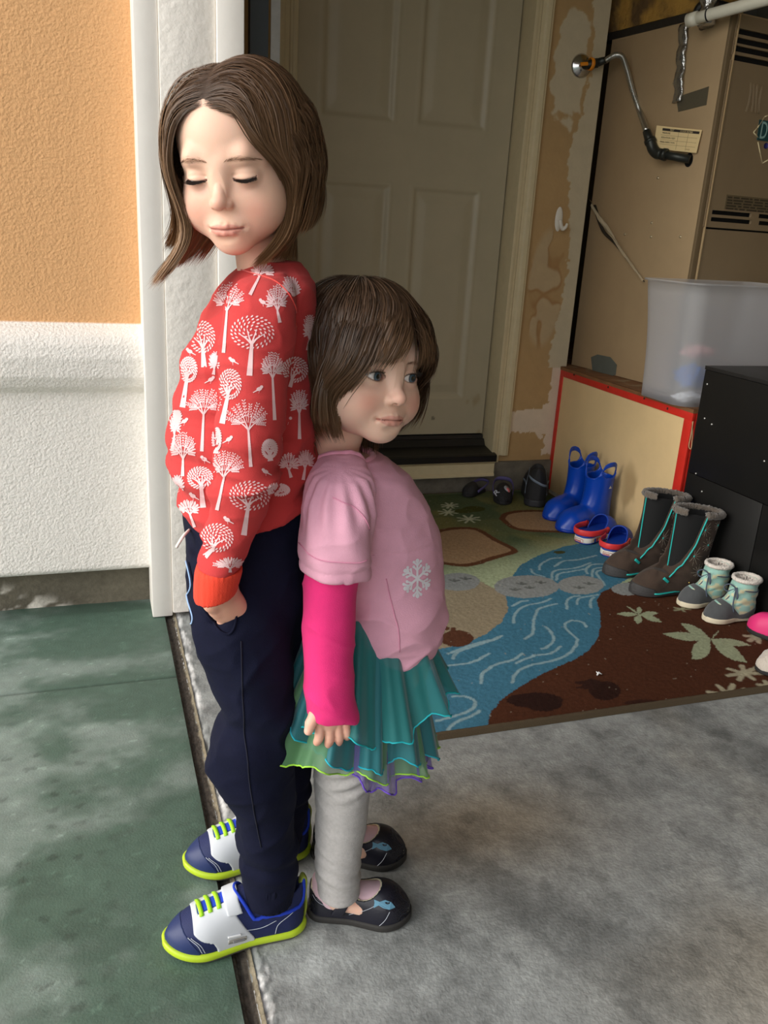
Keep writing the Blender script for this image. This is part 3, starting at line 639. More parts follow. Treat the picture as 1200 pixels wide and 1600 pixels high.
px_, pz_ = ff(1195, 228); lathe('badge_dot', [(0, 0.001), (0.009, 0.0006), (0.0095, -0.001)], mat('badge_blue', (40, 40, 110), 0.4), fu, 12, frame((px_, -0.004, pz_), (0, 0, 1), (1, 0, 0)))
# raised wave emblem and rating plate
wx_, wz_ = ff(1163, 175); wx2 = ff(1190, 175)[0]; dw = (wx2 - wx_) / 4
tubes('embossed_waves', [([(wx_ + i * dw + q * dw * 0.25 + dw * 0.35 * math.sin(t * 3 + i), -0.0036, wz_ + 0.085 * t) for t in np.linspace(0, 1, 8)], 0.0012) for i in range(4) for q in range(2)], fm2, fu, 4)
plm = mat('rating_plate', (106, 92, 66), 0.6); rx_, rz_ = ff(1134, 304); rz2 = ff(1134, 328)[1]
pl_ = box('rating_plate', (rx_, -0.0045, rz2 + 0.002), (0.56, -0.0032, rz_), plm, fu)
bm = bmesh.new(); rr = random.Random(3); rh = (rz_ - rz2) / 5.4
for r_ in range(5):
    x = rx_ + 0.006
    while x < 0.55:
        l = rr.uniform(0.012, 0.05); addbox(bm, (x, -0.0048, rz_ - 0.01 - r_ * rh), (x + l, -0.0044, rz_ - 0.005 - r_ * rh)); x += l + rr.uniform(0.004, 0.01)
bmobj('plate_print', bm, mat('plate_ink', (62, 52, 38), 0.7), pl_)
scm = mat('screw_dull', (176, 160, 130), 0.35, 0.6)
def fscrew(px, py, r=0.004):
    y, z = fside(px, py); lathe('screw', [(0, 0.003), (r * 0.7, 0.0026), (r, 0.001), (r * 1.3, 0.0005), (r * 1.35, -0.001)], scm, fu, 10, frame((0, y, z), (0, 0, 1), (0, 1, 0)))
for q in [(1028, 278), (1018, 348), (1017, 370), (1063, 370), (1052, 130), (1061, 56), (976, 366)]: fscrew(*q)
y, z = fside(1077, 246); prism('knockout_hole', [(y + 0.018 * math.cos(a), z - 0.008 + 0.022 * math.sin(a)) for a in np.linspace(0, 2 * PI, 20)[:-1]], 'x', -0.001, 0.002, mat('inside_black'), fu)
# foil tape patch and dark duct-seal patches
def fquad(name, pts, m, th=0.0012, par=None):
    P2 = [fside(*p) for p in pts]; return prism(name, P2, 'x', -th, 0.0004, m, par or fu)
foil = mat('foil', (190, 190, 188), 0.22, 0.95, bump=0.004, bscale=70)
fquad('foil_tape', [(1057, 152), (1108, 135), (1104, 164), (1060, 175)], mat('foil_dull', (132, 126, 108), 0.35, 0.7, bump=0.003, bscale=80))
ytop, ztop = fside(1071, 38); yb, zb = fside(1060, 160)
Pn = [((-0.006 - 0.004 * math.sin(t * 20)), ytop + (yb - ytop) * t, ztop + (zb - ztop) * t) for t in np.linspace(0, 1, 22)]
tube('foil_strip', Pn, [0.021 + 0.002 * math.sin(i * 2.1) for i in range(22)], foil, fu, 8, flat=0.3, up=(1, 0, 0))
gp = fquad('sealant_patch', [(924, 558), (934, 554), (954, 558), (964, 570), (962, 586), (944, 590), (926, 578)], mat('sealant_grey', (92, 96, 88), 0.6, var=0.1), 0.002)

# insulated plenum above the furnace, foil flex, white drain pipe, dark trim
pm = mat('fibreglass', vcol=True, rough=0.95, bump=0.01, bscale=40)
def f_ins(U, V):
    g = vnoise(U * 16, V * 16, seed=240, oct=4); C = mix3(np.ones(U.shape + (3,)) * np.array(lin((176, 134, 60))), np.ones(U.shape + (3,)) * np.array(lin((96, 72, 40))), sst(0.40, 0.66, g))
    x = 0.012 * (vnoise(U * 12, V * 12, seed=241, oct=3) - 0.5) - 0.01 * np.sin(np.clip((V - 1.16) / 0.6, 0, 1) * PI)
    return np.stack([x, U, V], -1), C
pl2 = thing('plenum', 'tan fibreglass insulated air plenum above the furnace at the alcove top', 'duct', FPOS, FRZ)
gridsurf('insulation', steps((0.155, 0.62, 0.012)), steps((FH + 0.03, 1.7, 0.012)), f_ins, pm, pl2)
gridsurf('insulation_face', steps((0.155, 0.62, 0.03)), steps((FH + 0.03, 1.7, 0.03)), lambda U, V: (np.stack([U - 0.155, 0.155 + 0 * U, V], -1), f_ins(U, V)[1]), pm, pl2)
box('dark_flange', (-0.004, 0.13, FH + 0.0045), (0.45, 0.62, FH + 0.028), mat('flange_dark', (38, 32, 26), 0.6, bump=0.003, bscale=40), pl2)
fl_ = thing('refrigerant_line', 'crumpled silver foil wrapped line rising in front of the plenum', 'pipe', (1.86, 2.52, 1.66))
Pn = [(0.0 + 0.004 * math.sin(t * 13), 0.01 * math.sin(t * 7), -0.02 + 0.5 * t) for t in np.linspace(0, 1, 30)]
tube('foil_sleeve', Pn, [0.026 + 0.005 * math.sin(i * 1.7) + 0.003 * math.sin(i * 3.9) for i in range(30)], foil, fl_, 12)
tube('foil_edge', [(p[0] + 0.03, p[1] + 0.03, p[2]) for p in Pn], [0.026 + 0.006 * math.sin(i * 2.3) for i in range(30)], mat('foil_brown', (110, 92, 80), 0.3, 0.6, bump=0.006, bscale=50), fl_, 10)
pvc = mat('pvc_white', (226, 222, 204), 0.3, var=0.03, vscale=20)
pp = thing('drain_pipe', 'white plastic drain pipe crossing the top of the furnace', 'pipe', (1.90, 2.45, 1.70))
A_ = at(1090, 28, Y=2.50); B_ = at(1202, -2, Y=2.30)
tube('pipe', [A_ - pp.location, B_ - pp.location, (B_ + (B_ - A_) * 1.2) - pp.location], 0.017, pvc, pp, 20, n=12)
tube('elbow', [A_ - pp.location + Vector((-0.012, 0.03, -0.004)), A_ - pp.location], 0.020, pvc, pp, 20)
u_ = (B_ - A_).normalized(); tube('black_band', [A_ - pp.location + u_ * 0.032, A_ - pp.location + u_ * 0.036], 0.0185, mat('rubber_black', (18, 18, 18), 0.5), pp, 20)
box('control_box', (2.02, 2.49, 1.676), (2.45, 2.555, 2.1), mat('box_dark', (46, 46, 42), 0.5)); tag(bpy.data.objects['control_box'], 'dark metal box in the top right corner behind the white pipe', 'box')
bx_ = tube('black_hose', [at(1085, 30, Y=2.60), at(1095, 10, Y=2.58), at(1115, 6, Y=2.56), at(1150, 16, Y=2.54)], 0.014, mat('rubber_black'), n=16); tag(bx_, 'thick black rubber hose curving behind the white drain pipe', 'hose')

# ------------------------------------------------------------------ gas line
gl_ = thing('gas_line', 'flexible steel gas line with an orange valve running from the wall to the furnace', 'gas line', at(908, 103, Y=2.97))
O = Vector(gl_.location)
def Q(px, py, Y): return at(px, py, Y=Y) - O
chrome = mat('chrome', (200, 200, 200), 0.18, 1.0)
lathe('wall_flange', [(0.0, 0.016), (0.015, 0.016), (0.020, 0.012), (0.034, 0.006), (0.040, 0.001), (0.040, -0.001)], chrome, gl_, 32, frame((0, 0, 0), (1, 0, 0), (0, 0, 1)))
iron = mat('black_iron', (58, 60, 56), 0.42, 0.6, var=0.1, vscale=60)
s0 = Q(916, 102, 2.95); s1 = Q(934, 98, 2.93); s2 = Q(942, 95, 2.92)
tube('stub_pipe', [(0, 0, 0), s0 + Vector((0, 0.0, 0)), s1], [0.014, 0.014, 0.016], iron, gl_, 16)
lathe('valve_collar', [(0.018, -0.006), (0.021, -0.005), (0.021, 0.006), (0.017, 0.009), (0, 0.009)], mat('orange_plastic', (226, 138, 24), 0.45), gl_, 20, frame(Q(923, 100, 2.938), (0, 0, 1), (0, -0.9, 0.3)) )
Mv = frame(Q(912, 100, 2.925), (1, -0.2, 0.15), (0, 0.3, 1)); bm = bmesh.new(); addbox(bm, (-0.012, -0.006, -0.003), (0.016, 0.006, 0.003), Mv); bmobj('valve_handle', bm, mat('orange_plastic'), gl_, bevel=0.002)
tube('flare_nut', [s1, s2, Q(950, 93, 2.91)], [0.015, 0.013, 0.011], iron, gl_, 6)
path = [Q(946, 95, 2.91), Q(955, 89, 2.90), Q(964, 86, 2.88), Q(973, 90, 2.86), Q(980, 110, 2.86), Q(988, 140, 2.84), Q(1000, 175, 2.80), FI @ fplane(1010, 204, 0, -0.075) - O]
n_ = 420; Pp = spline(path, n_); tube('braided_hose', Pp, [0.0090 + 0.0011 * (1 if (i // 2) % 2 else -1) for i in range(n_)], mat('steel_hose', (200, 200, 194), 0.28, 0.95), gl_, 12)
S = lambda px, py, off: FI @ fplane(px, py, 0, -off) - O
e0, e1, e2, e3, e4 = S(1010, 204, .075), S(1014, 216, .07), S(1020, 232, .062), S(1034, 241, .055), S(1078, 249, .012)
tube('hose_nut', [e0, e1, S(1016, 221, .068)], [0.013, 0.015, 0.014], iron, gl_, 6)
tube('elbow_fitting', [S(1016, 220, .069), e2, S(1026, 239, .058), e3], [0.017, 0.018, 0.018, 0.017], iron, gl_, 20, n=20)
tube('elbow_rim', [S(1015, 218, .069), S(1017, 223, .067)], 0.0195, iron, gl_, 20); tube('elbow_rim', [S(1036, 241, .054), S(1041, 242, .050)], 0.0195, iron, gl_, 20)
tube('iron_pipe', [e3, e3.lerp(e4, 0.5), e4], 0.0135, iron, gl_, 16)
# paper tag stuck on the gas pipe
kt = thing('inspection_tag', 'cream paper inspection tag with a printed table hanging on the gas pipe', 'tag', FI @ fplane(1060, 222, 0, -0.03))
C0, C1, C2 = FI @ fplane(1026, 196, 0, -0.050), FI @ fplane(1097, 203, 0, -0.008), FI @ fplane(1088, 239, 0, -0.012); C3 = FI @ fplane(1021, 232, 0, -0.052)
OX = Vector(kt.location)
def tg(u, v, off=0.0):
    p = C0.lerp(C1, u).lerp(C3.lerp(C2, u), v); nrm = (C1 - C0).cross(C3 - C0).normalized(); nrm = nrm if nrm.dot(Vector((0, 0, CAMZ)) - p) > 0 else -nrm
    return p - OX + nrm * (off + 0.008 * math.sin(u * PI) * -0.6)
V = [tg(u, v) for v in np.linspace(0, 1, 7) for u in np.linspace(0, 1, 13)]; F = [(j * 13 + i, j * 13 + i + 1, (j + 1) * 13 + i + 1, (j + 1) * 13 + i) for j in range(6) for i in range(12)]
link('card', polymesh(V, F), mat('card_cream', (232, 206, 152), 0.7), kt)
def strip(name, u0, v0, u1, v1, m, off=0.0006, n=6):
    V = [tg(u, v, off) for v in (v0, v1) for u in np.linspace(u0, u1, n)]; F = [(i, i + 1, n + i + 1, n + i) for i in range(n - 1)]
    return link(name, polymesh(V, F), m, kt, False)
ink = mat('ink_dark', (48, 38, 28), 0.7); ink2 = mat('ink_brown', (150, 122, 84), 0.7)
strip('printed_bar', 0.14, 0.08, 0.96, 0.19, ink)
for v in (0.37, 0.57, 0.76): strip('ruled_line', 0.12, v, 0.94, v + 0.012, ink2, 0.0005)
for u in (0.50, 0.72): strip('ruled_line', u, 0.19, u + 0.006, 0.95, ink2, 0.0005)
def ttx(s, u, v, size, m):
    o_ = tg(u, v, 0.0016); text('printed_word', s, size, frame(o_, tg(u + 0.1, v, 0.0016) - o_, tg(u, v - 0.1, 0.0016) - o_), m, kt, 0.00005)
for s, u, v, z_, m_ in [('TEST', 0.30, 0.165, 0.0075, mat('card_cream')), ('CLOCK NUMBER', 0.53, 0.172, 0.0066, mat('card_cream')), ('PRESSURE', 0.15, 0.31, 0.0068, ink), ('ISOLATION TEST', 0.14, 0.51, 0.0068, ink), ('FINAL INSPECTION', 0.13, 0.70, 0.0062, ink), ('DATE', 0.74, 0.92, 0.006, ink2)]: ttx(s, u, v, z_, m_)
# white adhesive hook
hk = thing('wall_hook', 'small white plastic adhesive hook on the tan wall right of the door', 'hook', at(872, 345, Y=2.968))
wpl = mat('hook_white', (226, 220, 206), 0.35)
bm = bmesh.new(); bmesh.ops.create_uvsphere(bm, u_segments=20, v_segments=12, radius=1.0)
for v in bm.verts: v.co = Vector((v.co.x * 0.016, v.co.y * 0.006 - 0.004, v.co.z * 0.044 + 0.006))
bmobj('base', bm, wpl, hk, True)
tube('hook', [(0.004, -0.008, 0.002), (0.006, -0.014, -0.014), (0.008, -0.026, -0.028), (0.016, -0.034, -0.020), (0.020, -0.034, -0.008)], [0.008, 0.008, 0.0075, 0.006, 0.004], wpl, hk, 12, n=20)
# clear plastic sheeting draped down the furnace side
sh = [(928, 316), (940, 340), (958, 364), (975, 388), (992, 414), (1010, 440)]
bm = bmesh.new(); inv = FI; ring = []
for i, (px, py) in enumerate(sh):
    y, z = fside(px, py); w_ = [0.030, 0.045, 0.040, 0.032, 0.022, 0.010][i]
    row = []
    for j in range(7):
        t = j / 6 - 0.5; row.append(bm.verts.new(inv @ Vector((-0.006 - 0.012 * math.cos(j * 2.6 + i) ** 2 - 0.004, y + t * w_ * 0.7, z + t * w_))))
    ring.append(row)
for a_, b_ in zip(ring[:-1], ring[1:]):
    for j in range(6): bm.faces.new((a_[j], a_[j + 1], b_[j + 1], b_[j]))
bmesh.ops.subdivide_edges(bm, edges=bm.edges, cuts=2, smooth=0.8, use_grid_fill=True)
o = bmobj('plastic_sheet', bm, mat('sheet_plastic', (206, 190, 160), 0.18, trans=0.35, spec=0.7, bump=0.003, bscale=60), None, True); tag(o, 'narrow strip of crinkled clear plastic hanging down the furnace side to the bin', 'plastic sheet')
dkc = tube('black_cable', [FI @ Vector((-0.004, *fside(930, 322))), FI @ Vector((-0.012, *fside(946, 360))), FI @ Vector((-0.010, *fside(966, 382))), FI @ Vector((-0.006, *fside(985, 410))), FI @ Vector((-0.004, *fside(1008, 440)))], [0.007, 0.006, 0.005, 0.003, 0.002], mat('cable_dark', (40, 34, 26), 0.5), n=24); tag(dkc, 'dark cable running down the furnace side beside the clear sheet', 'cable')
# ------------------------------------------------------------------ sculpting on a grid (signed fields -> smooth mesh)
class Vol:
    def __init__(s, lo, hi, h):
        s.lo = np.array(lo, float); s.h = h; s.n = (np.ceil((np.array(hi) - s.lo) / h)).astype(int) + 1
        ax = [s.lo[i] + h * np.arange(s.n[i]) for i in range(3)]; s.ax = ax
        s.F = np.full(s.n, 1.0, np.float32)
    def sl(s, lo, hi):
        r = []
        for i in range(3):
            a = int(np.clip(math.floor((lo[i] - s.lo[i]) / s.h), 0, s.n[i] - 1)); b = int(np.clip(math.ceil((hi[i] - s.lo[i]) / s.h) + 1, a + 1, s.n[i])); r.append(slice(a, b))
        return tuple(r)
    def xyz(s, sl):
        return (s.ax[0][sl[0]][:, None, None], s.ax[1][sl[1]][None, :, None], s.ax[2][sl[2]][None, None, :])
    def op(s, fn, lo, hi, k=0.0, mode='add', m=0.0):
        lo = np.array(lo, float) - m; hi = np.array(hi, float) + m
        sl = s.sl(lo, hi); x, y, z = s.xyz(sl); d = np.broadcast_to(fn(x, y, z), s.F[sl].shape).astype(np.float32); a = s.F[sl]
        if mode == 'add':
            r = np.minimum(a, d) - (np.maximum(k - np.abs(a - d), 0) ** 2 / (4 * k) if k > 0 else 0)
        elif mode == 'cut':
            d = -d; r = np.maximum(a, d) + (np.maximum(k - np.abs(a - d), 0) ** 2 / (4 * k) if k > 0 else 0)
        elif mode == 'and':
            r = np.maximum(a, d) + (np.maximum(k - np.abs(a - d), 0) ** 2 / (4 * k) if k > 0 else 0)
        elif mode == 'off': r = a + d
        s.F[sl] = r
        return s
    def cap(s, a, b, ra, rb, k=0.0, mode='add', sq=None):
        """tapered capsule; sq = scale of the offset along an axis (flattening)"""
        a = np.array(a, float); b = np.array(b, float); ab = b - a; L2 = ab @ ab + 1e-12; sqv = np.ones(3) if sq is None else np.array(sq, float)
        m = (max(ra, rb)) * max(1, sqv.max()) + max(k, 0) + 3 * s.h
        def fn(x, y, z):
            px, py, pz = x - a[0], y - a[1], z - a[2]
            t = np.clip((px * ab[0] + py * ab[1] + pz * ab[2]) / L2, 0, 1)
            dx, dy, dz = (px - t * ab[0]) / sqv[0], (py - t * ab[1]) / sqv[1], (pz - t * ab[2]) / sqv[2]
            return (np.sqrt(dx * dx + dy * dy + dz * dz) - (ra + (rb - ra) * t)) * min(1, sqv.min())
        return s.op(fn, np.minimum(a, b), np.maximum(a, b), k, mode, m)
    def chain(s, P, R, k=0.0, sq=None, n=None):
        if n:
            R = np.interp(np.linspace(0, 1, n), np.linspace(0, 1, len(R)), R); P = spline(P, n)
        for i in range(len(P) - 1): s.cap(P[i], P[i + 1], R[i], R[i + 1], k if i == 0 else (k if n is None else s.h), 'add', sq)
        return s
    def ell(s, c, r, k=0.0, mode='add', R=None):
        c = np.array(c, float); r = np.array(r, float); m = k + 3 * s.h; rm = r if R is None else np.full(3, r.max())
        if mode == 'cut': m = k + 3 * s.h
        def fn(x, y, z):
            px, py, pz = x - c[0], y - c[1], z - c[2]
            if R is not None:
                Rt = np.array(R).T if not isinstance(R, Matrix) else np.array(R.to_3x3().transposed())
                px, py, pz = (Rt[i, 0] * px + Rt[i, 1] * py + Rt[i, 2] * pz for i in range(3))
            k0 = np.sqrt((px / r[0]) ** 2 + (py / r[1]) ** 2 + (pz / r[2]) ** 2); k1 = np.sqrt((px / r[0] ** 2) ** 2 + (py / r[1] ** 2) ** 2 + (pz / r[2] ** 2) ** 2)
            return k0 * (k0 - 1) / np.maximum(k1, 1e-9)
        return s.op(fn, c - rm, c + rm, k, mode, m)
    def all(s, fn, mode='off', k=0.0):
        return s.op(fn, s.lo, s.lo + s.h * s.n, k, mode)
    def mesh(s, M=None, smooth=0, zflip=False):
        F = s.F.copy(); F[[0, -1]] = np.maximum(F[[0, -1]], 1e-3); F[:, [0, -1]] = np.maximum(F[:, [0, -1]], 1e-3); F[:, :, [0, -1]] = np.maximum(F[:, :, [0, -1]], 1e-3)
        S = F < 0; c = np.zeros(np.array(F.shape) - 1, np.int8)
        cs = [(i, j, k) for i in (0, 1) for j in (0, 1) for k in (0, 1)]
        nx, ny, nz = F.shape
        for i, j, k in cs: c += S[i:nx - 1 + i, j:ny - 1 + j, k:nz - 1 + k]
        I = np.argwhere((c > 0) & (c < 8)); idx = np.full(c.shape, -1, np.int32); idx[tuple(I.T)] = np.arange(len(I))
        val = np.stack([F[I[:, 0] + i, I[:, 1] + j, I[:, 2] + k] for i, j, k in cs], 1); pos = np.zeros((len(I), 3)); cnt = np.zeros(len(I))
        for a in range(8):
            for b in range(a + 1, 8):
                d = np.array(cs[b]) - np.array(cs[a])
                if np.abs(d).sum() != 1: continue
                m = (val[:, a] < 0) != (val[:, b] < 0); t = val[m, a] / (val[m, a] - val[m, b])
                pos[m] += np.array(cs[a]) + t[:, None] * d; cnt[m] += 1
        P = (I + pos / cnt[:, None])
        Q = []
        for ax in range(3):
            o1, o2 = [(1, 2), (2, 0), (0, 1)][ax]
            sh = [slice(None)] * 3; s1 = list(sh); s1[ax] = slice(0, -1); s2 = list(sh); s2[ax] = slice(1, None)
            A = S[tuple(s1)]; B = S[tuple(s2)]; E = np.argwhere(A != B); E = E[(E[:, o1] > 0) & (E[:, o2] > 0)]
            if not len(E): continue
            ins = A[tuple(E.T)]
            def ci(d1, d2):
                q = E.copy(); q[:, o1] -= d1; q[:, o2] -= d2; return idx[tuple(q.T)]
            q = np.stack([ci(1, 1), ci(0, 1), ci(0, 0), ci(1, 0)], 1); q[~ins] = q[~ins][:, ::-1]; Q.append(q)
        Q = np.vstack(Q)
        if smooth:
            e = np.vstack([Q[:, [0, 1]], Q[:, [1, 2]], Q[:, [2, 3]], Q[:, [3, 0]]]); n = len(P)
            for it in range(smooth):
                for lam in (0.5, -0.52):
                    acc = np.zeros_like(P); ct = np.bincount(e[:, 0], minlength=n) + np.bincount(e[:, 1], minlength=n)
                    for ax in range(3): acc[:, ax] = np.bincount(e[:, 0], P[e[:, 1], ax], n) + np.bincount(e[:, 1], P[e[:, 0], ax], n)
                    P = P + lam * (acc / np.maximum(ct, 1)[:, None] - P)
        P = s.lo + P * s.h
        if M is not None: M = np.array(M); P = P @ M[:3, :3].T + M[:3, 3]
        return P, Q
def volobj(name, v, m, parent=None, col=None, M=None, smooth=1, local=False):
    P, Q = v.mesh(None, smooth); C = col(P) if col is not None else None
    if M is not None: Mn = np.array(M); P = P @ Mn[:3, :3].T + Mn[:3, 3]
    return link(name, npmesh(P, Q, C), m, parent)
def lerp(a, b, t): return a + (b - a) * t
def bvh_of(o, M=None):
    me = o.data; vs = [v.co.copy() for v in me.vertices]; 
    if M is not None: vs = [M @ v for v in vs]
    return BVHTree.FromPolygons(vs, [tuple(p.vertices) for p in me.polygons])

def wrinkle(o, fn):
    """push the vertices of a cloth mesh along their normals"""
    me = o.data; n = len(me.vertices); co = np.empty(n * 3, np.float32); no = np.empty(n * 3, np.float32); me.vertices.foreach_get('co', co); me.vertex_normals.foreach_get('vector', no)
    co = co.reshape(-1, 3).astype(float); no = no.reshape(-1, 3); co = co + no * fn(*co.T)[:, None]; me.vertices.foreach_set('co', co.astype(np.float32).ravel()); me.update(); return o
def ridge(x, y, z, seed): return (1 - np.abs(2 * vnoise(x, y, z, seed=seed) - 1)) ** 3
# ------------------------------------------------------------------ footwear standing on the rug (local x = toe, y = width, z = up; heel at x 0)
def place(root, heel, toe, L, z=0.0105):
    a = at(*heel, Z=z); b = at(*toe, Z=z); root.location = a; root.rotation_euler = (0, 0, math.atan2(b.y - a.y, b.x - a.x)); return root
def place2(root, x, y, deg, z=0.0115): root.location = (x, y, z); root.rotation_euler = (0, 0, rad(deg)); return root
_T = np.array([0, 0.06, 0.18, 0.42, 0.70, 0.86, 0.95, 1.0])
def sip(t, xs, ys):
    """smooth interpolation"""
    g = np.linspace(0, 1, 161); b = np.interp(g, xs, ys); kk = np.exp(-0.5 * (np.arange(-14, 15) / 5.0) ** 2); kk /= kk.sum(); e = np.pad(b, 14, mode='reflect', reflect_type='odd'); return np.interp(t, g, np.convolve(e, kk, 'valid'))
def halfw(t, waist):
    b = sip(t, _T, [0.74, 0.74, 0.76, 0.80 - waist * 0.6, 1.0, 0.98, 0.95, 0.92]); rt = np.sqrt(1 - np.clip((t - 0.72) / 0.28, 0, 1) ** 2 * 0.97); rh = np.sqrt(1 - np.clip((0.14 - t) / 0.14, 0, 1) ** 2 * 0.9); return b * rt * rh, rt
def solevol(L, W, z0, z1, h=0.002, rise=0.0, waist=0.12, r=0.005, side=0):
    """foot-shaped slab"""
    v = Vol((-0.012, -W / 2 - 0.012, z0 - 0.006), (L + 0.012, W / 2 + 0.012, z1 + rise + 0.012), h)
    def fn(x, y, z):
        d = soled(x, y, L, W, waist, side); lift = rise * np.clip((x / L - 0.7) / 0.3, 0, 1) ** 2
        zz = z - lift; q = np.maximum(zz - z1, z0 - zz); a = np.maximum(d + r, 0); b = np.maximum(q + r, 0)
        return np.sqrt(a * a + b * b) - r + np.minimum(np.maximum(d, q), -0.0) * 0.5 * ((d + r < 0) & (q + r < 0))
    v.F[:] = np.broadcast_to(fn(*v.xyz(v.sl(v.lo, v.lo + v.h * v.n))), v.F.shape); return v
def soled(x, y, L, W, waist=0.12, side=0):
    """approximate signed distance to a shoe sole outline"""
    t = np.clip(x / L, 0, 1)
    hw = W / 2 * halfw(t, waist)[0]
    cy = side * W * 0.06 * np.sin(t * PI)
    d = np.abs(y - cy) - hw; ex = np.maximum(-x, x - L)
    return np.where(ex > 0, np.hypot(ex, np.maximum(d, 0)), np.maximum(d * 0.8, ex))
def toebox(x, y, z, L, W, hts, z0=0.0, p=2.3, waist=0.12, grow=0.0, side=0):
    """upper as a stack of rounded cross-sections; hts: heights at t = 0..1"""
    t = np.clip(x / L, 0, 1); hw_, rt_ = halfw(t, waist); hw = W / 2 * hw_ + grow
    H = sip(t, np.linspace(0, 1, len(hts)), hts) * (0.45 + 0.55 * rt_) + grow; cy = side * W * 0.06 * np.sin(t * PI)
    zz = np.maximum(z - z0, 0); f = ((np.abs((y - cy) / hw)) ** p + (zz / H) ** p) ** (1 / p) - 1
    d = f * np.minimum(hw, H) * 0.75; d = np.maximum(d, np.maximum(-x, x - L) - grow); return np.maximum(d, z0 - z)

rubber_blue = mat('rubber_blue', (6, 66, 176), 0.32, var=0.05, vscale=15, spec=0.45, sss=0.0)
def rain_boot(lab):
    t = thing('rain_boot', lab, 'rain boot', group='blue rain boots')
    v = Vol((-0.05, -0.062, -0.004), (0.165, 0.062, 0.29), 0.0022)
    v.op(lambda x, y, z: toebox(x + 0.035, y, z, 0.19, 0.088, [0.05, 0.07, 0.075, 0.07, 0.068, 0.062, 0.036], 0.0), v.lo, v.lo + v.h * v.n)
    v.cap((0.0, 0, 0.03), (0.0, 0, 0.30), 0.039, 0.051, 0.03, sq=(1.05, 0.92, 1))
    v.cap((0.075, 0, 0.032), (0.10, 0, 0.03), 0.037, 0.034, 0.02, sq=(1, 1.05, 1))
    v.all(lambda x, y, z: -0.0012 * np.exp(-((z - 0.012) / 0.004) ** 2) - 0.0018 * np.exp(-((z - 0.176 - 0.6 * y * y / 0.04) / 0.004) ** 2))
    # rim with a raised loop on each side
    rim = lambda x, y, z: z - (0.178 + 0.062 * np.clip(np.abs(y) / 0.034, 0, 1) ** 3 * np.sqrt(np.clip(1 - (x / 0.044) ** 2, 0, 1)))
    v.all(rim, 'and', 0.003)
    v.cap((0.0, 0, 0.035), (0.0, 0, 0.33), 0.035, 0.0465, 0.0, 'cut', sq=(1.05, 0.92, 1))
    v.all(lambda x, y, z: -np.maximum(np.hypot(x / 1.25, (z - 0.200) / 0.95) - 0.0235, -(z - 0.183)) * 1.0, 'and', 0.002)
    v.all(lambda x, y, z: -z, 'and')
    volobj('boot_shell', v, rubber_blue, t, smooth=2)
    s_ = solevol(0.192, 0.092, 0.0, 0.010); volobj('sole', s_, mat('rubber_blue_dark', (8, 44, 150), 0.4), t, M=Matrix.Translation((-0.036, 0, 0)))
    lathe('pull_hole_rim', [(0.0, 0.001), (0.006, 0.0008), (0.007, 0)], mat('badge_cream', (205, 205, 190), 0.5), t, 3, frame((0.002, 0.0462, 0.150), (0, 0, 1), (-1, 0, 0)))
    return t
place2(rain_boot('blue rubber rain boot, nearer one of the pair, in front of the tan platform side'), 1.690, 2.490, 196).scale = (1.14, 1.18, 1.02)
place2(rain_boot('blue rubber rain boot, farther one of the pair, touching the black slipper'), 1.700, 2.630, 203).scale = (1.14, 1.12, 1.02)

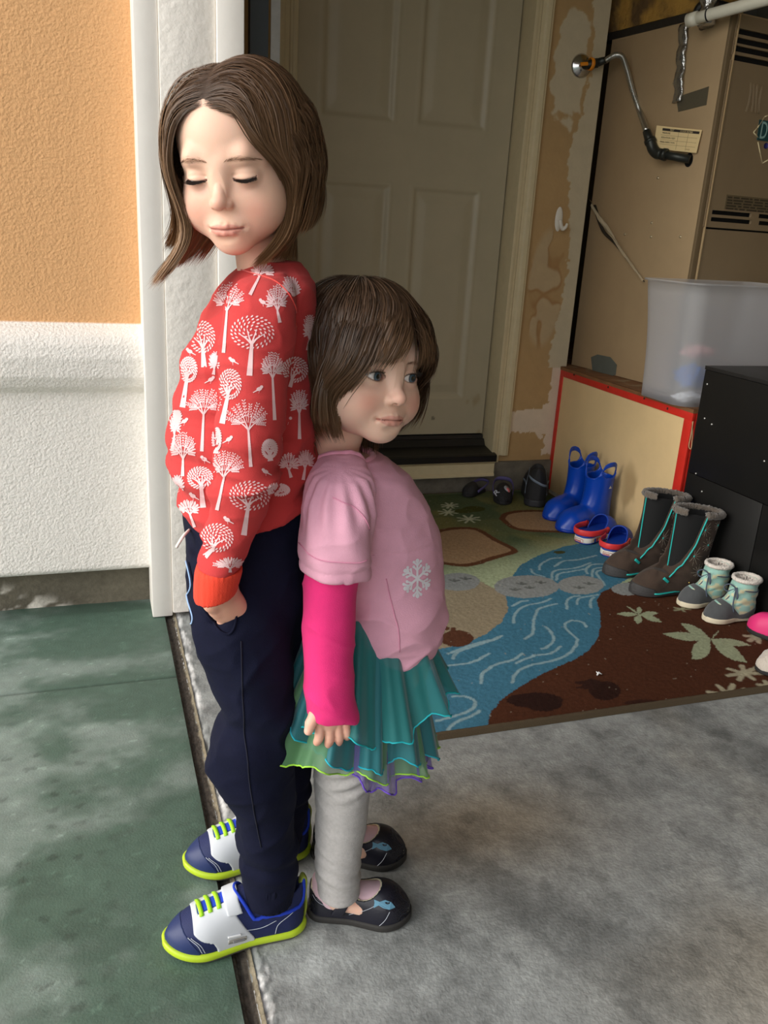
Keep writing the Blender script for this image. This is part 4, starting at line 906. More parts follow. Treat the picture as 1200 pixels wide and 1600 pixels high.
# clogs with printed brick pattern on the sole edge
clogb = mat('clog_blue', (24, 66, 170), 0.5, bump=0.0003, bscale=300); clogr = mat('clog_red', (222, 58, 60), 0.45); clogw = mat('clog_white', (232, 228, 216), 0.5)
def clog(lab):
    t = thing('clog', lab, 'clog', group='blue clogs with red heel straps'); L, W = 0.178, 0.078
    volobj('footbed', solevol(L, W, 0.019, 0.027, r=0.003), clogb, t); volobj('sole_edge', solevol(L, W + 0.002, 0.003, 0.019, r=0.002), clogw, t); volobj('outsole', solevol(L, W, 0.0, 0.0035, r=0.001), clogb, t)
    v = Vol((-0.01, -0.05, 0.0), (L + 0.01, 0.05, 0.085), 0.002)
    v.op(lambda x, y, z: toebox(x, y, z, L, W, [0.03, 0.045, 0.052, 0.056, 0.054, 0.044, 0.022], 0.018), v.lo, v.lo + v.h * v.n)
    v.all(lambda x, y, z: -(toebox(x, y, z, L, W, [0.03, 0.045, 0.052, 0.056, 0.054, 0.044, 0.022], 0.018, grow=-0.004)), 'and', 0.001)
    v.all(lambda x, y, z: (0.078 + 0.9 * np.abs(z - 0.028) * 0.9) - x + 0.0 * y, 'and', 0.003)   # opening slants back from the instep
    v.all(lambda x, y, z: -z + 0.020, 'and')
    volobj('upper', v, clogb, t)
    # heel strap and its buttons
    P = [(0.088, -0.037, 0.036), (0.05, -0.040, 0.036), (0.012, -0.030, 0.036), (-0.006, 0.0, 0.037), (0.012, 0.030, 0.036), (0.05, 0.040, 0.036), (0.088, 0.037, 0.036)]
    tube('heel_strap', P, 0.0028, clogr, t, 10, n=40, flat=3.4, up=(0, 0, 1))
    for sgn in (-1, 1): lathe('strap_button', [(0, 0.004), (0.006, 0.0035), (0.0095, 0.002), (0.0105, -0.002)], clogr, t, 16, frame((0.088, sgn * 0.0385, 0.036), (0, 0, 1), (sgn, 0, 0)))
    # brick print along both sides
    cols = ['Y', 'B', 'R', 'Y', 'Y', 'B', 'W', 'R', 'B', 'Y', 'G', 'B']; cm = {'Y': mat('print_yellow', (240, 190, 40), .5), 'B': mat('print_blue', (30, 80, 180), .5), 'R': mat('print_red', (200, 50, 45), .5), 'G': mat('print_green', (40, 130, 60), .5), 'W': None}
    def edge(tt, sgn):
        hw = (W + 0.003) / 2 * np.interp(tt, [0, 0.06, 0.18, 0.42, 0.70, 0.86, 0.95, 1.0], [0.36, 0.60, 0.74, 0.78 - .072, 1.0, 0.86, 0.55, 0.18]); return Vector((tt * L, sgn * (hw + 0.0008), 0))
    for sgn in (-1, 1):
        for i, c_ in enumerate(cols):
            if not cm[c_]: continue
            a, b = edge(0.13 + i * 0.065, sgn), edge(0.13 + i * 0.065 + 0.05, sgn)
            z0, z1 = (0.0045, 0.0165) if i % 3 else (0.0075, 0.0165)
            V = [a + Vector((0, 0, z0)), b + Vector((0, 0, z0)), b + Vector((0, 0, z1)), a + Vector((0, 0, z1))]; V += [Vector((v_.x, v_.y - sgn * 0.004, v_.z)) for v_ in V]
            link('printed_brick', polymesh(V, [(0, 1, 2, 3), (0, 1, 5, 4), (2, 3, 7, 6), (1, 2, 6, 5), (0, 3, 7, 4)]), cm[c_], t, False)
    # maker's word stamped in a red frame on the heel
    M_ = frame((-0.0026, 0.012, 0.0075), (0, -1, 0), (0, 0, 1)); text('heel_lettering', 'crocs', 0.0085, M_, mat('print_red'), t, 0.0006)
    tubes('heel_frame', [([(-0.0022, a[0], a[1]), (-0.0022, b[0], b[1])], 0.0006) for a, b in [((-.014, .0055), (.014, .0055)), ((.014, .0055), (.014, .0155)), ((.014, .0155), (-.014, .0155)), ((-.014, .0155), (-.014, .0055))]], mat('print_red'), t, 4)
    return t
place2(clog('blue clog with a red heel strap in front of the rain boots'), 1.527, 2.318, 24).scale = (1.12, 1.12, 1.12)
place2(clog('blue clog with a red heel strap beside the toe of the brown boots'), 1.553, 2.185, 40).scale = (1.06, 1.06, 1.06)

# brown zip boots
suede = mat('brown_suede', (62, 47, 37), 0.9, var=0.18, vscale=30, sheen=0.08, bump=0.0006, bscale=300); furm = mat('grey_fleece', (100, 90, 80), 0.95, var=0.2, vscale=90, bump=0.004, bscale=260, sheen=0.4)
teal = mat('teal_trim', (34, 176, 170), 0.5); liner = mat('black_liner', (14, 14, 15), 0.9); solem = mat('dark_sole', (52, 50, 50), 0.7, bump=0.001, bscale=200); stitch = mat('stitch_grey', (150, 140, 126), 0.7)
def zip_boot(lab):
    t = thing('winter_boot', lab, 'boot', group='brown zip boots'); L, W = 0.215, 0.084
    v = Vol((-0.06, -0.066, 0.0), (L + 0.01, 0.066, 0.285), 0.0025)
    v.op(lambda x, y, z: toebox(x, y, z, L, W, [0.06, 0.10, 0.105, 0.085, 0.065, 0.052, 0.03], 0.014), v.lo, v.lo + v.h * v.n)
    # shaft: leans back, wide front-to-back, flat
    v.cap((0.060, 0, 0.06), (0.035, 0, 0.275), 0.050, 0.075, 0.035, sq=(1.0, 0.62, 1))
    v.all(lambda x, y, z: 0.0016 * np.sin(z * 210 + 4 * np.sin(x * 40 + y * 20)) * np.exp(-((z - 0.085) / 0.03) ** 2))
    v.all(lambda x, y, z: z - 0.252 - 0.10 * (x - 0.05), 'and', 0.004)
    v.cap((0.060, 0, 0.075), (0.035, 0, 0.29), 0.044, 0.069, 0.0, 'cut', sq=(1.0, 0.58, 1))
    # opened zip: V slot down the outer front
    def slot(x, y, z):
        cx = 0.078 + 0.0 * z; wv = np.interp(z, [0.055, 0.11, 0.26], [0.0, 0.012, 0.034]); xc = np.interp(z, [0.055, 0.10, 0.16, 0.26], [0.128, 0.098, 0.078, 0.070])
        return np.maximum((xc - wv) - x, np.maximum(-(y + 0.012), 0.068 - z + 0.25 * np.maximum(x - 0.12, 0)))
    v.all(lambda x, y, z: -slot(x, y, z), 'and', 0.001)
    volobj('upper', v, suede, t, smooth=1)
    # black inner lining seen through the slot
    v2 = Vol((-0.05, -0.06, 0.05), (0.15, 0.06, 0.27), 0.003); v2.cap((0.060, 0, 0.065), (0.035, 0, 0.29), 0.045, 0.0705, 0.0, sq=(1.0, 0.585, 1)); v2.cap((0.060, 0, 0.065), (0.035, 0, 0.30), 0.041, 0.066, 0.0, 'cut', sq=(1.0, 0.54, 1))
    v2.all(lambda x, y, z: z - 0.247 - 0.10 * (x - 0.05), 'and')
    v2.all(lambda x, y, z: -np.maximum(x - 0.10, 0) * 0 - 1.0, 'and'); volobj('lining', v2, liner, t)
    # fleece cuff
    cuff = []; n = 60
    for i in range(n + 1):
        a = 2 * PI * i / n; x = 0.038 + 0.072 * math.cos(a); y = 0.043 * math.sin(a)
        if 0.12 < a / (2 * PI) < 0.235: continue
        cuff.append((i, (x, y, 0.250 + 0.10 * (x - 0.05))))
    a_ = [p for i, p in cuff if i / n < 0.18][::-1]; b_ = [p for i, p in cuff if i / n > 0.18][::-1]
    seq = [p for i, p in cuff if i / n >= 0.2] + [p for i, p in cuff if i / n < 0.18]
    VV, FF = tubegeo(spline(seq, 150), 0.0105, 12)
    VV = np.array([v_ + 0.0030 * np.array(mnoise.noise_vector(Vector(v_) * 330)) + 0.002 * np.array(mnoise.noise_vector(Vector(v_) * 120)) for v_ in VV]); link('fleece_cuff', polymesh(VV, FF), furm, t)
    S_ = bvh_of(bpy.data.objects[t.name] if False else [c for c in bpy.data.objects if c.parent == t and c.name.startswith('upper')][-1])
    def onside(x, z, off=0.0008):
        h = S_.ray_cast(Vector((x, 0.12, z)), Vector((0, -1, 0))); return (x, (h[0].y if h[0] else 0.04) + off, z)
    P = []
    for z in np.linspace(0.060, 0.245, 26):
        xc = np.interp(z, [0.055, 0.10, 0.16, 0.26], [0.128, 0.098, 0.078, 0.070]); wv = np.interp(z, [0.055, 0.11, 0.26], [0.0, 0.012, 0.034]); P.append(onside(xc - (wv + 0.003), z))
    tube('zip_tape', P, 0.0024, teal, t, 6)
    LB = bvh_of([c for c in bpy.data.objects if c.parent == t and c.name.startswith('lining')][-1]); P = []
    for z in np.linspace(0.070, 0.245, 26):
        h = LB.ray_cast(Vector((0.25, -0.006, z)), Vector((-1, 0, 0)))
        if h[0]: P.append(h[0] + Vector((0.001, 0, 0)))
    tube('zip_tape', P, 0.0020, teal, t, 6)
    bx = box('zip_pull', (-0.004, -0.003, -0.010), (0.004, 0.003, 0.010), teal, t, 0.001); bx.location = onside(0.131, 0.052, 0.003); bx.rotation_euler = (0, 0.9, 0)
    # embroidered stars
    ln = []; dots = []
    rr = random.Random(2)
    for (cx, cz, r_) in [(0.035, 0.205, 0.028), (0.055, 0.125, 0.030), (0.010, 0.155, 0.026), (-0.012, 0.215, 0.020), (0.030, 0.075, 0.026), (-0.005, 0.10, 0.02)]:
        for i in range(12):
            a = 2 * PI * i / 12 + rr.uniform(-.1, .1); q = r_ * rr.uniform(.6, 1.05); x2, z2 = cx + q * math.cos(a), cz + q * math.sin(a)
            if z2 > 0.235 or z2 < 0.04: continue
            xc = np.interp(z2, [0.055, 0.10, 0.16, 0.26], [0.128, 0.098, 0.078, 0.070]); wv = np.interp(z2, [0.055, 0.11, 0.26], [0.0, 0.012, 0.034])
            if x2 > xc - wv - 0.006 or cx > xc - wv: continue
            ln.append(([onside(lerp(cx, x2, s_), lerp(cz, z2, s_), 0.0002) for s_ in (0, .33, .66, 1)], 0.00045))
        dots.append((cx, cz))
    tubes('embroidered_stars', ln, stitch, t, 4); [tube('star_centre', [onside(q[0], q[1] - .0025, .0004), onside(q[0], q[1] + .0025, .0004)], 0.0022, teal, t, 6) for q in dots]
    volobj('sole', solevol(L + 0.006, W + 0.008, 0.0, 0.017, r=0.004), solem, t, M=Matrix.Translation((-0.003, 0, 0)))
    v3 = Vol((0.10, -0.06, 0.0), (L + 0.02, 0.06, 0.05), 0.002); v3.all(lambda x, y, z: toebox(x, y, z, L, W, [0.06, 0.10, 0.105, 0.085, 0.065, 0.052, 0.03], 0.012, grow=0.003), 'and') if False else v3.op(lambda x, y, z: toebox(x - 0.001, y, z, L, W, [0.06, 0.10, 0.105, 0.085, 0.065, 0.052, 0.03], 0.010, grow=0.0035), v3.lo, v3.lo + v3.h * v3.n)
    v3.all(lambda x, y, z: z - 0.030 - 0.2 * (x - 0.19), 'and'); v3.all(lambda x, y, z: 0.150 - x + (z - 0.01) * 1.0, 'and', .002); volobj('toe_guard', v3, solem, t)
    P = [(x, soley(x, L, W + 0.010), 0.012) for x in np.linspace(0.075, 0.165, 14)]; tube('teal_stripe', P, 0.0032, teal, t, 6, flat=0.8)
    lathe('rivet', [(0, 0.002), (0.002, 0.0015), (0.003, 0)], mat('brass', (200, 170, 90), 0.3, 0.9), t, 8, frame(onside(0.055, 0.042), (0, 0, 1), (1, 0, 0)))
    return t
def soley(x, L, W):
    return float(W / 2 * np.interp(x / L, [0, 0.06, 0.18, 0.42, 0.70, 0.86, 0.95, 1.0], [0.36, 0.60, 0.74, 0.70, 1.0, 0.86, 0.55, 0.18]))
place2(zip_boot('brown suede winter boot with open teal zip, nearer one, behind the mint boots'), 1.676, 1.895, 174)
place2(zip_boot('brown suede winter boot with open teal zip, farther one, beside the small clog'), 1.678, 2.050, 177)

# mint ankle boots
mintm = mat('mint_fabric', (166, 212, 196), 0.8, vcol=True, sheen=0.2, bump=0.0004, bscale=300); greys = mat('grey_suede', (74, 76, 78), 0.9, var=0.12, vscale=60, sheen=0.3); ivory = mat('ivory_rubber', (216, 204, 178), 0.55, var=0.08, vscale=40)
flc = mat('white_fleece', (226, 216, 206), 0.95, bump=0.004, bscale=220, sheen=0.4); lacem = mat('lace_slate', (74, 84, 100), 0.8)
def mint_boot(lab):
    t = thing('ankle_boot', lab, 'boot', group='mint fleece boots'); L, W = 0.150, 0.064; H = [0.045, 0.062, 0.066, 0.060, 0.048, 0.040, 0.022]
    def body(x, y, z, g=0.0): return toebox(x, y, z, L, W, H, 0.012, grow=g)
    v = Vol((-0.02, -0.05, 0.0), (L + 0.01, 0.05, 0.135), 0.002); v.op(body, v.lo, v.lo + v.h * v.n); v.cap((0.042, 0, 0.04), (0.036, 0, 0.14), 0.029, 0.035, 0.022, sq=(1.08, 0.95, 1))
    v.all(lambda x, y, z: 0.0012 * np.sin(z * 190 + 3 * np.sin(x * 60 + 2) + 30 * y) * (z > 0.05)); v.all(lambda x, y, z: z - 0.118 + 0 * x, 'and', 0.003); v.cap((0.042, 0, 0.05), (0.036, 0, 0.15), 0.025, 0.031, 0.0, 'cut', sq=(1.08, 0.95, 1))
    def cf(P):
        g = vnoise(P[:, 0] * 70, P[:, 1] * 70, P[:, 2] * 130, seed=300, oct=2); c = np.tile(np.array(lin((150, 192, 180))), (len(P), 1)); return mix3(c, np.tile(np.array(lin((204, 200, 164))), (len(P), 1)), sst(0.50, 0.62, g) * (P[:, 2] < 0.10))
    volobj('upper', v, mintm, t, cf)
    v = Vol((-0.02, -0.05, 0.0), (L + 0.01, 0.05, 0.10), 0.0018); v.op(lambda x, y, z: body(x, y, z, 0.0016), v.lo, v.lo + v.h * v.n); v.cap((0.042, 0, 0.04), (0.038, 0, 0.12), 0.0306, 0.034, 0.022, sq=(1.08, 0.95, 1))
    v.all(lambda x, y, z: z - np.interp(x, [-0.01, 0.02, 0.05, 0.062, 0.075, 0.09, 0.16], [0.040, 0.040, 0.026, 0.024, 0.036, 0.052, 0.10]), 'and', 0.001); volobj('suede_toe', v, greys, t)
    volobj('sole', solevol(L + 0.006, W + 0.007, 0.0, 0.016, r=0.004, h=0.0018), ivory, t, M=Matrix.Translation((-0.003, 0, 0)))
    VV, FF = tubegeo([(0.036 + 0.036 * math.cos(a), 0.0325 * math.sin(a), 0.119) for a in np.linspace(0, 2 * PI, 50)], 0.006, 10); VV = np.array([v_ + 0.0022 * np.array(mnoise.noise_vector(Vector(v_) * 380)) for v_ in VV]); link('fleece_cuff', polymesh(VV, FF), flc, t)
    v = Vol((-0.01, -0.04, 0.05), (0.085, 0.04, 0.125), 0.003); v.cap((0.042, 0, 0.05), (0.036, 0, 0.15), 0.0262, 0.0325, 0.0, sq=(1.08, 0.95, 1)); v.cap((0.042, 0, 0.05), (0.036, 0, 0.15), 0.023, 0.029, 0.0, 'cut', sq=(1.08, 0.95, 1)); v.all(lambda x, y, z: z - 0.118 + 0 * x, 'and'); volobj('fleece_lining', v, flc, t)
    tube('lace_wrap', [(0.037 + 0.0365 * math.cos(a), 0.0335 * math.sin(a), 0.092 + 0.004 * math.cos(a)) for a in np.linspace(0.2, 2 * PI - 0.2, 40)], 0.0018, lacem, t, 6)
    c = (0.074, 0.010, 0.095)
    for P in [[c, (0.084, 0.024, 0.102), (0.088, 0.036, 0.088), (0.082, 0.030, 0.074), c], [c, (0.086, -0.002, 0.104), (0.094, -0.014, 0.094), (0.086, -0.010, 0.080), c], [c, (0.082, 0.018, 0.076), (0.088, 0.026, 0.052), (0.084, 0.03, 0.034)], [c, (0.086, 0.004, 0.07), (0.096, 0.002, 0.056), (0.104, 0.004, 0.044)]]:
        tube('lace', P, 0.0019, lacem, t, 6, n=26)
    return t
place2(mint_boot('mint fabric ankle boot with grey toe and laces, farther of its pair'), 1.700, 1.808, 180)
place2(mint_boot('mint fabric ankle boot with grey toe and laces, nearer, cut by the right picture edge'), 1.706, 1.700, 178)

# black sandals and slipper by the kerb
blackr = mat('black_foam', (34, 33, 34), 0.7, bump=0.0005, bscale=200); purple = mat('purple_trim', (92, 84, 132), 0.7)
def flip_sandal(lab, word):
    t = thing('sandal', lab, 'sandal'); L = 0.165; volobj('sole', solevol(L, 0.066, 0.0, 0.014, r=0.004), blackr, t)
    v = Vol((0.03, -0.05, 0.0), (L + 0.01, 0.05, 0.07), 0.002); v.op(lambda x, y, z: toebox(x, y, z, L, 0.068, [0.03, 0.045, 0.05, 0.052, 0.044, 0.036, 0.02], 0.010), v.lo, v.lo + v.h * v.n); v.all(lambda x, y, z: -toebox(x, y, z, L, 0.068, [0.03, 0.045, 0.05, 0.052, 0.044, 0.036, 0.02], 0.010, grow=-0.003), 'and'); v.all(lambda x, y, z: 0.075 - x + 0.3 * z, 'and', 0.002)
    volobj('upper', v, blackr, t); tube('strap', [(0.10, -0.033, 0.02), (0.05, -0.036, 0.034), (0.0, -0.026, 0.045), (-0.01, 0, 0.048), (0.0, 0.026, 0.045), (0.05, 0.036, 0.034), (0.10, 0.033, 0.02)], 0.0022, purple, t, 8, n=30, flat=3.0, up=(0, 0, 1))
    if word: 
        UB = bvh_of([c for c in bpy.data.objects if c.parent == t and c.name.startswith('upper')][-1])
        def tp(x, y): h = UB.ray_cast(Vector((x, y, 0.2)), Vector((0, 0, -1))); return h[0] + Vector((0, 0, 0.0012))
        def fr(x, y): o_ = tp(x, y); return frame(o_ + Vector((0.002, 0, 0.002)), tp(x, y + 0.010) - o_, tp(x - 0.016, y) - o_)
        text('printed_letter', 'R', 0.034, fr(0.146, -0.026), mat('print_pale', (206, 206, 214), 0.6), t, 0.0012)
        lathe('printed_disc', [(0, 0.0016), (0.013, 0.0014), (0.0135, -0.002)], mat('print_silver', (160, 160, 166), 0.5), t, 20, fr(0.132, 0.012)); lathe('printed_disc', [(0, 0.0026), (0.008, 0.0024), (0.0085, -0.001)], mat('print_pink', (226, 120, 120), 0.5), t, 20, fr(0.136, 0.015))
    return t
o = flip_sandal('small black sandal with a printed letter R and purple strap by the kerb', True); place2(o, 1.520, 2.895, 245).scale = (1.0, 1.1, 1.2)
o = flip_sandal('small black sandal with no letter lying farthest left along the kerb', False); place2(o, 1.455, 2.935, 212).scale = (0.8, 0.85, 0.9)
t = thing('slipper', 'black slipper with grey side stripes standing between the rain boots and the sandal', 'slipper', group=None); L = 0.20
volobj('sole', solevol(L, 0.084, 0.0, 0.022, r=0.005), mat('grey_black', (46, 46, 50), 0.6), t)
v = Vol((-0.01, -0.055, 0.01), (L + 0.01, 0.055, 0.12), 0.0022); HH = [0.088, 0.098, 0.094, 0.082, 0.068, 0.054, 0.03]; v.op(lambda x, y, z: toebox(x, y, z, L, 0.082, HH, 0.018), v.lo, v.lo + v.h * v.n); v.ell((0.055, 0, 0.13), (0.045, 0.028, 0.075), 0.004, 'cut')
up_ = volobj('upper', v, blackr, t, smooth=2); B_ = bvh_of(up_)
for z0, dz in ((0.052, 0.028), (0.030, 0.016)):
    for sg in (-1, 1):
        P = []
        for s_ in np.linspace(0, 1, 14):
            x = 0.03 + 0.11 * s_; z = z0 + dz * math.sin(s_ * 2.2); h = B_.ray_cast(Vector((x, sg * 0.1, z)), Vector((0, -sg, 0))); 
            if h[0]: P.append(h[0] + Vector((0, sg * 0.0006, 0)))
        tube('side_stripe', P, 0.0012, mat('stripe_grey', (120, 132, 146), 0.6), t, 6, flat=3.2, up=(0, 0, 1))
P = []
for s_ in np.linspace(-1, 1, 20):
    h = B_.ray_cast(Vector((-0.05, s_ * 0.028, 0.070 + 0.012 * s_)), Vector((1, 0, 0)))
    if h[0]: P.append(h[0] + Vector((-0.0008, 0, 0)))
tube('side_stripe', P, 0.0014, mat('stripe_grey'), t, 6, flat=2.6, up=(0, 0, 1))
place2(t, 1.562, 2.700, 62).scale = (1.22, 1.30, 1.42)
# pink shoe and fleecy slipper at the right edge
t = thing('pink_shoe', 'bright pink rubber shoe cut off by the right edge beside the mint boot', 'shoe'); L = 0.15
volobj('sole', solevol(L, 0.066, 0.0, 0.016, r=0.004), mat('black_foam'), t)
v = Vol((-0.01, -0.05, 0.0), (L + 0.01, 0.05, 0.09), 0.0022); v.op(lambda x, y, z: toebox(x, y, z, L, 0.066, [0.05, 0.062, 0.062, 0.058, 0.052, 0.046, 0.03], 0.012), v.lo, v.lo + v.h * v.n); v.ell((0.045, 0, 0.09), (0.036, 0.022, 0.055), 0.004, 'cut'); volobj('upper', v, mat('hot_pink', (224, 50, 120), 0.5), t)
place2(t, 1.685, 1.498, 103)
t = thing('fleecy_slipper', 'light grey fleecy slipper at the right edge near the rug front', 'slipper'); L = 0.15
volobj('sole', solevol(L, 0.07, 0.0, 0.012, r=0.003), mat('black_foam'), t)
v = Vol((-0.015, -0.05, 0.0), (L + 0.01, 0.05, 0.09), 0.0022); v.op(lambda x, y, z: toebox(x, y, z, L, 0.07, [0.045, 0.06, 0.062, 0.058, 0.050, 0.044, 0.028], 0.010), v.lo, v.lo + v.h * v.n)
v.all(lambda x, y, z: 0.004 * (vnoise(x * 110, y * 110, z * 110, seed=310, oct=2) - 0.5)); v.ell((0.042, 0, 0.085), (0.034, 0.022, 0.055), 0.006, 'cut'); volobj('upper', v, mat('pale_fleece', (200, 190, 178), 0.95, bump=0.003, bscale=240, sheen=0.4), t, smooth=0)
tube('strap', [(0.10, -0.034, 0.03), (0.095, -0.03, 0.045), (0.09, 0, 0.058), (0.095, 0.03, 0.045), (0.10, 0.034, 0.03)], 0.002, mat('black_foam'), t, 6, n=20)
place2(t, 1.640, 1.402, 168)
# ------------------------------------------------------------------ people: shared sculpting
def kid(o, root):
    o.parent = root; o.matrix_parent_inverse = Matrix.Translation(-Vector(root.location)); return o
def headM(c, yaw, pitch, roll, s):
    M = Matrix.Rotation(rad(yaw), 4, 'Z') @ Matrix.Rotation(rad(pitch), 4, 'X') @ Matrix.Rotation(rad(roll), 4, 'Y')
    return Matrix.Translation(c) @ M @ Matrix.Diagonal((s, s, s, 1))
def sculpt_head(young, neck_pts, neck_r, h=0.00105, open_eyes=True):
    """head in its own frame, metres: x to the subject's left, -y forward, z up; chin at z -0.096"""
    v = Vol((-0.088, -0.110, -0.175), (0.088, 0.112, 0.108), h); k = 0.001
    if young:
        v.ell((0, 0.012, 0.024), (0.071, 0.083, 0.073)); v.ell((0, -0.018, -0.036), (0.054, 0.051, 0.056), 0.028)
        for s in (-1, 1): v.ell((s * 0.034, -0.038, -0.047), (0.026, 0.027, 0.027), 0.022)
        v.ell((0, -0.0535, -0.080), (0.019, 0.014, 0.014), 0.024)
        nb, nt_, nr = (0, -0.0635, -0.014), (0, -0.0775, -0.0375), 0.0080
    else:
        v.ell((0, 0.012, 0.022), (0.070, 0.085, 0.075)); v.ell((0, -0.020, -0.038), (0.051, 0.052, 0.058), 0.028)
        for s in (-1, 1): v.ell((s * 0.034, -0.038, -0.046), (0.025, 0.026, 0.027), 0.022)
        v.ell((0, -0.0555, -0.082), (0.018, 0.014, 0.014), 0.024)
        nb, nt_, nr = (0, -0.0655, -0.010), (0, -0.0815, -0.0345), 0.0080
    ez = -0.015 if young else -0.012; ex = 0.0275; ey = -0.0545 if young else -0.0560
    for s in (-1, 1):
        v.ell((s * 0.0285, -0.0805, ez + 0.002), (0.018, 0.0115, 0.0125), 0.014, 'cut')       # sockets
        v.chain([(s * 0.012, -0.062, 0.008), (s * 0.030, -0.0625, 0.011), (s * 0.042, -0.050, 0.005)], [0.004, 0.0045, 0.003], 0.016)  # brow bone
        v.ell((s * 0.069, 0.006, -0.016), (0.006, 0.013, 0.020), 0.004)                        # ears
    v.ell((0, -0.068, -0.008), (0.007, 0.006, 0.012), 0.012)
    v.cap(nb, nt_, 0.0048, 0.0068, 0.011)
    v.ell((0, nt_[1] - 0.0005, nt_[2]), (nr, nr * 0.95, nr * 0.9), 0.006)
    for s in (-1, 1):
        v.ell((s * 0.0082, nt_[1] + 0.0065, nt_[2] - 0.0035), (0.0052, 0.0062, 0.0048), 0.004)
        v.ell((s * 0.0045, nt_[1] + 0.0005, nt_[2] - 0.0070), (0.0026, 0.0038, 0.0024), 0.0018, 'cut')
    # mouth
    mz = -0.0635 if not young else -0.0635; my = -0.0745 if not young else -0.0715
    v.ell((0, my + 0.0105, mz), (0.019, 0.011, 0.012), 0.012)
    my0 = my; my = my + (0.0014 if young else 0.0)
    v.chain([(-0.0195, my + 0.0055, mz - 0.0005), (-0.010, my + 0.0005, mz + 0.0020), (-0.0035, my - 0.0020, mz + 0.0028), (0, my - 0.0020, mz + 0.0026), (0.0035, my - 0.0020, mz + 0.0028), (0.010, my + 0.0005, mz + 0.0020), (0.0195, my + 0.0055, mz - 0.0005)], list(np.array([0.0010, 0.0020, 0.0024, 0.0024, 0.0024, 0.0020, 0.0010]) * (0.8 if young else 1)), 0.0042)
    v.chain([(-0.0165, my + 0.0050, mz - 0.0025), (-0.008, my + 0.0005, mz - 0.0045), (0, my - 0.0008, mz - 0.0052), (0.008, my + 0.0005, mz - 0.0045), (0.0165, my + 0.0050, mz - 0.0025)], list(np.array([0.0010, 0.0026, 0.0030, 0.0026, 0.0010]) * (0.85 if young else 1)), 0.0045)
    sl_ = [(-0.0205, my + 0.0050, mz - 0.0008), (-0.010, my - 0.0022, mz - 0.0004), (0, my - 0.0050, mz - 0.0010), (0.010, my - 0.0022, mz - 0.0004), (0.0205, my + 0.0050, mz - 0.0008)]
    for a, b in zip(spline(sl_, 17)[:-1], spline(sl_, 17)[1:]): v.cap(a, b, 0.0009, 0.0009, 0.0012, 'cut')
    my = my0
    for s in (-1, 1): v.ell((s * 0.0225, my + 0.0030, mz - 0.001), (0.0025, 0.003, 0.0025), 0.004, 'cut')
    v.ell((0, my - 0.0052, mz + 0.0105), (0.0016, 0.002, 0.004), 0.004, 'cut')
    v.ell((0, my - 0.0005, mz - 0.0125), (0.010, 0.0030, 0.0030), 0.006, 'cut')
    # lids: a shell over each eyeball, opened by an almond slit
    R = 0.0126; Rl = 0.0138
    up_o, lo_o = ((0.0052, 0.0042) if open_eyes else (-0.0022, 0.0034))
    for s in (-1, 1):
        c = (s * ex, ey, ez)
        v.ell(c, (Rl * 1.06, Rl, Rl * 0.98), 0.0045)
        v.ell((s * (ex - 0.0138), ey - 0.0072, ez - 0.0012), (0.0018, 0.0018, 0.0018), 0.003)
        def cutfn(x, y, z, c=c, s=s):
            u = (x - c[0]) * s; q = np.clip(1 - (u / 0.0128) ** 2, 0, 1); zz = z - c[2] + 0.0008 * u / 0.012 * -1
            top = up_o * q ** 0.75 + 0.0004; bot = -lo_o * q ** 0.9
            d2 = np.maximum(np.maximum(zz - top, bot - zz), np.abs(u) - 0.0128)
            return np.maximum(d2, y - (c[1] + 0.004))
        v.op(cutfn, np.array(c) - 0.016, np.array(c) + 0.016, 0.0006, 'cut', 0.0)
        # upper lid crease
        cr = [(s * (ex - 0.0115), ey - 0.0118, ez + up_o * 0.35 + 0.0040), (s * (ex - 0.004), ey - 0.0140, ez + up_o * 0.6 + 0.0062), (s * (ex + 0.006), ey - 0.0128, ez + up_o * 0.6 + 0.0058), (s * (ex + 0.0135), ey - 0.0085, ez + up_o * 0.2 + 0.0034)]
        cp = spline(cr, 12)
        for a, b in zip(cp[:-1], cp[1:]): v.cap(a, b, 0.0007, 0.0007, 0.0022, 'cut')
    v.chain(neck_pts, neck_r, 0.016, n=10)
    return v, dict(ex=ex, ey=ey, ez=ez, R=R, up=up_o, lo=lo_o, mz=mz, my=my, nt=nt_)
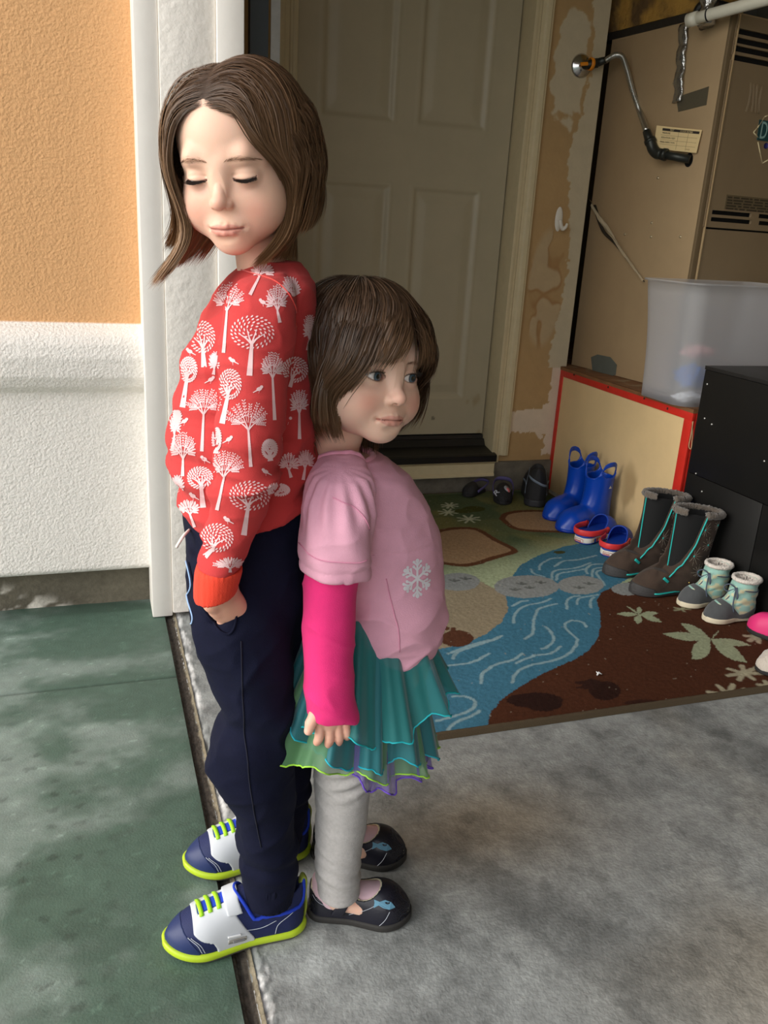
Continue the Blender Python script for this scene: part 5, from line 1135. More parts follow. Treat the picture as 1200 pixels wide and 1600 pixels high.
def skin_colour(P, d, base=(233, 190, 166), lip=(200, 112, 104), blush=0.35, young=False):
    c = np.tile(np.array(lin(base)), (len(P), 1)); x, y, z = P.T
    def tint(m, col):
        nonlocal c; c = mix3(c, np.tile(np.array(lin(col)), (len(P), 1)), np.clip(m, 0, 1))
    ck = np.exp(-(((np.abs(x) - 0.036) / 0.016) ** 2 + ((z + 0.046) / 0.015) ** 2)) * (y < -0.02); tint(ck * blush, (222, 128, 112))
    tint(np.exp(-((x / 0.011) ** 2 + ((z - d['nt'][2]) / 0.010) ** 2)) * (y < -0.07) * 0.30, (224, 140, 124))
    # lips
    mz, my = d['mz'], d['my']; ax = np.abs(x); half = np.clip(1 - (ax / 0.0205) ** 2, 0, 1)
    up = mz + (0.0054 - 0.0014 * np.exp(-(x / 0.003) ** 2)) * half ** 0.8; lo = mz - 0.0078 * half ** 0.7
    lm = sst(0.0012, -0.0008, z - up) * sst(-0.0012, 0.0008, z - lo) * (ax < 0.0212) * (y < my + 0.012); tint(lm * 0.62, lip)
    tint(sst(0.0012, 0.0, np.abs(z - mz + 0.0006)) * (ax < 0.0205) * (y < my + 0.010) * 0.7, (120, 56, 52))
    # nostrils, lid rims, corner shade
    for s in (-1, 1):
        tint(sst(0.0034, 0.0016, np.sqrt((x - s * 0.0042) ** 2 + (y - d['nt'][1] - 0.001) ** 2 + (z - d['nt'][2] + 0.0065) ** 2)) * 0.85, (110, 52, 44))
        u = (x - s * d['ex']) * s; q = np.clip(1 - (u / 0.0130) ** 2, 0, 1); zz = z - d['ez']; top = d['up'] * q ** 0.75 + 0.0004; bot = -d['lo'] * q ** 0.9
        near = (y < d['ey'] - 0.004) & (np.abs(u) < 0.0128)
        tint(sst(0.0016, 0.0004, np.abs(zz - top)) * near * 0.85, (70, 40, 34)); tint(sst(0.0014, 0.0003, np.abs(zz - bot)) * near * 0.45, (150, 84, 76))
        tint(np.exp(-((u / 0.014) ** 2 + ((zz + 0.010) / 0.006) ** 2)) * (y < -0.04) * 0.25, (190, 130, 122))
        # brows
        bx = u / 0.018; bz = (0.0205 - 0.0026 * bx ** 2 + 0.0004 * bx) + (0.0 if not young else -0.001); tint(sst(0.0042, 0.0, np.abs(zz - bz)) * sst(1.1, 0.5, np.abs(bx)) * (y < -0.03) * 0.42, (168, 124, 96))
    return c
skin = mat('skin', vcol=True, rough=0.48, spec=0.35, sss=0.20, bump=0.00012, bscale=900)
def eyes(root, M, d, look, iris=(84, 108, 124), par=None):
    for s in (-1, 1):
        Rr = d['R']; c = Vector((s * d['ex'], d['ey'] + 0.0002, d['ez'])); bm = bmesh.new(); bmesh.ops.create_uvsphere(bm, u_segments=40, v_segments=28, radius=Rr)
        L = Vector(look).normalized(); me = bpy.data.meshes.new('eyeball'); bm.to_mesh(me); bm.free(); n = len(me.vertices); co = np.empty(n * 3, np.float32); me.vertices.foreach_get('co', co); co = co.reshape(-1, 3).astype(float)
        # pole of the sphere turned to the line of sight, finer rings there
        zz = co[:, 2] / Rr; th = np.arccos(np.clip(zz, -1, 1)); th2 = th ** 1.5 / PI ** 0.5; ph = np.arctan2(co[:, 1], co[:, 0]); loc = np.stack([np.sin(th2) * np.cos(ph), np.sin(th2) * np.sin(ph), np.cos(th2)], 1) * Rr
        ang = th2; col = np.tile(np.array(lin((222, 214, 210))), (n, 1)); ir = np.array(lin(iris)); ri, rp_ = 0.50, 0.24
        t = np.clip(ang / ri, 0, 1); icol = ir * (0.65 + 0.55 * np.sin(t * PI))[:, None] * (0.8 + 0.4 * vnoise(ph * 9, t * 2, seed=5))[:, None]
        col = mix3(col, icol, sst(ri + 0.03, ri - 0.03, ang)); col = mix3(col, np.tile(np.array(lin((26, 28, 34))), (n, 1)), sst(0.07, 0.0, np.abs(ang - ri)) * 0.8); col = mix3(col, np.zeros((n, 3)) + 0.003, sst(rp_ + 0.04, rp_ - 0.02, ang))
        q = Vector((0, 0, 1)).rotation_difference(L).to_matrix(); loc = loc @ np.array(q).T + np.array(c)
        me.vertices.foreach_set('co', loc.astype(np.float32).ravel()); a = me.color_attributes.new('Col', 'FLOAT_COLOR', 'POINT'); c4 = np.ones((n, 4), np.float32); c4[:, :3] = col; a.data.foreach_set('color', c4.ravel())
        me.transform(M); o = link('eyeball', me, mat('eye', vcol=True, rough=0.08, spec=0.6, coat=0.6), None); o.parent = par; o.matrix_parent_inverse = Matrix.Identity(4)
def lashes(root, M, d, par, down=False, dens=46):
    rr = random.Random(4); L = []; s_ = M.to_scale()[0]
    for s in (-1, 1):
        for i in range(dens):
            u = -0.0115 + 0.0245 * i / dens; q = max(0, 1 - (u / 0.0130) ** 2); zt = d['ez'] + d['up'] * q ** 0.75 + 0.0003; r2 = 0.0138 ** 2 - u * u - (zt - d['ez']) ** 2; y = d['ey'] - math.sqrt(max(r2, 1e-6)); l = (0.0030 + 0.0045 * sst(-0.011, 0.004, u)) * (1.15 if down else 1.0) + rr.uniform(-.001, .001)
            p0 = Vector((s * (d['ex'] + u), y + 0.0004, zt)); dz = (-0.55 if down else 0.35); p1 = p0 + Vector((s * u * 0.12, -l * 0.55, dz * l * 0.5)); p2 = p1 + Vector((s * u * 0.16, -l * 0.35, (0.25 if down else 0.7) * l * (0.2 if down else 0.6)))
            L.append(([M @ p0, M @ p1, M @ p2], [(0.00034 if down else 0.00022) * s_, (0.00026 if down else 0.00016) * s_, 0.00008]))
            if i % 3 == 0 and not down:
                zb = d['ez'] - d['lo'] * q ** 0.9; p0 = Vector((s * (d['ex'] + u), d['ey'] - math.sqrt(max(0.0136 ** 2 - u * u - (zb - d['ez']) ** 2, 1e-6)), zb)); L.append(([M @ p0, M @ (p0 + Vector((s * u * .1, -0.0022, -0.0018)))], [0.0002, 0.00008]))
    o = tubes('eyelashes', L, mat('lash_dark', (34, 24, 20), 0.6), None, 3); o.parent = par; o['kind'] = 'stuff'
def brows(root, M, d, B, par, col=(140, 104, 80), young=False):
    rr = random.Random(8); L = []
    for s in (-1, 1):
        for i in range(150):
            bx = rr.uniform(-1, 1); u = bx * 0.0180; z = d['ez'] + 0.0205 - 0.0026 * bx ** 2 + 0.0004 * bx + rr.gauss(0, 0.0015) * (1.1 - abs(bx)) - (0.001 if young else 0); x = s * (d['ex'] + u)
            h = B.ray_cast(Vector((x, -0.13, z)), Vector((0, 1, 0)))
            if not h[0]: continue
            p = h[0] + Vector((0, -0.0002, 0)); dr_ = Vector((s * 0.8, 0, 0.45 - 0.7 * (bx + 0.6))).normalized() * 0.004; h2 = B.ray_cast(Vector((x + dr_.x, -0.13, z + dr_.z)), Vector((0, 1, 0)))
            if h2[0]: L.append(([M @ p, M @ (h2[0] + Vector((0, -0.0004, 0)))], [0.00009, 0.00004]))
    o = tubes('eyebrows', L, mat('brow_%d' % col[0], col, 0.7), None, 3); o.parent = par; o['kind'] = 'stuff'

def grow_hair(name, M, roots, part, length_fn, N, col, seed, off=(0.004, 0.018), curl=0.5, push=None, steps_=64, ds=0.0052, width=0.0011, extra=None, wspread=0.9, gnd=1.0, decay=0.04, hug=0.35, tight=(0.0, 0.0), clump=0.10, stop=None, T=22, oscale=None):
    """strands run from the scalp over a shell round the skull, then hang"""
    rs = np.random.RandomState(seed); P = roots; n = len(P); S = M.to_scale()[0]; Rm = np.array(M.to_3x3()) / S
    g = Rm.T @ np.array((0, 0, -1.0)); o = (off[0] + (off[1] - off[0]) * rs.rand(n) ** 0.8) * (1.0 if oscale is None else oscale(P))
    C = np.array((0, 0.012, 0.022)); Rr = np.array((0.072, 0.087, 0.077))
    C2 = np.array((0, 0.000, -0.040)); R2 = np.array((0.056, 0.060, 0.060)); C3 = np.array((0, 0.03, -0.10)); R3 = np.array((0.034, 0.040, 0.09))
    def shell(p):
        best = np.full(len(p), 9.0); nr = np.zeros_like(p)
        for c_, r_ in ((C, Rr), (C2, R2), (C3, R3)):
            q = (p - c_); k0 = np.linalg.norm(q / r_, axis=1); k1 = np.linalg.norm(q / r_ ** 2, axis=1) + 1e-9; d_ = k0 * (k0 - 1) / k1; nn = q / r_ ** 2 / k1[:, None]; m = d_ < best; best = np.where(m, d_, best); nr[m] = nn[m]
        return best, nr
    path = [P.copy()]; p = P.copy(); alive = np.ones(n, bool); dist = np.zeros(n); prev = np.zeros_like(p); L = length_fn(P, rs)
    grp = np.arange(n); gv = np.stack([vnoise(P[:, 0] * 95 + 7 * q, P[:, 1] * 95, P[:, 2] * 95, seed=400 + q) for q in range(3)], 1) * 2 - 1; gv = gv + 0.22 * rs.normal(0, 1, (n, 3))
    for it in range(steps_):
        d_, nn = shell(p); w_ = np.exp(-np.maximum(dist, 0) / decay)[:, None]
        away = part(P, p); f = g * gnd * (0.25 + 1.0 * (1 - w_)) + away * w_ * wspread + gv * clump
        if extra is not None: f = f + extra(P, p, dist)
        f = f - nn * (hug * sst(0.002, 0.014, d_ - o) * sst(tight[0] - 0.02, tight[0] + 0.03, p[:, 2]))[:, None]; touch = sst(0.010, 0.0, d_ - o)[:, None]; f = f - nn * (np.sum(f * nn, 1)[:, None]) * touch * (np.sum(f * nn, 1)[:, None] < 0.3)
        f = f / (np.linalg.norm(f, axis=1)[:, None] + 1e-9); dr_ = f * 0.55 + prev * 0.45 if it else f; dr_ /= np.linalg.norm(dr_, axis=1)[:, None] + 1e-9; prev = dr_
        p2 = p + dr_ * ds; tgt = o * np.clip(0.25 + dist / 0.05, 0, 1); d2, nn2 = shell(p2); pen = np.maximum(tgt - d2, 0); p2 = p2 + nn2 * pen[:, None]
        alive &= dist < L
        if stop is not None: alive &= ~stop(P, p, gv)
        p = np.where(alive[:, None], p2, p); dist = dist + ds * alive; path.append(p.copy())
    X = np.array(path).transpose(1, 0, 2)
    for _ in range(10): X[:, 1:-1] = 0.25 * X[:, :-2] + 0.5 * X[:, 1:-1] + 0.25 * X[:, 2:]
    # resample each strand evenly up to where it stopped
    cnt = np.minimum((dist / ds).astype(int), steps_); keep = cnt > 3; X, cnt, P_ = X[keep], cnt[keep], P[keep]; n = len(X); o_ = o[keep]
    t = np.linspace(0, 1, T)[None, :] * cnt[:, None]; i0 = np.minimum(t.astype(int), cnt[:, None] - 1); fr = (t - i0)[..., None]; ar = np.arange(n)[:, None]; Y = X[ar, i0] * (1 - fr) + X[ar, i0 + 1] * fr
    _, nrm = shell(Y.reshape(-1, 3)); nrm = nrm.reshape(n, T, 3); tg_ = np.gradient(Y, axis=1); tg_ /= np.linalg.norm(tg_, axis=2)[..., None] + 1e-9
    side = np.cross(tg_, nrm); side /= np.linalg.norm(side, axis=2)[..., None] + 1e-9; tw = rs.normal(0, 0.35, n)[:, None, None]; side = side * np.cos(tw) + np.cross(tg_, side) * np.sin(tw)
    wd = (width * (0.7 + 0.6 * rs.rand(n)))[:, None] * np.interp(np.linspace(0, 1, T), [0, 0.12, 0.8, 1], [0.12, 1, 0.9, 0.12])[None]
    A = Y - side * wd[..., None] / 2; B_ = Y + side * wd[..., None] / 2
    V = np.stack([A, B_], 2).reshape(n, -1, 3); Mn = np.array(M); W = V.reshape(-1, 3) @ Mn[:3, :3].T + Mn[:3, 3]
    b = np.arange(n)[:, None] * 2 * T + np.arange(T - 1)[None] * 2; F = np.stack([b, b + 1, b + 3, b + 2], -1).reshape(-1, 4)
    base = np.array(lin(col[0])); tip = np.array(lin(col[1])); tt = np.linspace(0, 1, T)[None, :, None]; rv = (0.84 + 0.32 * rs.rand(n))[:, None, None] * (1 + 0.16 * gv[keep, 0])[:, None, None]
    Cc = (base * (1 - tt ** 1.3) + tip * tt ** 1.3) * rv; Cc = np.repeat(Cc, 2, axis=1).reshape(-1, 3)
    return link(name, npmesh(W, F, np.clip(Cc, 0, 1)), mat('hair_strands', vcol=True, rough=0.42, spec=0.32), None), Y
def scalp_roots(N, region, seed, part_x=None):
    rs = np.random.RandomState(seed); out = []
    C = np.array((0, 0.012, 0.022)); Rr = np.array((0.0705, 0.0855, 0.0755))
    while sum(len(o) for o in out) < N:
        q = rs.normal(0, 1, (N * 2, 3)); q /= np.linalg.norm(q, axis=1)[:, None]; p = C + q * Rr * 1.012; p = p[region(p)]
        if part_x is not None: p = p[(np.abs(p[:, 0] - part_x) < 0.010) & (p[:, 2] > 0.05) | (rs.rand(len(p)) < 0.55)]
        out.append(p)
    out = np.vstack(out); return out[rs.permutation(len(out))[:N]]
def hair_cap(name, M, region_fn, col, th=0.0035):
    th = 0.0004
    v = Vol((-0.085, -0.085, -0.075), (0.085, 0.11, 0.108), 0.0022); v.ell((0, 0.012, 0.022), (0.070 + th, 0.085 + th, 0.075 + th)); v.all(lambda x, y, z: region_fn(x, y, z), 'and', 0.003)
    return volobj(name, v, mat('hair_base_%d' % col[0], col, 0.6, spec=0.3), None, M=M, smooth=2)
def loft(v, secs, k=0.0, p=2.0, mode='add', n=4):
    """stack of elliptical sections (z, cx, cy, rx, ry), any order of z"""
    S = np.array(sorted(secs)); zi = np.linspace(S[0, 0], S[-1, 0], len(S) * n * 3)
    # smooth interpolation of the section values
    def ip(j):
        t = np.interp(zi, S[:, 0], np.arange(len(S))); i = np.clip(t.astype(int), 0, len(S) - 2); f = t - i; a = S[np.maximum(i - 1, 0), j]; b = S[i, j]; c = S[i + 1, j]; d = S[np.minimum(i + 2, len(S) - 1), j]
        return 0.5 * (2 * b + (c - a) * f + (2 * a - 5 * b + 4 * c - d) * f ** 2 + (3 * b - a - 3 * c + d) * f ** 3)
    T = [ip(j) for j in range(1, 5)]
    def fn(x, y, z):
        cx, cy, rx, ry = [np.interp(z, zi, q) for q in T]; dx, dy = (x - cx), (y - cy); k0 = (np.abs(dx / rx) ** p + np.abs(dy / ry) ** p) ** (1 / p); k1 = np.sqrt((dx / rx ** 2) ** 2 + (dy / ry ** 2) ** 2) + 1e-6
        d = np.where(k0 > 0.3, k0 * (k0 - 1) / k1, -np.minimum(rx, ry) * 0.6); d = np.minimum(d, 0.05); ez = np.maximum(z - S[-1, 0], S[0, 0] - z); return np.where(ez > 0, np.maximum(d, ez), np.maximum(d, ez * 1.0))
    m = max(k, 0.0) + 3 * v.h
    lo = (np.min(T[0] - T[2]), np.min(T[1] - T[3]), S[0, 0]); hi = (np.max(T[0] + T[2]), np.max(T[1] + T[3]), S[-1, 0]); return v.op(fn, lo, hi, k, mode, m)
def secs(rows, Y):
    """rows of (py, left px, right px, ry[, Y]) read off the photograph at depth Y"""
    out = []
    for r in rows:
        y = r[4] if len(r) > 4 else Y; a = at(r[1], r[0], Y=y); b = at(r[2], r[0], Y=y); out.append(((a.z + b.z) / 2, (a.x + b.x) / 2, y, (b.x - a.x) / 2, r[3]))
    return out
# ------------------------------------------------------------------ the older child, back turned to the younger
OC = Vector((0.17, 1.03, 0.0))
older = thing('person', 'taller child with brown bob, red tree-print top and navy trousers, hand in pocket', 'person', OC)
OM = headM((0.162, 1.000, 1.046), -29, 13, -4.3, 0.945)
Oinv = OM.inverted(); OS = 0.945
nb0 = Vector((0.195, 1.030, 0.925)); nb1 = Vector((0.205, 1.035, 0.86))
vh, dd = sculpt_head(False, [(0, 0.022, -0.045), tuple(Oinv @ nb0.lerp(nb1, -0.4)), tuple(Oinv @ nb0), tuple(Oinv @ nb1)], [0.036, 0.031, 0.031, 0.034], open_eyes=False)
HP, HQ = vh.mesh(None, 2); HC = skin_colour(HP, dd); Mn = np.array(OM); HB = BVHTree.FromPolygons([Vector(q) for q in HP], [tuple(q) for q in HQ.tolist()])
HW = HP @ Mn[:3, :3].T + Mn[:3, 3]
# rest of the body, one surface under the clothes
vb = Vol((0.02, 0.84, 0.0), (0.34, 1.22, 0.93), 0.004)
vb.chain([(0.205, 1.035, 0.90), (0.20, 1.03, 0.84)], [0.030, 0.05], 0.02)
loft(vb, [(0.86, .20, 1.03, .03, .06), (0.82, .195, 1.03, .05, .085), (0.74, .185, 1.03, .062, .095), (0.64, .175, 1.03, .070, .090), (0.56, .185, 1.03, .068, .085), (0.50, .188, 1.03, .052, .075), (0.46, .188, 1.03, .04, .05)], 0.02)
for rows, yy, hx in (([(960, 297, 452), (1060, 334, 456), (1165, 330, 458), (1230, 352, 458), (1340, 380, 458), (1400, 390, 456)], .965, 0.0), ([(960, 335, 478), (1060, 352, 480), (1130, 358, 486), (1215, 394, 480), (1318, 410, 466), (1340, 412, 466)], 1.10, 0.0)):
    pts_ = [((at(l, y, Y=yy) + at(r, y, Y=yy)) / 2) for y, l, r in rows]; pts_[0].y = lerp(yy, 1.03, 0.25)
    vb.chain([(0.18, lerp(yy, 1.03, .3), 0.46)] + pts_, [0.038, 0.046, 0.036, 0.036, 0.032, 0.026, 0.024], 0.02)
    f0 = pts_[-1]; vb.chain([f0, (f0.x - 0.004, yy, 0.034), (f0.x - 0.055, yy, 0.026), (f0.x - 0.095, yy, 0.022)], [0.020, 0.019, 0.016, 0.011], 0.008)
sh = at(412, 500, Y=0.915); el = at(402, 700, Y=0.895); wr = at(342, 905, Y=0.900); hd = at(338, 955, Y=0.915)
for dy in (0.0, 0.235):
    off_ = Vector((0.03 if dy else 0, dy, 0)); vb.chain([sh + off_, el + off_, wr + off_], [0.026, 0.023, 0.018], 0.02)
BP, BQ = vb.mesh(None, 2)
# the hand slipping into the pocket: palm, four curled fingers and a thumb
vn = Vol(tuple(np.array(wr) - (0.06, 0.05, 0.13)), tuple(np.array(wr) + (0.05, 0.07, 0.04)), 0.0014)
vn.chain([wr + Vector((0.002, 0, 0.03)), wr, wr + Vector((0.002, 0.002, -0.012))], [0.0185, 0.0175, 0.0185], 0.004, sq=(1.0, 0.82, 1.0))
pl0 = wr + Vector((0.002, 0.008, -0.018)); pl1 = wr + Vector((0.017, 0.026, -0.054))
vn.chain([pl0 + Vector((-0.008, 0, 0)), pl1 + Vector((-0.011, 0, 0))], [0.0125, 0.0115], 0.008, sq=(1, 0.85, 1)); vn.chain([pl0 + Vector((0.008, 0, 0)), pl1 + Vector((0.013, 0, 0))], [0.012, 0.0115], 0.010, sq=(1, 0.85, 1))
vn.chain([pl0, pl1], [0.013, 0.012], 0.010, sq=(1, 0.85, 1))
for i, (fx, l) in enumerate([(-0.010, 0.040), (-0.002, 0.045), (0.006, 0.042), (0.013, 0.033)]):
    a = pl1 + Vector((fx, 0, -0.002)); vn.chain([a, a + Vector((0.002, 0.004, -l * 0.45)), a + Vector((0.005, 0.012, -l * 0.8)), a + Vector((0.007, 0.020, -l))], [0.0076, 0.0070, 0.0064, 0.0055], 0.0015)
vn.chain([pl0 + Vector((-0.008, 0.000, -0.004)), pl0 + Vector((-0.009, 0.004, -0.018)), pl0 + Vector((-0.002, 0.013, -0.030)), pl0 + Vector((0.006, 0.024, -0.040))], [0.0095, 0.0085, 0.0075, 0.0065], 0.006)
NP_, NQ = vn.mesh(None, 2)
allP = np.vstack([HW, BP, NP_]); allQ = np.vstack([HQ, BQ + len(HW), NQ + len(HW) + len(BP)])
bc = np.tile(np.array(lin((230, 184, 160))), (len(BP), 1)); hc_ = np.tile(np.array(lin((228, 172, 148))), (len(NP_), 1))
obody = kid(link('body', npmesh(allP, allQ, np.vstack([HC, bc, hc_])), skin), older)
Tinv = Matrix.Translation(-OC)
eyes(older, OM, dd, (-0.1, -1, -0.65), (70, 70, 66), obody); lashes(older, OM, dd, obody, True, 70); brows(older, OM, dd, HB, obody)
# hair: centre part, chin-length bob
pline = lambda p: 0.004 + 0.05 * (p[:, 1] + 0.075) * 0.0
def oreg(p):
    x, y, z = p.T; q = x + 0.010
    fr = np.where(y < -0.02, z > np.interp(q, [-0.07, -0.055, -0.03, 0, 0.0375, 0.055, 0.07, 0.08], [0.0, 0.028, 0.052, 0.061, 0.046, 0.030, 0.004, -0.02]), True)
    sd = np.where((y >= -0.02) & (y < 0.02), z > -0.012, True); bk = z > -0.055; lt = (x < 0.03) | (y > np.interp(z, [-0.02, 0.005, 0.03, 0.05], [-0.008, -0.026, -0.056, -0.09]))
    return fr & sd & bk & lt
def opart(P, p):
    s = np.sign(P[:, 0] + 0.010); a = np.zeros_like(p); a[:, 0] = s * 1.3; a[:, 1] = 0.45 + 0.35 * (s > 0) + 0.5 * sst(0.0, 0.05, P[:, 1]); a[:, 2] = 0.0; return a
def olen(P, rs):
    x, y, z = P.T; hem = -0.118 + 0.012 * rs.rand(len(P)) - 0.006 * (x < 0); L = (z - hem) + 0.55 * (0.072 - np.abs(x)) * sst(0.02, 0.08, z) + 0.03 * sst(0.05, 0.09, z); return L * (1 - 0.10 * (rs.rand(len(P)) < 0.05))
def oextra(P, p, dist):
    f = np.zeros_like(p); low = sst(-0.045, -0.10, p[:, 2])[:, None]
    lf = (p[:, 0] < 0)[:, None]; f += lf * low * np.array((-0.9, -0.5, 0.1)); f += (~lf) * sst(-0.055, -0.095, p[:, 2])[:, None] * np.array((-1.2, -0.8, 0.05))
    ym = np.interp(p[:, 2], [-0.085, -0.06, -0.02, 0.005, 0.03, 0.05], [-0.075, -0.036, -0.020, -0.034, -0.058, -0.09]); f += ((p[:, 0] > 0.02) & (p[:, 2] > -0.09))[:, None] * np.clip((ym - p[:, 1]) / 0.01, 0, 1.6)[:, None] * np.array((0.15, 1.0, 0.0))
    return f
oroots = scalp_roots(18000, oreg, 11, -0.010)
ohair, _ = grow_hair('hair', OM, oroots, opart, olen, 18000, ((82, 60, 44), (146, 112, 80)), 5, off=(0.002, 0.013), extra=oextra, width=0.0011, T=24, oscale=lambda P: np.where(P[:, 0] < -0.012, 0.45, 1.0), decay=0.040, hug=0.55, tight=(-0.07, 0))
kid(ohair, older); ohair['kind'] = 'stuff'
def ocapreg(x, y, z):
    lt = np.where(x > 0.03, np.interp(z, [-0.02, 0.005, 0.03, 0.05], [-0.006, -0.022, -0.052, -0.09]) - y, -1.0)
    fr = 0.004 + np.interp(x + 0.010, [-0.07, -0.055, -0.03, 0, 0.0375, 0.055, 0.07, 0.08], [0.0, 0.028, 0.052, 0.061, 0.046, 0.030, 0.004, -0.02]); zl = np.where(y < -0.02, fr, np.where(y < 0.02, lerp(fr, -0.01, np.clip((y + 0.02) / 0.02, 0, 1)), -0.05)); return np.maximum(zl - z, lt)
kid(hair_cap('hair_base', OM, ocapreg, (62, 45, 33), 0.0015), older)
# red top
def folds(x, y, z, s=0):
    return 0.0022 * np.sin(z * 120 + 18 * x + 3 * np.sin(x * 35 + s) + 2 * np.sin(y * 25))
tor = secs([(408, 394, 466, .044), (422, 376, 476, .070), (438, 360, 482, .095), (458, 343, 486, .106), (500, 318, 487, .110), (560, 290, 485, .112), (620, 276, 485, .110), (680, 265, 488, .110), (720, 267, 486, .110), (760, 276, 482, .108), (800, 286, 478, .106), (845, 300, 474, .100)], 1.03)
armn = secs([(428, 402, 442, .020, .955), (440, 378, 454, .034, .940), (462, 358, 459, .040, .920), (500, 346, 460, .042, .905), (560, 341, 455, .042, .896), (620, 342, 448, .042, .892), (680, 339, 441, .042, .890), (722, 336, 438, .042, .890), (760, 331, 430, .041, .892), (800, 324, 414, .038, .895), (840, 317, 396, .035, .898), (880, 309, 380, .033, .900), (900, 306, 374, .031, .900)], 0.90)
def topvol(h=0.0026):
    v = Vol((0.0, 0.83, 0.44), (0.34, 1.24, 0.945), h); loft(v, tor, 0.0, 2.2)
    loft(v, armn, 0.012, 2.0); armf = [(z, cx + 0.03, 2.06 - cy, rx, ry) for z, cx, cy, rx, ry in armn]; loft(v, armf, 0.012, 2.0); return v
vt = topvol()
# soft folds: elbow, belly, underarm
zel = at(400, 730, Y=0.9).z; zbel = at(280, 740, Y=1.0).z; zsh = at(300, 560, Y=1.0).z
def tf(x, y, z):
    arm = sst(0.945, 0.925, y)
    d = arm * (0.0030 * np.sin((z - zel) * 150 + (x - 0.17) * 60) * np.exp(-((z - zel) / 0.05) ** 2) + 0.0022 * np.sin((z - zel + 0.13) * 190 + (x - 0.1) * 90) * np.exp(-((z - zel + 0.13) / 0.04) ** 2))
    d = d + (1 - arm) * (0.0045 * np.sin((z - zbel) * 130 + np.sin(x * 40) * 1.5 + (x - 0.1) * 25) * np.exp(-((z - zbel) / 0.06) ** 2) + 0.0035 * np.sin((z - zsh) * 140 - (x - 0.1) * 70) * np.exp(-((z - zsh) / 0.05) ** 2) * sst(0.22, 0.12, x))
    return d + 0.0012 * np.sin(z * 60 + x * 45) * np.cos(y * 50 + x * 30)
vt.all(tf)
# hem: lower in front, higher at the back; sleeve ends at the cuff
hz0 = at(292, 806, Y=1.0).z; hz1 = at(470, 788, Y=0.95).z
zc0 = at(340, 890, Y=0.90).z
az_ = sorted((q[0], q[1] + q[3]) for q in armn); azz = [q[0] for q in az_]; azx = [q[1] for q in az_]
vt.all(lambda x, y, z: np.where(((y < 0.938) | (y > 1.122)) & (x < np.interp(z, azz, azx) + 0.002), zc0 - z + (x - 0.10) * 0.12, (np.interp(x, [0.04, 0.075, 0.17, 0.28], [hz0 + 0.006, hz0 - 0.022, hz0 - 0.004, hz1 + 0.01]) - z)), 'and', 0.004)
# neckline
nk = Vector((0.198, 1.032, 0.0)); vt.chain([(0.190, 1.028, 0.99), (0.196, 1.03, 0.90)], [0.047, 0.042], 0.004) if False else None
topm = mat('red_jersey', (192, 62, 62), 0.9, sheen=0.04, spec=0.2, var=0.03, vscale=60, bump=0.0003, bscale=900)
otop = kid(volobj('printed_top', vt, topm, None, smooth=2), older)
wrinkle(otop, lambda x, y, z: 0.0042 * (ridge(x * 14 + z * 9, y * 9, z * 24 - x * 10, 501) - 0.35) * (0.35 + 0.9 * np.exp(-((z - zbel) / 0.07) ** 2) + 0.7 * np.exp(-((z - zel) / 0.05) ** 2)) + 0.0016 * (ridge(x * 30, y * 30, z * 60, 502) - 0.3))
TB = BVHTree.FromPolygons([v.co.copy() for v in otop.data.vertices], [tuple(p.vertices) for p in otop.data.polygons])
# collar band
crim = mat('red_rib', (222, 62, 52), 0.85, sheen=0.3, bump=0.0005, bscale=500)
cu = secs([(884, 308, 378, .0335, .900), (892, 305, 377, .0335, .900), (915, 303, 371, .032, .900), (936, 303, 366, .0305, .901), (942, 304, 364, .030, .901)], .90)
vc = Vol((0.05, 0.85, cu[-1][0] - 0.01), (0.20, 0.95, cu[0][0] + 0.02), 0.0018); loft(vc, cu, 0, 2.1); zb_ = min(c[0] for c in cu); vc.all(lambda x, y, z: zb_ + 0.004 - z + (x - 0.10) * 0.30, 'and', .003); vc.ell((0, 0, 0), (0.001, 0.001, 0.001))
vc.all(lambda x, y, z: 0.0004 * np.sin(np.arctan2(y - 0.9, x - 0.10) * 60)); kid(volobj('cuff', vc, mat('cuff_rib', (222, 60, 34), 0.85, sheen=0.05, bump=0.0004, bscale=700), None), older)
vf = Vol((0.08, 1.11, cu[-1][0] - 0.01), (0.24, 1.21, cu[0][0] + 0.02), 0.003); loft(vf, [(z, cx + 0.03, 2.06 - cy, rx, ry) for z, cx, cy, rx, ry in cu], 0, 2.1); kid(volobj('cuff', vf, mat('cuff_rib'), None), older)
cn = [(nk.x + 0.040 * math.cos(a), nk.y + 0.040 * math.sin(a), 0.893 - 0.10 * math.cos(a) * 0.0 + 0.016 * math.cos(a)) for a in np.linspace(0, 2 * PI, 40)]
kid(tube('neckband', cn, 0.0075, crim, None, 10, flat=1.3), older)
# printed trees and birds laid on the cloth as thin white leaves
def z3(x, y): return (240 + x / 2.667, 390 + y / 2.667)
pv, pf_ = [], []
def put(poly, Yg):
    """polygon in photo pixels at depth Yg, dropped along +y onto the top"""
    hs = []
    for (px, py) in poly:
        w_ = at(px, py, Y=0.9); e0_ = Vector((0, 0, CAMZ)); dr_ = (w_ - e0_).normalized(); h = TB.ray_cast(e0_, dr_)
        if h[0] is None or h[1].dot(dr_) > -0.06: return
        hs.append(h[0] + Vector((h[1].x, h[1].y, h[1].z)) * 0.0006)
    if max(q.y for q in hs) - min(q.y for q in hs) > 0.032: return
    b = len(pv); pv.extend(hs); pf_.append(tuple(range(b, b + len(hs))))
def blade(cx, cy, a, l, w_):
    ca, sa = math.cos(a), math.sin(a); return [(cx + u * l * ca - q * w_ * sa, cy + u * l * sa + q * w_ * ca) for u, q in [(-.5, 0), (-.2, .42), (.15, .5), (.5, 0), (.15, -.5), (-.2, -.42)]]
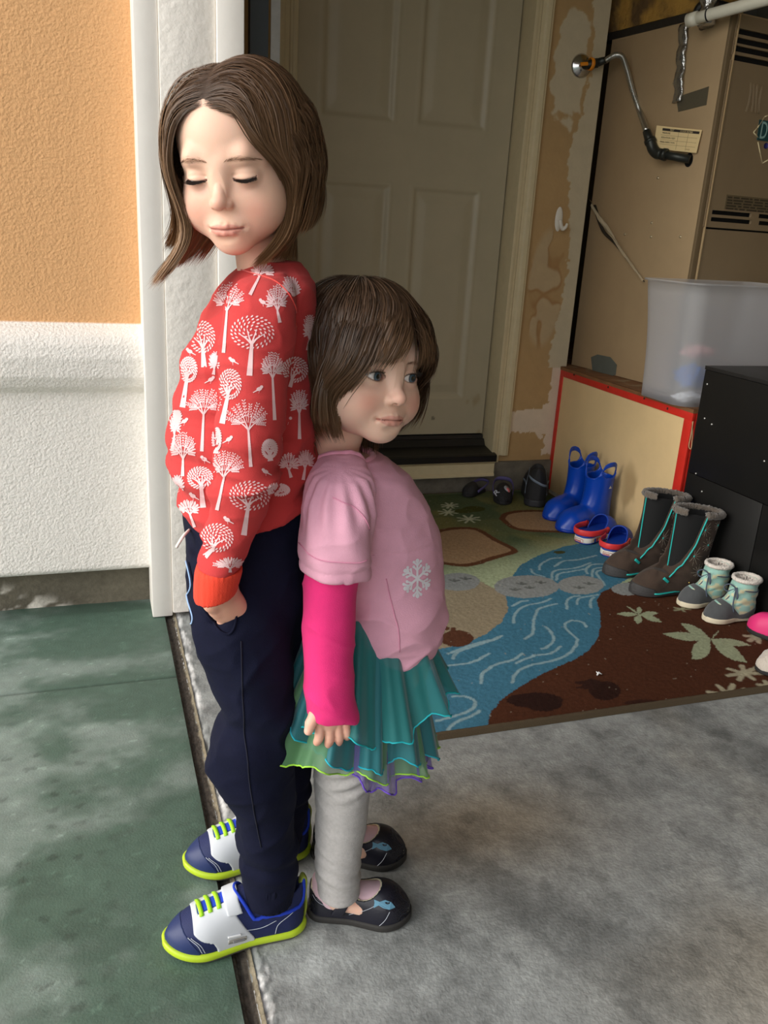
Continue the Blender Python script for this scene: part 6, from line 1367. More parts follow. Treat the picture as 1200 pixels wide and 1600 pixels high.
def branch(P, w0, w1, Yg):
    NB = 14 if w0 > 4 else 6
    P = [tuple(q) for q in spline(P, NB)]
    for i in range(NB - 1):
        (x0, y0), (x1, y1) = P[i], P[i + 1]; dx, dy = x1 - x0, y1 - y0; l = math.hypot(dx, dy) + 1e-6; nx, ny = -dy / l, dx / l; a = lerp(w0, w1, i / (NB - 1)) / 2; b = lerp(w0, w1, (i + 1) / (NB - 1)) / 2
        put([(x0 + nx * a, y0 + ny * a), (x1 + nx * b, y1 + ny * b), (x1 - nx * b, y1 - ny * b), (x0 - nx * a, y0 - ny * a)], Yg)
rt = random.Random(21)
def tree(cx, cy, rx, ry, bx, by, kind, Yg):
    (cx, cy), (bx, by) = z3(cx, cy), z3(bx, by); rx /= 2.667; ry /= 2.667; top = (lerp(bx, cx, 0.75), cy + ry * 0.75)
    hgt = by - top[1]; wb_ = 9 if kind == 'r' else 5.5
    branch([(bx, by), (lerp(bx, top[0], .5), lerp(by, top[1], .5)), top], wb_, wb_ * 0.55, Yg)
    for q in (-0.75, -0.3, 0.25, 0.7): branch([top, (top[0] + q * rx * 0.35, top[1] - ry * 0.35), (cx + q * rx * 0.85, cy + ry * (0.1 if abs(q) > .5 else -0.2))], wb_ * 0.42, 1.0, Yg)
    if kind == 'r':
        for ring, nn in ((1.0, 26), (0.82, 22), (0.62, 17), (0.42, 11), (0.2, 5)):
            for i in range(nn):
                a = 2 * PI * i / nn + ring * 3; x, y = cx + rx * ring * math.cos(a), cy + ry * ring * math.sin(a)
                if ring < 0.7 and y > cy + ry * 0.3: continue
                put(blade(x, y, a + 0.9, 5.6, 2.5), Yg)
    else:
        for j in range(12):
            a = -PI / 2 + (j - 5.5) / 5.5 * 2.0; r1 = rt.uniform(0.75, 1.0); e = (cx + rx * r1 * math.cos(a), cy + ry * r1 * math.sin(a)); s0 = (lerp(top[0], cx, .5) + rx * .2 * math.cos(a), cy + ry * 0.3)
            branch([s0, (lerp(s0[0], e[0], .5) + rt.uniform(-2, 2), lerp(s0[1], e[1], .5)), e], 0.9, 0.5, Yg)
            da = math.atan2(e[1] - s0[1], e[0] - s0[0])
            for m in range(6):
                t = 0.30 + 0.14 * m; x, y = lerp(s0[0], e[0], t), lerp(s0[1], e[1], t)
                for sg in (-1, 1): put(blade(x + 2.2 * math.cos(da + sg * .9), y + 2.2 * math.sin(da + sg * .9), da + sg * 0.75, 3.9, 1.6), Yg)
def bird(x, y, s):
    x, y = z3(x, y); YG = Yof(x, y)
    put([(x + 4.5 * math.cos(a) * 1.0, y + 3.2 * math.sin(a) + 0.9 * math.cos(a) * s) for a in np.linspace(0, 2 * PI, 11)[:-1]], YG); put([(x - s * 3.6 + 2.6 * math.cos(a), y - 3.2 + 2.5 * math.sin(a)) for a in np.linspace(0, 2 * PI, 9)[:-1]], YG)
    put([(x + s * 3, y + 1), (x + s * 10, y + 5.5), (x + s * 9.4, y + 6.5), (x + s * 2.4, y + 3)], YG); put([(x, y + 3), (x + 0.7, y + 3), (x + 1.2 * s, y + 7), (x + 0.6 * s, y + 7)], YG)
def Yof(px, py): return 0.862 if (336 < px < 455 and py < 700) or (px < 440 and px > 318 and py >= 700) else 0.925
for T_ in [(312, 205, 60, 70, 293, 430, 's'), (412, 345, 86, 66, 400, 525, 'r'), (205, 365, 50, 64, 212, 490, 'r'), (147, 500, 34, 50, 122, 658, 'r'), (320, 560, 44, 60, 287, 725, 'r'), (212, 640, 70, 62, 202, 840, 's'), (392, 700, 85, 70, 405, 905, 's'), (492, 490, 45, 62, 503, 710, 's'), (588, 500, 50, 50, 545, 650, 'r'), (605, 640, 34, 58, 607, 790, 's'), (125, 825, 50, 62, 122, 945, 's'), (195, 950, 50, 44, 208, 1075, 'r'), (305, 900, 68, 66, 265, 1085, 's'), (400, 1025, 80, 58, 375, 1190, 'r'), (145, 1080, 46, 32, 178, 1172, 's'), (265, 1200, 64, 56, 215, 1280, 'r'), (318, 1310, 64, 24, 318, 1345, 's'), (512, 210, 42, 60, 525, 305, 's'), (455, 90, 44, 30, 402, 190, 's'), (570, 160, 36, 46, 606, 175, 's'), (560, 890, 40, 40, 572, 950, 's'), (482, 830, 30, 38, 486, 880, 'r'), (632, 880, 32, 42, 622, 960, 's'), (92, 730, 18, 60, 78, 840, 's'), (100, 980, 24, 34, 106, 1010, 's'), (264, 790, 18, 46, 262, 850, 'r'), (520, 1000, 44, 24, 480, 1030, 'r'), (255, 470, 16, 40, 250, 520, 's'), (650, 330, 24, 60, 640, 420, 's'), (100, 700, 14, 30, 100, 740, 's')]:
    px_, py_ = z3(T_[0], T_[1]); tree(*T_[:6], T_[6], Yof(px_, py_))
for q in [(455, 220, 1), (330, 462, 1), (240, 540, -1), (440, 580, -1), (315, 790, -1), (212, 872, 1), (165, 1025, 1), (308, 1125, 1), (130, 715, -1), (465, 925, 1), (560, 710, -1), (152, 425, 1)]: bird(*q)
pr = link('tree_print', polymesh(pv, pf_), mat('print_white', (228, 190, 192), 0.9), None, False); pr['kind'] = 'stuff'; pr.parent = otop
# shoulder seams
def seam(name, pts, Yg, r, m, B, par, n=40, out=0.0006):
    P = []
    for (px, py) in spline(pts, n):
        w_ = at(px, py, Y=Yg); h = B.ray_cast(Vector((w_.x, 0.6, w_.z)), Vector((0, 1, 0)))
        if h[0] is not None: P.append(h[0] + h[1] * out)
    if len(P) > 3:
        o = tube(name, P, r, m, None, 5); o.parent = par; return o
seam('seam', [(352, 440), (372, 432), (400, 430), (428, 440), (448, 470), (462, 510)], 0.93, 0.0007, crim, TB, otop)
# navy trousers
legn = secs([(860, 296, 430, .055, .985), (900, 295, 440, .060, .980), (960, 297, 452, .064, .972), (1010, 309, 455, .064, .968), (1060, 332, 456, .062, .966), (1100, 345, 458, .060, .965), (1135, 338, 460, .060, .965), (1166, 323, 458, .060, .965), (1196, 326, 458, .058, .965), (1230, 347, 458, .054, .965), (1262, 367, 458, .050, .965), (1305, 371, 460, .047, .965), (1340, 376, 460, .044, .965), (1368, 381, 459, .040, .965), (1398, 385, 457, .038, .965)], .965)
legf = secs([(880, 330, 476, .055, 1.07), (940, 335, 478, .060, 1.085), (1000, 342, 477, .062, 1.095), (1060, 350, 480, .060, 1.10), (1100, 352, 484, .060, 1.10), (1135, 356, 488, .058, 1.10), (1170, 372, 487, .054, 1.10), (1215, 392, 482, .048, 1.10), (1260, 400, 476, .044, 1.10), (1300, 404, 470, .040, 1.10), (1318, 406, 466, .038, 1.10)], 1.10)
hips = secs([(772, 292, 480, .092), (800, 290, 480, .098), (850, 291, 478, .104), (900, 293, 477, .104), (950, 300, 475, .092), (985, 315, 471, .075), (1030, 335, 470, .06)], 1.03)
vp = Vol((0.02, 0.88, 0.045), (0.33, 1.18, 0.70), 0.003); loft(vp, hips, 0, 2.2); loft(vp, legn, 0.012, 2.1); loft(vp, legf, 0.008, 2.1)
zk = at(330, 1130, Y=0.965).z; za = at(420, 1340, Y=.965).z; zp = at(330, 1010, Y=.95).z
def pf2(x, y, z):
    return 0.0035 * np.sin((z - zk) * 95 + (x - 0.13) * 40 + 8 * (y - .96)) * np.exp(-((z - zk) / 0.08) ** 2) + 0.003 * np.sin((z - za) * 170 + (x - .2) * 30) * np.exp(-((z - za - 0.01) / 0.025) ** 2) + 0.0015 * np.sin(z * 45 + x * 80) * np.cos(y * 60)
vp.all(pf2)
# pocket mouth where the hand goes in
pk = [at(312, 935, Y=0.93), at(330, 965, Y=0.915), at(350, 985, Y=0.91), at(364, 965, Y=0.915)]
hcx, hcz = at(338, 928, Y=0.915).x, at(338, 928, Y=0.915).z
navy = mat('navy_fleece', (13, 16, 38), 0.9, sheen=0.0, var=0.10, vscale=90, bump=0.0004, bscale=600, spec=0.2)
vp.op(lambda x, y, z: np.maximum(np.hypot(x - hcx, (z - hcz) / 1.9) - 0.0235, y - 0.931), (0, 0.85, 0.40), (0.3, 0.95, 0.66), 0.004, 'cut')
opants = kid(volobj('trousers', vp, navy, None, smooth=2), older)
wrinkle(opants, lambda x, y, z: 0.0042 * (ridge(x * 12 + z * 6, y * 10, z * 17 - x * 14, 511) - 0.35) * (0.4 + 0.9 * np.exp(-((z - zk) / 0.10) ** 2) + 0.9 * np.exp(-((z - za) / 0.05) ** 2)) + 0.0014 * (ridge(x * 26, y * 26, z * 44, 512) - 0.3))
PB = BVHTree.FromPolygons([v.co.copy() for v in opants.data.vertices], [tuple(p.vertices) for p in opants.data.polygons])
seam('pocket_edge', [(304, 908), (310, 936), (322, 962), (340, 982), (356, 986), (366, 972), (370, 945)], 0.92, 0.0016, navy, PB, opants, out=0.001)
seam('side_seam', [(376, 1000), (378, 1080), (384, 1160), (392, 1240), (410, 1330)], 0.91, 0.0009, mat('navy_dark', (12, 14, 34), .9), PB, opants)
seam('pocket_trim', [(293, 880), (298, 910), (294, 935), (299, 955), (295, 975)], 0.97, 0.0011, mat('pale_blue_cord', (150, 180, 220), .8), PB, opants, out=0.001)
# ribbed ankle cuffs
ribn = mat('navy_rib', (14, 17, 38), 0.9, bump=0.0012, wave=70.0, stretch=(1, 1, 0.0), spec=0.2)
for rows, yy in (([(1338, 380, 458, .041), (1350, 381, 459, .0405), (1375, 383, 459, .039), (1402, 386, 456, .037)], .965), ([(1275, 402, 472, .041), (1300, 404, 471, .040), (1325, 408, 466, .037)], 1.10)):
    S2 = secs(rows, yy); vv = Vol((0.1, yy - 0.06, 0.03), (0.33, yy + 0.06, max(s[0] for s in S2) + 0.01), 0.0022); loft(vv, S2, 0, 2.1); vv.all(lambda x, y, z: 0.0007 * np.sin(np.arctan2(y - yy, x - S2[0][1]) * 46)); o = volobj('ankle_cuff', vv, ribn, None); o.parent = opants
# white drawcord end
o = tube('drawcord', [at(296, 828, Y=1.0), at(288, 836, Y=0.985), at(281, 846, Y=0.98), at(276, 855, Y=0.985)], 0.0019, mat('cord_white', (236, 230, 222), .8), None, 8, n=14); kid(o, opants) if False else None; o.parent = opants
# ------------------------------------------------------------------ the younger child
YC = Vector((0.315, 1.02, 0.0))
young = thing('person', 'smaller child with fringed brown bob, pink tee over magenta sleeves and teal tulle skirt', 'person', YC)
YM = headM((0.306, 0.980, 0.831), 22, -2.0, 6.0, 0.985)
Yinv = YM.inverted()
yn0 = Vector((0.285, 1.005, 0.715)); yn1 = Vector((0.285, 1.01, 0.655))
vh, yd = sculpt_head(True, [(0, 0.020, -0.045), tuple(Yinv @ Vector((0.292, 1.0, 0.745))), tuple(Yinv @ yn0), tuple(Yinv @ yn1)], [0.036, 0.030, 0.031, 0.036])
HP, HQ = vh.mesh(None, 2); HC = skin_colour(HP, yd, (236, 196, 174), (204, 126, 116), 0.45, True); Mn = np.array(YM); YHB = BVHTree.FromPolygons([Vector(q) for q in HP], [tuple(q) for q in HQ.tolist()])
HW = HP @ Mn[:3, :3].T + Mn[:3, 3]
ytor = secs([(712, 492, 598, .046, 1.0), (722, 480, 612, .066, 1.0), (738, 474, 632, .080, 1.0), (775, 474, 655, .086, 1.0), (825, 478, 676, .088, 1.0), (870, 482, 684, .090, 1.0), (920, 492, 685, .094, 1.0), (965, 512, 682, .095, 1.0), (1000, 535, 674, .092, 1.0), (1025, 548, 672, .097, 1.0), (1055, 552, 660, .092, 1.0)], 1.0)
vb = Vol((0.14, 0.84, 0.0), (0.50, 1.20, 0.72), 0.004)
loft(vb, [(z, cx + 0.0, cy, rx * 0.80, ry * 0.80) for z, cx, cy, rx, ry in ytor], 0, 2.1)
yleg = [(1100, 492, 592, .92), (1160, 496, 588, .935), (1200, 497, 580, .945), (1260, 497, 570, .95), (1320, 497, 560, .95), (1390, 503, 556, .95)]
for dy, dx in ((0, 0), (0.115, 0.035)):
    P = [(at(l, y, Y=.96) + at(r, y, Y=.96)) / 2 for y, l, r, _ in yleg]; P = [Vector((p.x + dx, .96 + dy, p.z)) for p in P]
    vb.chain([(0.33, 1.0 + (dy - 0.06) * 0.5, 0.44)] + P, [0.05, 0.038, 0.036, 0.033, 0.028, 0.024, 0.020], 0.02)
    f0 = P[-1]; dv = Vector((0.93, -0.36, 0)); vb.chain([f0, Vector((f0.x, f0.y, 0.036)), Vector((f0.x, f0.y, 0.026)) + dv * 0.035, Vector((f0.x, f0.y, 0.020)) + dv * 0.065], [0.018, 0.016, 0.013, 0.010], 0.006)
ysh = at(522, 772, Y=0.93); yel = at(516, 930, Y=0.905); ywr = at(516, 1110, Y=0.900)
for dy in (0, 0.19):
    o_ = Vector((0.055 if dy else 0, dy, 0)); vb.chain([ysh + o_, yel + o_, ywr + o_], [0.022, 0.021, 0.017], 0.02)
BP, BQ = vb.mesh(None, 2)
# hand: palm in the cuff, four fingers hanging out of it and the thumb
vn = Vol(tuple(np.array(ywr) - (0.045, 0.04, 0.085)), tuple(np.array(ywr) + (0.05, 0.04, 0.03)), 0.0012)
k0 = at(514, 1128, Y=0.895)
vn.chain([ywr + Vector((0, 0, 0.02)), ywr, k0], [0.017, 0.0175, 0.016], 0.004, sq=(1.15, 0.75, 1))
for i, (pxr, pyb, pxt, pyt, r) in enumerate([(500, 1130, 496, 1166, .0062), (514, 1132, 514, 1169, .0066), (527, 1131, 530, 1166, .0064), (538, 1126, 543, 1158, .0058)]):
    a = at(pxr, pyb, Y=0.892); b = at(pxt, pyt, Y=0.890); m = a.lerp(b, 0.5) + Vector((0, -0.003, 0)); vn.chain([a + Vector((0, 0, 0.008)), m, b + Vector((0, 0.003, 0.004))], [r, r * .95, r * .80], 0.0012, n=8)
a = at(492, 1118, Y=0.888); b = at(482, 1142, Y=0.884); vn.chain([a, a.lerp(b, .5) + Vector((-.001, 0, 0)), b], [0.0085, 0.0070, 0.0058], 0.003)
NP_, NQ = vn.mesh(None, 2)
allP = np.vstack([HW, BP, NP_]); allQ = np.vstack([HQ, BQ + len(HW), NQ + len(HW) + len(BP)])
cb_ = np.tile(np.array(lin((234, 190, 168))), (len(BP), 1)); ch_ = np.tile(np.array(lin((232, 180, 158))), (len(NP_), 1))
zt_ = at(514, 1160, Y=.89).z; ch_ = mix3(ch_, np.tile(np.array(lin((226, 150, 132))), (len(NP_), 1)), sst(zt_ + 0.012, zt_ - 0.004, NP_[:, 2]) * 0.6)
ybody = kid(link('body', npmesh(allP, allQ, np.vstack([HC, cb_, ch_])), skin), young)
eyes(young, YM, yd, (0.10, -1, 0.03), (74, 92, 104), ybody); lashes(young, YM, yd, ybody, False, 44); brows(young, YM, yd, YHB, ybody, (150, 116, 92), True)
for s_ in [Vector((0, 0, 0))]: pass
# hair with a fringe, radiating from the crown
def yreg(p):
    x, y, z = p.T; fr = np.where(y < -0.03, z > 0.048 - 0.45 * np.abs(x), True); sd = np.where((y >= -0.03) & (y < 0.015), z > 0.0, True); return fr & sd & (z > -0.06)
crown = np.array((-0.006, 0.012, 0.100))
def ypart(P, p):
    a = p - crown; a[:, 2] *= 0.2; a /= np.linalg.norm(a, axis=1)[:, None] + 1e-9
    front = sst(0.01, -0.03, P[:, 1])[:, None]; return a * 1.2 + front * np.array((-0.25, -0.25, 0.0))
def ylen(P, rs):
    x, y, z = P.T; ends = -0.098 + 0.014 * rs.rand(len(P)); hor = np.sqrt(x * x + (y - 0.012) ** 2)
    return np.maximum((z - ends) + 0.75 * np.clip(0.080 - hor, 0, 1), 0.02)
yjit = np.random.RandomState(3).rand(40000)
def ystop(P, p, gv):
    zf = -0.001 + 0.012 * gv[:, 0] + 0.014 * yjit[:len(p)] ** 2; return (p[:, 1] < -0.046) & (p[:, 2] < zf) & (np.abs(p[:, 0]) < 0.052)
def yextra(P, p, dist):
    f = np.zeros_like(p); low = sst(-0.05, -0.095, p[:, 2])[:, None]; c = -p.copy(); c[:, 2] = 0; c[:, 1] -= 0.02; c /= np.linalg.norm(c, axis=1)[:, None] + 1e-9; f += low * c * 0.5; sw = sst(-0.02, -0.05, p[:, 1])[:, None] * sst(0.09, 0.05, p[:, 2])[:, None]; f += sw * np.array((-0.5, 0.0, 0.0)) * (p[:, 0] < 0.01)[:, None] + sw * np.array((0.2, 0.0, 0.0)) * (p[:, 0] >= 0.01)[:, None]
    sd = ((p[:, 2] < 0.0) & (p[:, 1] < -0.044))[:, None]; f += sd * np.array((0, 0.7, 0.0))
    return f
yroots = scalp_roots(17000, yreg, 23)
yhair, _ = grow_hair('hair', YM, yroots, ypart, ylen, 17000, ((60, 44, 33), (112, 84, 60)), 9, off=(0.002, 0.008), extra=yextra, width=0.0011, stop=ystop, T=21, decay=0.05, hug=0.8, tight=(-0.10, 0), clump=0.16)
kid(yhair, young); yhair['kind'] = 'stuff'
def ycapreg(x, y, z):
    fr = 0.052 - 0.45 * np.abs(x); zl = np.where(y < -0.03, fr, np.where(y < 0.015, lerp(fr, 0.0, np.clip((y + 0.03) / 0.045, 0, 1)), -0.05)); return zl - z
kid(hair_cap('hair_base', YM, ycapreg, (50, 37, 28), 0.0015), young)
# pink tee
pink = mat('pink_jersey', (226, 166, 187), 0.85, sheen=0.05, var=0.03, vscale=70, bump=0.0004, bscale=700)
vt = Vol((0.12, 0.82, 0.42), (0.52, 1.20, 0.76), 0.0024); loft(vt, ytor, 0, 2.1)
puff = secs([(706, 516, 548, .020, .962), (718, 500, 564, .036, .950), (740, 486, 577, .045, .930), (775, 478, 580, .046, .915), (810, 474, 580, .049, .908), (850, 471, 578, .049, .905), (892, 471, 575, .047, .905)], .905)
loft(vt, puff, 0.014, 2.1); loft(vt, [(z, cx + 0.02, 2.0 - cy + 0.01, rx, ry) for z, cx, cy, rx, ry in puff], 0.014, 2.1)
zh = at(600, 1020, Y=0.93).z; zs_ = at(520, 890, Y=.905).z; zpl = at(520, 780, Y=.905).z; pc = puff[3]
def yf(x, y, z):
    sl = sst(0.945, 0.925, y); ang = np.arctan2(y - pc[2], x - pc[1])
    g = sl * 0.0026 * np.sin(ang * 13 + z * 30) * np.exp(-((z - zpl) / 0.030) ** 2) + sl * 0.0018 * np.sin(ang * 6 + z * 60) * sst(zpl + 0.01, zpl - 0.05, z)
    g = g + sl * 0.0014 * np.exp(-((z - zs_ - 0.012) / 0.002) ** 2)
    b = (1 - sl) * (0.0030 * np.sin((z - zh) * 120 + x * 60) * np.exp(-((z - zh - 0.05) / 0.035) ** 2) + 0.0014 * np.sin(z * 55 + x * 50))
    return g + b
vt.all(yf)
hq_ = spline(list(zip([0.22, 0.27, 0.31, 0.355, 0.41], [at(520, 985, Y=.92).z, at(545, 1000, Y=.92).z, at(595, 1034, Y=.92).z, at(640, 1042, Y=.92).z, at(683, 1018, Y=.95).z])), 80)
hemz = lambda x: np.interp(x, hq_[:, 0], hq_[:, 1])
vt.all(lambda x, y, z: np.where((y < 0.945) & (x < 0.262) | (y > 1.065) & (x < 0.275), zs_ - z, hemz(x) - z), 'and', 0.004)
# scooped neck
vt.cap((0.287, 1.003, 0.70), (0.284, 1.003, 0.78), 0.042, 0.060, 0.003, 'cut')
ytee = kid(volobj('tee', vt, pink, None, smooth=2), young)
wrinkle(ytee, lambda x, y, z: 0.0045 * (ridge(x * 10 + z * 16, y * 10, z * 26 - x * 16, 521) - 0.35) * (0.25 + 1.0 * np.exp(-((z - zh - 0.03) / 0.05) ** 2)) + 0.0016 * (ridge(x * 24, y * 24, z * 40, 522) - 0.3))
YB = BVHTree.FromPolygons([v.co.copy() for v in ytee.data.vertices], [tuple(p.vertices) for p in ytee.data.polygons])
nk_ = [(0.2865 + 0.0435 * math.cos(a), 1.003 + 0.0435 * math.sin(a), 0.703 + 0.004 * math.cos(a)) for a in np.linspace(0, 2 * PI, 44)]
def nring():
    P = []
    for a in np.linspace(0, 2 * PI, 60):
        d_ = Vector((math.cos(a), math.sin(a), 0)); best = None
        for z in np.linspace(0.74, 0.66, 60):
            h = YB.ray_cast(Vector((0.2865, 1.003, z)), d_)
            if h[0] is not None and (h[0] - Vector((0.2865, 1.003, z))).length < 0.062: best = Vector((0.2865, 1.003, z)) + d_ * ((h[0] - Vector((0.2865, 1.003, z))).length + 0.001); break
        if best: P.append(best)
    return P
np_ = nring(); print('neck ring', len(np_))
if len(np_) > 30: o = tube('neckband', np_ + [np_[0]], 0.0042, mat('pink_rib', (232, 160, 186), .85, sheen=.3, bump=.0004, bscale=600), None, 8); o.parent = ytee
pk2 = mat('pink_stitch', (222, 148, 176), 0.9)
seam('seam', [(478, 885 - 12), (500, 878), (530, 878), (560, 878), (574, 876)], 0.86, 0.0007, pk2, YB, ytee)
seam('seam', [(520, 778), (545, 786), (562, 800), (574, 824)], 0.88, 0.0007, pk2, YB, ytee)
seam('seam', [(600, 900), (608, 940), (616, 980), (618, 1010)], 0.92, 0.0007, pk2, YB, ytee)
# printed snowflake
yv, yf_ = [], []
def yput(poly, Yg=0.93, lift=0.0007):
    hs = []
    for (px, py) in poly:
        w_ = at(px, py, Y=Yg); dr_ = (w_ - Vector((0.20, 0.3, w_.z))).normalized(); h = YB.ray_cast(Vector((0.20, 0.3, w_.z)) if False else Vector((w_.x, 0.6, w_.z)), Vector((0, 1, 0)))
        if h[0] is None: return
        hs.append(h[0] + h[1] * lift)
    b = len(yv); yv.extend(hs); yf_.append(tuple(range(b, b + len(hs))))
def disc(cx, cy, r, n=10): yput([(cx + r * math.cos(2 * PI * i / n), cy + r * math.sin(2 * PI * i / n)) for i in range(n)])
def bar(x0, y0, x1, y1, w_):
    for i in range(4):
        a, b = i / 4, (i + 1) / 4; xa, ya, xb, yb = lerp(x0, x1, a), lerp(y0, y1, a), lerp(x0, x1, b), lerp(y0, y1, b); l = math.hypot(x1 - x0, y1 - y0); nx, ny = -(y1 - y0) / l * w_ / 2, (x1 - x0) / l * w_ / 2
        yput([(xa + nx, ya + ny), (xb + nx, yb + ny), (xb - nx, yb - ny), (xa - nx, ya - ny)])
cx, cy = 645, 896
for i in range(6):
    a = PI / 2 + i * PI / 3; ex_, ey_ = cx + 27 * math.cos(a) * 0.85, cy + 27 * math.sin(a); bar(cx, cy, ex_, ey_, 3.6); disc(ex_, ey_, 3.4)
    for t in (0.45, 0.72):
        for sg in (-1, 1): q = a + sg * 0.8; xx, yy_ = lerp(cx, ex_, t), lerp(cy, ey_, t); bar(xx, yy_, xx + 8.5 * math.cos(q), yy_ + 9 * math.sin(q), 2.8); disc(xx + 8.5 * math.cos(q), yy_ + 9 * math.sin(q), 2.4, 8)
if yv: o = link('snowflake_print', polymesh(yv, yf_), mat('print_snow', (226, 222, 228), 0.6), None, False); o.parent = ytee; o['kind'] = 'stuff'
# magenta long sleeve
mag = mat('magenta_jersey', (226, 40, 118), 0.85, sheen=0.05, var=0.04, vscale=60, bump=0.0004, bscale=700)
slv = secs([(868, 478, 560, .034, .905), (900, 477, 559, .034, .905), (940, 475, 555, .033, .904), (1000, 474, 551, .032, .902), (1045, 476, 549, .031, .900), (1085, 478, 553, .031, .899), (1115, 480, 558, .031, .898), (1140, 481, 560, .031, .897)], .90)
vs_ = Vol((0.12, 0.84, slv[-1][0] - 0.02), (0.32, 0.96, slv[0][0] + 0.01), 0.002); loft(vs_, slv, 0, 2.2); zc_ = slv[-1][0]; vs_.all(lambda x, y, z: zc_ + 0.026 - z - 0.10 * (x - 0.22) + 0.003 * np.sin(x * 120), 'and', 0.002)
vs_.all(lambda x, y, z: 0.0009 * np.sin(z * 70 + x * 50 + 2 * np.sin(z * 31)) + 0.0012 * np.sin(z * 190 - x * 90) * sst(zc_ + 0.06, zc_, z)); loft(vs_, [(z - 0.004, cx, cy, rx * 0.86, ry * 0.84) for z, cx, cy, rx, ry in slv if z < zc_ + 0.03] + [(zc_ - 0.02, slv[-1][1], slv[-1][2], slv[-1][3] * .86, slv[-1][4] * .84)], 0.001, 2.2, 'cut')
wrinkle(kid(volobj('sleeve', vs_, mag, None, smooth=2), young), lambda x, y, z: 0.0022 * (ridge(x * 16 + z * 8, y * 16, z * 30 + x * 20, 541) - 0.35))
vs2 = Vol((0.12, 1.04, zc_ - 0.02), (0.40, 1.16, slv[0][0] + 0.01), 0.004); loft(vs2, [(z, cx + 0.055, 2.0 - cy - 0.005, rx, ry) for z, cx, cy, rx, ry in slv], 0, 2.2); kid(volobj('sleeve', vs2, mag, None), young)
# grey leggings
leg = mat('grey_marl', (176, 172, 170), 0.9, sheen=0.05, var=0.10, vscale=200, bump=0.0005, bscale=500)
vl = Vol((0.14, 0.86, 0.05), (0.46, 1.16, 0.50), 0.0026); L1 = secs([(1040, 505, 590, .045, .975), (1080, 498, 594, .048, .965), (1115, 492, 594, .050, .955), (1160, 490, 592, .050, .955), (1200, 492, 582, .047, .96), (1230, 494, 576, .044, .96), (1265, 496, 572, .042, .96), (1320, 494, 563, .038, .96), (1360, 495, 560, .036, .96), (1393, 499, 561, .034, .96)], .96)
loft(vl, L1, 0, 2.1); loft(vl, [(z + 0.004, cx + 0.035, cy + 0.115, rx, ry) for z, cx, cy, rx, ry in L1], 0.004, 2.1); loft(vl, [(0.50, .325, 1.0, .058, .066), (0.44, .322, 1.0, .058, .066), (0.40, .32, 1.0, .055, .066)], 0.02)
zkn = at(540, 1225, Y=.92).z; zan = at(530, 1370, Y=.93).z
vl.all(lambda x, y, z: 0.0026 * np.sin((z - zkn) * 260 - (x - .28) * 110) * np.exp(-((z - zkn) / 0.028) ** 2) * sst(0.24, 0.30, x) + 0.0014 * np.sin((z - zan) * 260 + x * 90) * np.exp(-((z - zan) / 0.03) ** 2))
wrinkle(kid(volobj('leggings', vl, leg, None, smooth=2), young), lambda x, y, z: 0.0024 * (ridge(x * 16 + z * 10, y * 16, z * 44 + x * 20, 531) - 0.35))
# layered tulle skirt
def tulle(name, col, edge, z_top, rt_, z_bot, rb_, nf, amp, ph, cx0, cy0, cx1, cy1, alpha, hemfn):
    n, m_ = 260, 26; V = []; F = []
    for j in range(m_ + 1):
        t = j / m_
        for i in range(n):
            a = 2 * PI * i / n; fold = math.sin(nf * a + ph + 0.8 * math.sin(2 * a)) + 0.35 * math.sin(nf * 2.3 * a + ph * 2)
            zb2 = z_bot + hemfn(a); pn = (abs(math.cos(a)) ** 3.2 + abs(math.sin(a)) ** 3.2) ** (-1 / 3.2); rr_ = [pn * lerp(rt_[q], rb_[q], t ** 1.25) + amp * t ** 0.9 * fold for q in (0, 1)]
            x = lerp(cx0, cx1, t) + rr_[0] * math.cos(a); y = lerp(cy0, cy1, t) + rr_[1] * math.sin(a); V.append((x, y, lerp(z_top, zb2, t) + 0.006 * t * math.sin(nf * a * 1.0 + ph + 1.2)))
    for j in range(m_):
        for i in range(n): F.append((j * n + i, j * n + (i + 1) % n, (j + 1) * n + (i + 1) % n, (j + 1) * n + i))
    mm = mat('tulle_' + name, col, 0.55, alpha=alpha, sheen=0.4, spec=0.5, bump=0.0003, bscale=900)
    o = kid(link('skirt_layer', polymesh(V, F), mm, None), young); tag(o, label=name.replace('_', ' ') + ' skirt layer')
    e = V[m_ * n:] + [V[m_ * n]]; rr2 = random.Random(4); e = [(p[0] + rr2.uniform(-.0008, .0008), p[1], p[2] + rr2.uniform(-.001, .001)) for p in e]; h = tube('hem', e, 0.0012, mat('hem_' + name, edge, 0.6), None, 5); h.parent = o; return o
zw = at(610, 1005, Y=.93).z
zt0 = at(600, 1203, Y=.895).z; zt1 = at(600, 1168, Y=.90).z; zg = at(590, 1214, Y=.895).z; zpu = at(600, 1232, Y=.895).z
back = lambda a, k: k * sst(-0.2, 1.0, np.array(-math.cos(a))).item()
tulle('purple', (104, 80, 168), (104, 70, 190), zw - 0.0, (.068, .076), zpu, (.092, .108), 17, 0.008, 0.5, .325, 1.002, .330, 1.0, 0.55, lambda a: back(a, 0.060) + 0.008 * math.sin(5 * a))
tulle('lime', (96, 150, 100), (168, 226, 70), zw + 0.01, (.070, .078), zg, (.128, .116), 13, 0.008, 1.7, .325, 1.002, .306, 1.004, 0.62, lambda a: back(a, 0.035) + 0.010 * math.sin(3 * a + 1))
tulle('teal', (6, 104, 112), (24, 170, 190), zw + 0.03, (.070, .079), zt0, (.112, .116), 15, 0.010, 0.2, .330, 1.002, .322, 1.002, 0.90, lambda a: back(a, 0.065) + 0.012 * math.sin(4 * a + 0.4))
